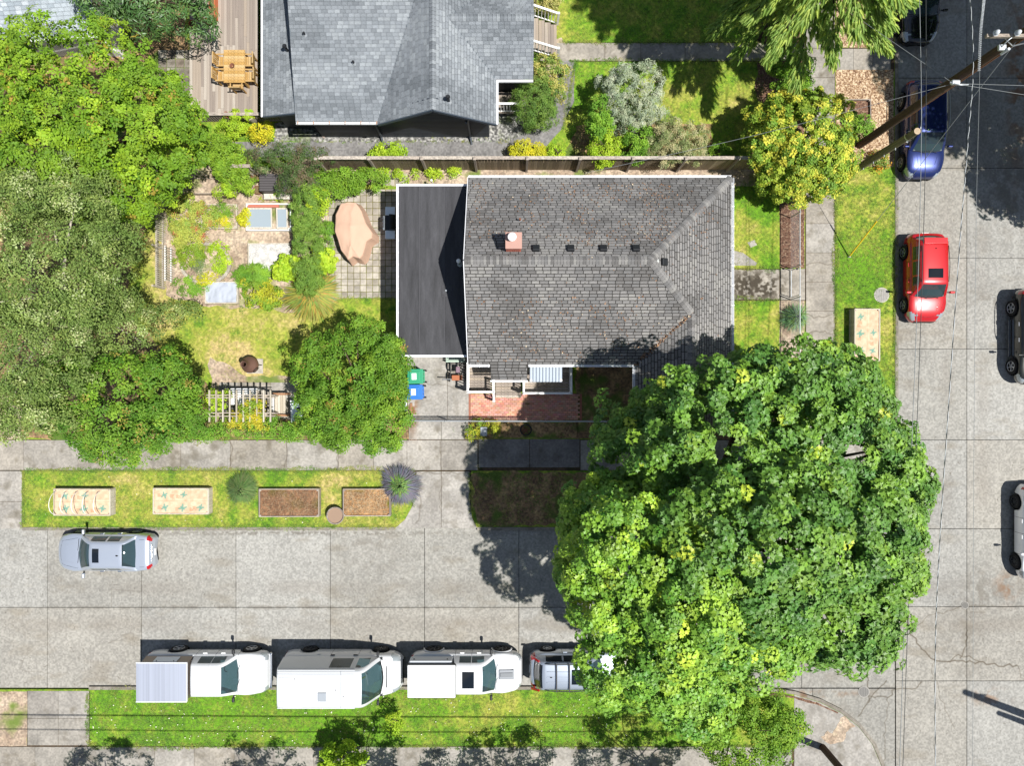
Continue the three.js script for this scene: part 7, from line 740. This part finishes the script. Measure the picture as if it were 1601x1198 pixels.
{ const c = P(612, 349, 0.95), t = thing('gas_grill', 'black lidded barbecue grill with side shelves tucked under the annex eave', 'grill', [c.x - 0.05, GT, c.z]); mesh('lid', xf(new THREE.CylinderGeometry(0.28, 0.28, 0.7, 20, 1, false, 0, Math.PI), [0, 0.9, 0], [Math.PI / 2, 0, 0]), M.black, t); rbox('firebox', M.darkMetal, t, [0, 0.8, 0], [0.54, 0.24, 0.7], 0.03); for (const s of [1, -1]) rbox('side_shelf', std(0xd6d9db, 0.4, { metalness: 0.2 }), t, [0, 0.9, s * 0.56], [0.46, 0.04, 0.4], 0.012); rbox('control_panel', M.steel, t, [-0.3, 0.84, 0], [0.08, 0.14, 0.68], 0.02); for (let k = 0; k < 4; k++) mesh('knob', new THREE.CylinderGeometry(0.025, 0.025, 0.04, 10), M.chrome, t, [-0.36, 0.84, -0.24 + k * 0.16]).rotation.z = Math.PI / 2; box('cabinet', M.darkMetal, t, [0, 0.4, 0], [0.46, 0.56, 0.66]); for (const sx of [1, -1]) for (const sz of [1, -1]) mesh('caster', new THREE.CylinderGeometry(0.06, 0.06, 0.04, 12), M.rubber, t, [sx * 0.2, 0.07, sz * 0.3]).rotation.x = Math.PI / 2; bar('lid_handle', M.chrome, t, [-0.28, 1.02, -0.25], [-0.28, 1.02, 0.25], 0.014); }
function wheelieBin(label, px, py, hex, tiltZ) { const m = std(hex, 0.5), c = P(px, py, 0.5), t = thing('wheelie_bin', label, 'bin', [c.x, GT, c.z], 0.02, 'wheeled bins on the driveway'); const s = (w, d) => [[-w, -d], [w, -d], [w, d], [-w, d]]; const pos = []; const a = s(0.26, 0.26).map(([x, z]) => [x, 0.06, z]), b = s(0.34, 0.34).map(([x, z]) => [x, 1.0, z]); for (let i = 0; i < 4; i++) { const j = (i + 1) % 4; pos.push(...a[i], ...b[i], ...a[j], ...a[j], ...b[i], ...b[j]); } pos.push(...a[0], ...a[1], ...a[2], ...a[0], ...a[2], ...a[3]); const g = new THREE.BufferGeometry(); g.setAttribute('position', new THREE.Float32BufferAttribute(pos, 3)); g.computeVertexNormals(); metreUV(g); mesh('body', g, m, t).material.side = THREE.DoubleSide; const lid = new THREE.Group(); lid.name = 'lid'; lid.position.set(0, 1.02, 0); t.add(lid); mesh('panel', new RoundedBoxGeometry(0.72, 0.06, 0.7, 3, 0.025), m, lid); mesh('raised_panel', new RoundedBoxGeometry(0.5, 0.05, 0.5, 3, 0.024), m, lid, [-0.04, 0.04, 0]); mesh('label_sticker', new RoundedBoxGeometry(0.22, 0.006, 0.3, 1, 0.002), M.white, lid, [-0.07, 0.067, 0]); mesh('front_lip', new RoundedBoxGeometry(0.07, 0.05, 0.72, 2, 0.02), m, lid, [-0.36, -0.01, 0]); bar('handle', m, t, [0.4, 0.98, -0.28], [0.4, 0.98, 0.28], 0.02); for (const z of [-0.2, 0, 0.2]) box('hinge', m, t, [0.36, 0.98, z], [0.09, 0.05, 0.05]); for (const z of [-0.28, 0.28]) mesh('wheel', new THREE.CylinderGeometry(0.12, 0.12, 0.06, 16), M.rubber, t, [0.3, 0.12, z]).rotation.x = Math.PI / 2; }
wheelieBin('green wheeled bin beside the round tree', 653, 589, 0x1f8a63); wheelieBin('blue wheeled bin next to the green one', 652, 613, 0x1564b4);
{ const t = thing('leaning_panel', 'pale blue-white sheet standing at the edge of the drive behind the bins', 'panel'); const a = P(637, 640), g = box('sheet', std(0xdfe6ee, 0.45), t, [a.x, 0.5, a.z - 0.1], [0.16, 0.03, 1.4]); g.rotation.z = 0.9; box('kerb_board', M.cedar, t, [P(644, 0).x, GT + 0.05, P(0, 643).z], [0.1, 0.1, 0.8]); }
{ const c = P(716, 580, 0.4), t = thing('garden_cart', 'cluttered black wheeled cart with an orange tray beside the porch', 'cart', [c.x - 0.05, GT, c.z]); bar('frame_tube', M.darkMetal, t, [-0.3, 0.45, -0.5], [-0.3, 0.45, 0.4], 0.02); bar('frame_tube', M.darkMetal, t, [0.3, 0.45, -0.5], [0.3, 0.45, 0.4], 0.02); for (const z of [-0.3, 0, 0.3]) bar('cross_tube', M.darkMetal, t, [-0.32, 0.46, z], [0.32, 0.46, z], 0.018); mesh('tray', new RoundedBoxGeometry(0.5, 0.1, 0.26, 2, 0.03), std(0x9a5a38, 0.7), t, [0.02, 0.5, 0.34]); mesh('cushion', new RoundedBoxGeometry(0.22, 0.1, 0.3, 2, 0.04), std(0x7a6470, 0.8), t, [0.08, 0.56, -0.05]); for (const [x, z] of [[-0.36, -0.2], [0.36, -0.2], [-0.36, 0.3], [0.36, 0.3]]) mesh('wheel', xf(new THREE.TorusGeometry(0.2, 0.03, 8, 20), [0, 0, 0], [0, Math.PI / 2, 0]), M.rubber, t, [x, 0.23, z]); bar('handle', M.plasticGrey, t, [-0.3, 0.5, 0.4], [-0.65, 0.75, 0.42], 0.025); }
{ const c = P(712, 562, 0.5), t = thing('garden_bench', 'small grey-green slatted bench against the annex wall', 'bench', [c.x, GT, c.z]); for (let i = 0; i < 3; i++) box('seat_slat', std(0x9fb0a2, 0.7), t, [0, 0.46, -0.1 + i * 0.1], [0.9, 0.03, 0.08]); for (const sx of [1, -1]) for (const z of [-0.12, 0.12]) box('leg', std(0x8fa092, 0.7), t, [sx * 0.38, 0.23, z], [0.06, 0.45, 0.05]); }
{ const c = P(822, 672), t = thing('wagon_wheel', 'dark spoked wheel lying on the bed below the wire fence', 'wheel', [c.x, GT + 0.05, c.z]); mesh('rim', xf(new THREE.TorusGeometry(0.26, 0.03, 8, 28), [0, 0, 0], [Math.PI / 2, 0, 0]), M.darkMetal, t); for (let k = 0; k < 3; k++) { const a = k * Math.PI / 3; bar('spoke', M.rust, t, [Math.cos(a) * 0.25, 0, Math.sin(a) * 0.25], [-Math.cos(a) * 0.25, 0, -Math.sin(a) * 0.25], 0.018); } mesh('hub', new THREE.CylinderGeometry(0.06, 0.06, 0.08, 12), M.rust, t); }
{ const c = P(757, 674, 0.4), t = thing('meter_box', 'small grey box with flat lid standing in the yellow-green shrub', 'box', [c.x, GT, c.z]); rbox('body', M.plasticGrey, t, [0, 0.4, 0], [0.28, 0.6, 0.38], 0.02); rbox('lid', std(0x8f959a, 0.5), t, [0, 0.72, 0], [0.32, 0.05, 0.42], 0.015); }
function manhole(label, px, py, r, y, m, ring) { const c = P(px, py), t = thing('manhole_cover', label, 'manhole', [c.x, y, c.z]); mesh('ring', new THREE.CylinderGeometry(r, r, 0.02, 36), ring, t, [0, -0.002, 0]); mesh('cover', new THREE.CylinderGeometry(r * 0.86, r * 0.86, 0.03, 36), m, t); for (let k = 0; k < 5; k++) { const x = (k - 2) * r * 0.3, l = Math.sqrt(Math.max(0, (r * 0.74) ** 2 - x * x)) * 2; box('raised_bar', m, t, [x, 0.017, 0], [r * 0.1, 0.012, l]); } }
manhole('round grey cover set in the grass by the red hatchback', 1376, 462, 0.37, GT + 0.008, std(0x8e8b86, 0.85), std(0xa39e94, 0.9)); manhole('round iron cover in the street at the corner crossing', 1350, 1082, 0.28, 0.008, std(0x6c6a66, 0.75), std(0x8e8b85, 0.85)); manhole('small round cover on the side-street panel joint', 1508, 946.5, 0.18, 0.008, std(0x66645f, 0.75), std(0x8f8c86, 0.85));
// ---------------------------------------------------------------- pergola
{ const t = thing('pergola', 'white-grey slatted pergola over the garden seat by the hedge', 'pergola'); const h = 2.25, z0 = P(0, 610, h).z, z1 = P(0, 660, h).z; for (let i = 0; i < 10; i++) box('slat', M.paleWood[i % 3], t, [P(328 + i * 10.6, 0, h).x, h, (z0 + z1) / 2], [0.05, 0.09, z1 - z0]); const xa = P(322, 0, h).x, xb = P(430, 0, h).x; for (const py of [618, 622, 646, 651]) box('beam', M.greyWood[0], t, [(xa + xb) / 2, h - 0.11, P(0, py, h).z], [xb - xa, 0.12, 0.04]); for (const x of [xa + 0.5, xb - 0.45]) for (const py of [620, 648.5]) box('post', M.paleWood[1], t, [x, h / 2, P(0, py, h).z], [0.09, h - 0.2, 0.09]); }
{ const s = struct('pergola_paving'); slabs(s, 'paving_slab', [345, 385, 425, 466], [598, 628, 656], M.walk, 0.12, 0.06, 0.015); }
{ const c = P(440, 633, 0.5), t = thing('garden_bench', 'pale slatted garden bench with brown arms at the end of the pergola', 'bench', [c.x, GT, c.z]); for (let i = 0; i < 4; i++) box('seat_slat', M.paleWood[i % 3], t, [0.16 - i * 0.13, 0.44, 0], [0.115, 0.03, 0.95]); for (let i = 0; i < 2; i++) box('back_slat', M.white, t, [-0.3 - i * 0.04, 0.6 + i * 0.16, 0], [0.03, 0.13, 0.95]); for (const z of [-0.52, 0.5]) { box('arm', M.cedar, t, [0.05, 0.66, z], [0.75, 0.04, 0.1]); for (const x of [-0.28, 0.3]) box('leg', M.cedar, t, [x, 0.33, z], [0.07, 0.66, 0.07]); } }
{ const c = P(383, 620, 0.7), t = thing('garden_table', 'white garden table shaded by the pergola slats', 'table', [c.x, GT, c.z]); for (let i = 0; i < 6; i++) box('top_plank', M.white, t, [0, 0.7, -0.32 + i * 0.13], [1.3, 0.03, 0.12]); for (const x of [-0.55, 0.55]) for (const z of [-0.3, 0.3]) box('leg', M.white, t, [x, 0.34, z], [0.07, 0.68, 0.07]); }
{ const c = P(465, 643, 1.0), t = thing('garden_door', 'white panelled door with a house emblem standing right of the pergola', 'door', [c.x, GT, c.z], 0.05); box('panel', std(0xd5dde6, 0.5), t, [0, 0.95, 0], [0.5, 0.05, 1.0]); box('frame', M.white, t, [-0.26, 0.95, 0], [0.05, 0.07, 1.04]); mesh('emblem', new THREE.CylinderGeometry(0.1, 0.1, 0.02, 5), M.black, t, [0.1, 0.985, -0.1]); for (const z of [-0.45, 0.45]) box('post', M.white, t, [0, 0.46, z], [0.06, 0.92, 0.06]); }
// ---------------------------------------------------------------- neighbour's deck
{ const s = thing('wood_deck', 'weathered grey wooden deck behind the dark-sided house', 'deck'); const h = 0.45, x0 = P(297, 0, h).x, x1 = P(404, 0, h).x, z0 = P(0, -60, h).z, z1 = P(0, 184, h).z, n = 24; for (let i = 0; i < n; i++) { let z = z0; while (z < z1 - 0.1) { const l = Math.min(rr(2.2, 4.4), z1 - z), e = z1 - z - l < 0.4 ? z1 - z : l; box('deck_plank', pick(M.greyWood), s, [lerp(x0, x1, (i + 0.5) / n), h + rr(-.002, .002), z + e / 2], [(x1 - x0) / n - 0.008, 0.035, e - 0.006]); z += e; } } box('joist_skirt', M.greyWood[3], s, [x0 + 0.02, h / 2, (z0 + z1) / 2], [0.04, h - 0.06, z1 - z0]); box('joist_skirt', M.greyWood[3], s, [(x0 + x1) / 2, h / 2, z1 - 0.03], [x1 - x0, h - 0.06, 0.04]); 
  const tb = P(367, 104, 1.18), t = thing('dining_table', 'honey-coloured wooden dining table on the grey deck', 'table', [tb.x, h, tb.z]); const W = 1.0, D = 1.55; for (let i = 0; i < 11; i++) box('top_slat', M.teak[i % 3], t, [0, 0.74, -D / 2 + (i + 0.5) * D / 11], [W, 0.03, D / 11 - 0.006]); box('apron', M.teak[1], t, [0, 0.68, 0], [W - 0.16, 0.08, D - 0.16]); for (const sx of [1, -1]) for (const sz of [1, -1]) box('leg', M.teak[1], t, [sx * (W / 2 - 0.08), 0.34, sz * (D / 2 - 0.08)], [0.07, 0.68, 0.07]);
  const proto = (lab, x, z, turn, first) => { const c = thing('dining_chair', lab, 'chair', [x, h, z], turn, 'chairs around the deck table'); for (let i = 0; i < 5; i++) box('seat_slat', M.teak[i % 3], c, [0, 0.44, -0.2 + i * 0.1], [0.5, 0.025, 0.085]); for (const sx of [1, -1]) { box('back_post', M.teak[1], c, [sx * 0.24, 0.68, -0.27], [0.05, 0.5, 0.05], 0, -0.15); box('arm', M.teak[0], c, [sx * 0.27, 0.66, -0.02], [0.06, 0.03, 0.5]); for (const z2 of [-0.22, 0.22]) box('leg', M.teak[1], c, [sx * 0.24, 0.22, z2], [0.05, 0.44, 0.05]); } for (let i = 0; i < 5; i++) box('back_slat', M.teak[i % 3], c, [-0.18 + i * 0.09, 0.7, -0.29], [0.06, 0.42, 0.02], 0, -0.15); box('top_rail', M.teak[2], c, [0, 0.92, -0.32], [0.54, 0.07, 0.04]); };
  proto('wooden chair at the upper left of the deck table', tb.x - 0.62, tb.z - 0.34, Math.PI / 2); proto('wooden chair at the lower left of the deck table', tb.x - 0.66, tb.z + 0.36, Math.PI / 2); proto('wooden chair at the upper right of the deck table', tb.x + 0.6, tb.z - 0.34, -Math.PI / 2); proto('wooden chair at the lower right of the deck table', tb.x + 0.64, tb.z + 0.38, -Math.PI / 2); proto('wooden chair at the near end of the deck table', tb.x + 0.05, tb.z + 0.74, Math.PI);
  const bowl = thing('table_bowl', 'small dark wire bowl in the middle of the deck table', 'bowl', [tb.x - 0.08, h + 0.755, tb.z + 0.0]); mesh('bowl', new THREE.LatheGeometry([[0.02, 0], [0.07, 0.01], [0.12, 0.07], [0.115, 0.075], [0.06, 0.02]].map(([x, y]) => new THREE.Vector2(x, y)), 20), M.rust, bowl);
  const hose = P(310, 75, h + 0.05); tag(mesh('garden_hose', tube([[hose.x - 1.0, h - 0.1, hose.z + 0.1], [hose.x - 0.4, h + 0.05, hose.z + 0.45], [hose.x, h + 0.05, hose.z + 0.3], [hose.x + 0.05, h + 0.05, hose.z - 0.2], [hose.x + 0.35, h + 0.05, hose.z - 0.35], [hose.x + 0.5, h + 0.05, hose.z - 0.1], [hose.x + 0.3, h + 0.05, hose.z + 0.3], [hose.x - 0.1, h + 0.06, hose.z + 0.42], [hose.x - 0.5, h + 0.05, hose.z + 0.25]], 0.018, 80, 6), M.black, scene), 'coiled black hose at the edge of the wooden deck', 'hose');
  for (const [px, py, lab] of [[313, 28, 'terracotta pot at the corner of the deck, nearest the planter box'], [327, 33, 'terracotta pot at the deck corner, right of the other pot'], [302, 38, 'small terracotta pot at the deck corner under the laurel']]) pot(lab, px, py, 0.16, 0.62, M.terracotta, M.darkSoil, 'plant_pot', 'terracotta pots on the deck'); { const c = P(332, 8, 0.8), q = thing('planter_box', 'long reddish planter box at the top edge of the deck', 'planter', [c.x, h, c.z]); for (const sx of [1, -1]) box('side_board', M.terracotta, q, [sx * 0.13, 0.2, 0], [0.03, 0.4, 1.2]); for (const sz of [1, -1]) box('end_board', M.terracotta, q, [0, 0.2, sz * 0.58], [0.23, 0.4, 0.03]); box('soil', M.darkSoil, q, [0, 0.33, 0], [0.22, 0.04, 1.1]); }
  for (const [px, py, lab, m] of [[369, 181, 'black round pot of green herbs on the deck edge', M.black], [389, 181, 'square pot of lime herbs on the deck edge', M.paleWood[0]]]) { const q = pot(lab, px, py, 0.24, 0.75, m, M.darkSoil, 'herb_pot', 'herb pots on the deck edge'); foliage(q, [[0, 0.75, 0, 0.2, 0.14, 0.2]], { ...sm, kind: 'oval', size: 0.08, lobe: [0.08, 0.14], R: 0.08, n: 8, floor: 0.5, col: two(...LIME) }, 'herbs'); } pot('small clay pot on the deck edge left of the black one', 355, 180, 0.13, 0.65, M.terracotta, M.darkSoil, 'plant_pot');
}
// framed verge bed near the stub pole
{ const o = bed('timber-framed verge bed with netting near the utility poles', 1320, 156, 1360, 192, 0.3, [M.greyWood[3], M.greyWood[1]], M.bark, 0.6); }
{ const c = P(675, 283, 0.9), t = thing('garden_post', 'slim white post with round cap behind the annex', 'post', [c.x, GT, c.z]); bar('stake', M.white, t, [0, 0, 0], [0, 0.9, 0], 0.02); mesh('cap', new THREE.SphereGeometry(0.06, 12, 8), M.white, t, [0, 0.92, 0]); }
// ---------------------------------------------------------------- utility poles and lines
function poleG(h, r) { const g = new THREE.CylinderGeometry(r * 0.72, r, h, 18, 12); const p = g.attributes.position; for (let i = 0; i < p.count; i++) { const k = 1 + (vn(p.getX(i) * 9 + 5, p.getY(i) * 0.8) - 0.5) * 0.06; p.setX(i, p.getX(i) * k); p.setZ(i, p.getZ(i) * k); } g.translate(0, h / 2, 0); g.computeVertexNormals(); return g; }
const PB = v(16.92, GT, -11.6);
{ const t = thing('utility_pole', 'tall brown utility pole with crossarm rising beside the blue crossover', 'pole', PB); mesh('pole', poleG(13.2, 0.19), M.poleWood, t); const y = 10.75; mesh('crossarm', new RoundedBoxGeometry(2.7, 0.12, 0.1, 2, 0.01), wood(0xb9aea2), t, [-0.05, y, 0.22]); for (const x of [-1.2, -0.5, 0.6, 1.2]) { const g = new THREE.Group(); g.name = 'insulator'; g.position.set(x, y + 0.06, 0.22); t.add(g); mesh('pin', new THREE.CylinderGeometry(0.02, 0.02, 0.12, 8), M.galv, g, [0, 0.06, 0]); mesh('shed', new THREE.LatheGeometry([[0.02, 0.1], [0.09, 0.1], [0.1, 0.13], [0.06, 0.16], [0.085, 0.19], [0.05, 0.26], [0, 0.27]].map(([a, b]) => new THREE.Vector2(a, b)), 16), std(0xbfc4c8, 0.3), g); } mesh('brace', merge([beam(v(-0.8, y - 0.04, 0.2), v(0, y - 0.7, 0.2), 0.04, 0.02), beam(v(0.8, y - 0.04, 0.2), v(0, y - 0.7, 0.2), 0.04, 0.02)]), M.galv, t);
  const f = new THREE.Group(); f.name = 'cutout_fuse'; f.position.set(-0.72, y - 0.2, 0.5); t.add(f); mesh('bracket', new RoundedBoxGeometry(0.26, 0.1, 0.2, 2, 0.03), M.galv, f); mesh('barrel', new THREE.CylinderGeometry(0.045, 0.045, 0.36, 12), std(0xc4c8cc, 0.4), f, [0.14, -0.05, 0.1]); mesh('hook', tube([[-0.05, 0.05, 0], [0, 0.25, -0.1], [0.1, 0.3, -0.18]], 0.02, 10, 6), M.galv, f); const s = new THREE.Group(); s.name = 'splice_closure'; s.position.set(-0.2, 7.4, 0.25); t.add(s); mesh('case', new RoundedBoxGeometry(0.34, 0.16, 0.18, 3, 0.06), M.galv, s); mesh('clamp', tube([[-0.2, 0, 0], [0.1, 0.12, 0.14], [0.45, 0.05, 0.1]], 0.03, 14, 6), M.galv, s); mesh('conduit', new THREE.CylinderGeometry(0.03, 0.03, 7, 8), std(0x8a5a3c, 0.7), t, [0.16, 3.5 + 3.6, 0.1]); }
{ const t = thing('pole_stub', 'cut-off mossy pole stub standing beside the tall utility pole', 'pole', [16.75, GT, -10.42]); const m = barkMat(0x8a8462); mesh('pole', poleG(4.95, 0.19), m, t); mesh('cut_top', new THREE.CylinderGeometry(0.136, 0.136, 0.02, 18), std(0xd0bca0, 0.9, { map: tGrain }), t, [0, 4.96, 0]); for (let k = 0; k < 9; k++) mesh('pole_step', new THREE.CylinderGeometry(0.02, 0.02, 0.16, 6), M.galv, t, [k % 2 ? 0.16 : -0.02, 0.7 + k * 0.45, k % 2 ? 0.05 : 0.17]).rotation.set(k % 2 ? 0 : 1.57, 0, k % 2 ? 1.57 : 0); mesh('strap', new THREE.CylinderGeometry(0.2, 0.2, 0.06, 18, 1, true), M.galv, t, [0, 4.4, 0]); }
{ const t = thing('utility_pole', 'brown utility pole on the far corner at the bottom edge', 'pole', [P(1284, 1167).x, GT, P(1284, 1167).z]); mesh('pole', poleG(11, 0.17), M.poleWood, t); mesh('crossarm', new RoundedBoxGeometry(0.1, 0.12, 2.2, 2, 0.01), wood(0xa99c8e), t, [0.15, 10, 0]); }
{ const t = thing('utility_pole', 'utility pole beyond the right edge casting its shadow on the street', 'pole', [26.2, GT, 16.65]); mesh('pole', poleG(9.0, 0.2), M.poleWood, t); mesh('arm', beam(v(0, 8.6, 0), v(0.9, 8.7, 0.1), 0.08, 0.08), M.galv, t); const t2 = thing('pole_stub', 'shorter pole stub beyond the right edge next to the other pole', 'pole', [26.6, GT, 17.2]); mesh('pole', poleG(6.2, 0.16), M.poleWood, t2); mesh('cap', new THREE.CylinderGeometry(0.12, 0.12, 0.02, 14), M.poleWood, t2, [0, 6.21, 0]); }
function line(label, pts, r, m, name = 'power_line') { const o = mesh(name, tube(pts.map(([x, y, h]) => P(x, y, h)), r, 90, 5), m, scene); return tag(o, label, 'cable', name === 'power_line' ? 'overhead lines' : undefined); }
line('pale overhead line crossing above the red hatchback, left of a close pair', [[1436, -60, 8.6], [1440, 180, 8.3], [1437, 360, 8.1], [1428, 620, 8.0], [1416, 900, 8.1], [1404, 1260, 8.5]], 0.012, M.wire); line('pale overhead line crossing above the red hatchback, right of a close pair', [[1447, -60, 8.6], [1447, 200, 8.3], [1443, 380, 8.1], [1434, 640, 8.0], [1421, 920, 8.1], [1409, 1260, 8.5]], 0.012, M.wireDark);
{ const a = [[1512, -60, 8.9], [1521, 95, 8.7], [1512, 230, 8.5], [1500, 380, 8.3], [1482, 640, 8.2], [1468, 860, 8.2], [1462, 1000, 8.3], [1462, 1260, 8.6]].map((q) => P(...q)), cv = new THREE.CatmullRomCurve3(a), L = []; for (let k = 0; k < 2; k++) { const pts = []; for (let i = 0; i <= 260; i++) { const p = cv.getPoint(i / 260), w = i * 0.9 + k * Math.PI; pts.push(new V3(p.x + Math.cos(w) * 0.01, p.y + Math.sin(w) * 0.01, p.z)); } L.push(tube(pts, 0.0105, 520, 4)); } const t = thing('twisted_line', 'twisted black and white service cable over the middle of the side street', 'cable'); mesh('black_strand', L[0], M.wireDark, t); mesh('white_strand', L[1], std(0xb9bdbf, 0.6), t); }
line('high primary line at the crossarm, over the right of the side street', [[1540, -80, 10.95], [1533, 45, 10.95], [1530, 160, 10.8], [1526, 320, 10.6], [1522, 700, 10.4], [1520, 1260, 10.6]], 0.006, M.wire); 
{ const g = []; const cv = new THREE.CatmullRomCurve3([[1538, 0, 10.95], [1533, 45, 10.97], [1530, 110, 10.86]].map((q) => P(...q))); for (let i = 0; i < 46; i++) { const p = cv.getPoint(i / 45); g.push(xf(new THREE.TorusGeometry(0.035, 0.006, 4, 10), [p.x, p.y, p.z], [0, 0, 0])); } tag(mesh('line_guard', merge(g), std(0xdfe3e6, 0.5), scene), 'pale spiral guard wrapped round the primary line at the crossarm', 'guard'); }
const ga = P(1325, 403), gt = P(1600, 62, 10.5); tag(mesh('guy_wire', tube([[PB.x, 10.6, PB.z], [lerp(PB.x, ga.x, 0.5), 5.35, lerp(PB.z, ga.z, 0.5)], [ga.x, GT, ga.z]], 0.012, 20, 5), M.wire, scene), 'thin guy wire running from the pole top down to the verge anchor', 'cable');
{ const t = thing('guy_guard', 'yellow plastic guard sleeve on the guy wire in the grass', 'guard'); const d = v(PB.x - ga.x, 10.5, PB.z - ga.z).normalize(); bar('sleeve', std(0xe6c11c, 0.5), t, [ga.x + d.x * 0.1, GT + d.y * 0.1, ga.z + d.z * 0.1], [ga.x + d.x * 2.6, GT + d.y * 2.6, ga.z + d.z * 2.6], 0.03); mesh('anchor', new THREE.TorusGeometry(0.06, 0.02, 6, 14), M.galv, t, [ga.x, GT + 0.05, ga.z]); }
const PA = [PB.x - 0.2, 7.4, PB.z + 0.25];
function drop(label, b, sag, r = 0.008) { const m = [lerp(PA[0], b[0], 0.5), lerp(PA[1], b[1], 0.5) - sag, lerp(PA[2], b[2], 0.5)]; tag(mesh('service_drop', tube([PA, m, b], r, 50, 5), M.wire, scene), label, 'cable', 'service drops from the tall pole'); }
drop('service cable sagging from the pole to the grey house over the shrubs', [3.2, 3.4, -9.2], 0.5); drop('service cable from the pole toward the conifer at the top', [6, 5.6, -21], 0.3, 0.008); drop('service cable from the pole crossing to the right edge, upper one', [34, 6.8, -11.6], 0.4); drop('service cable from the pole crossing to the right edge, lower one', [34, 6.6, -9.6], 0.4);
line('overhead line across the far verge, upper of two casting shadows', [[-300, 1308, 7.2], [600, 1300, 6.8], [1330, 1318, 7.3]], 0.034, M.wireDark); line('overhead line across the far verge, lower of two casting shadows', [[-300, 1336, 7.2], [600, 1330, 6.8], [1330, 1346, 7.3]], 0.026, M.wireDark);
shadows(scene);
renderer.render(scene, camera);
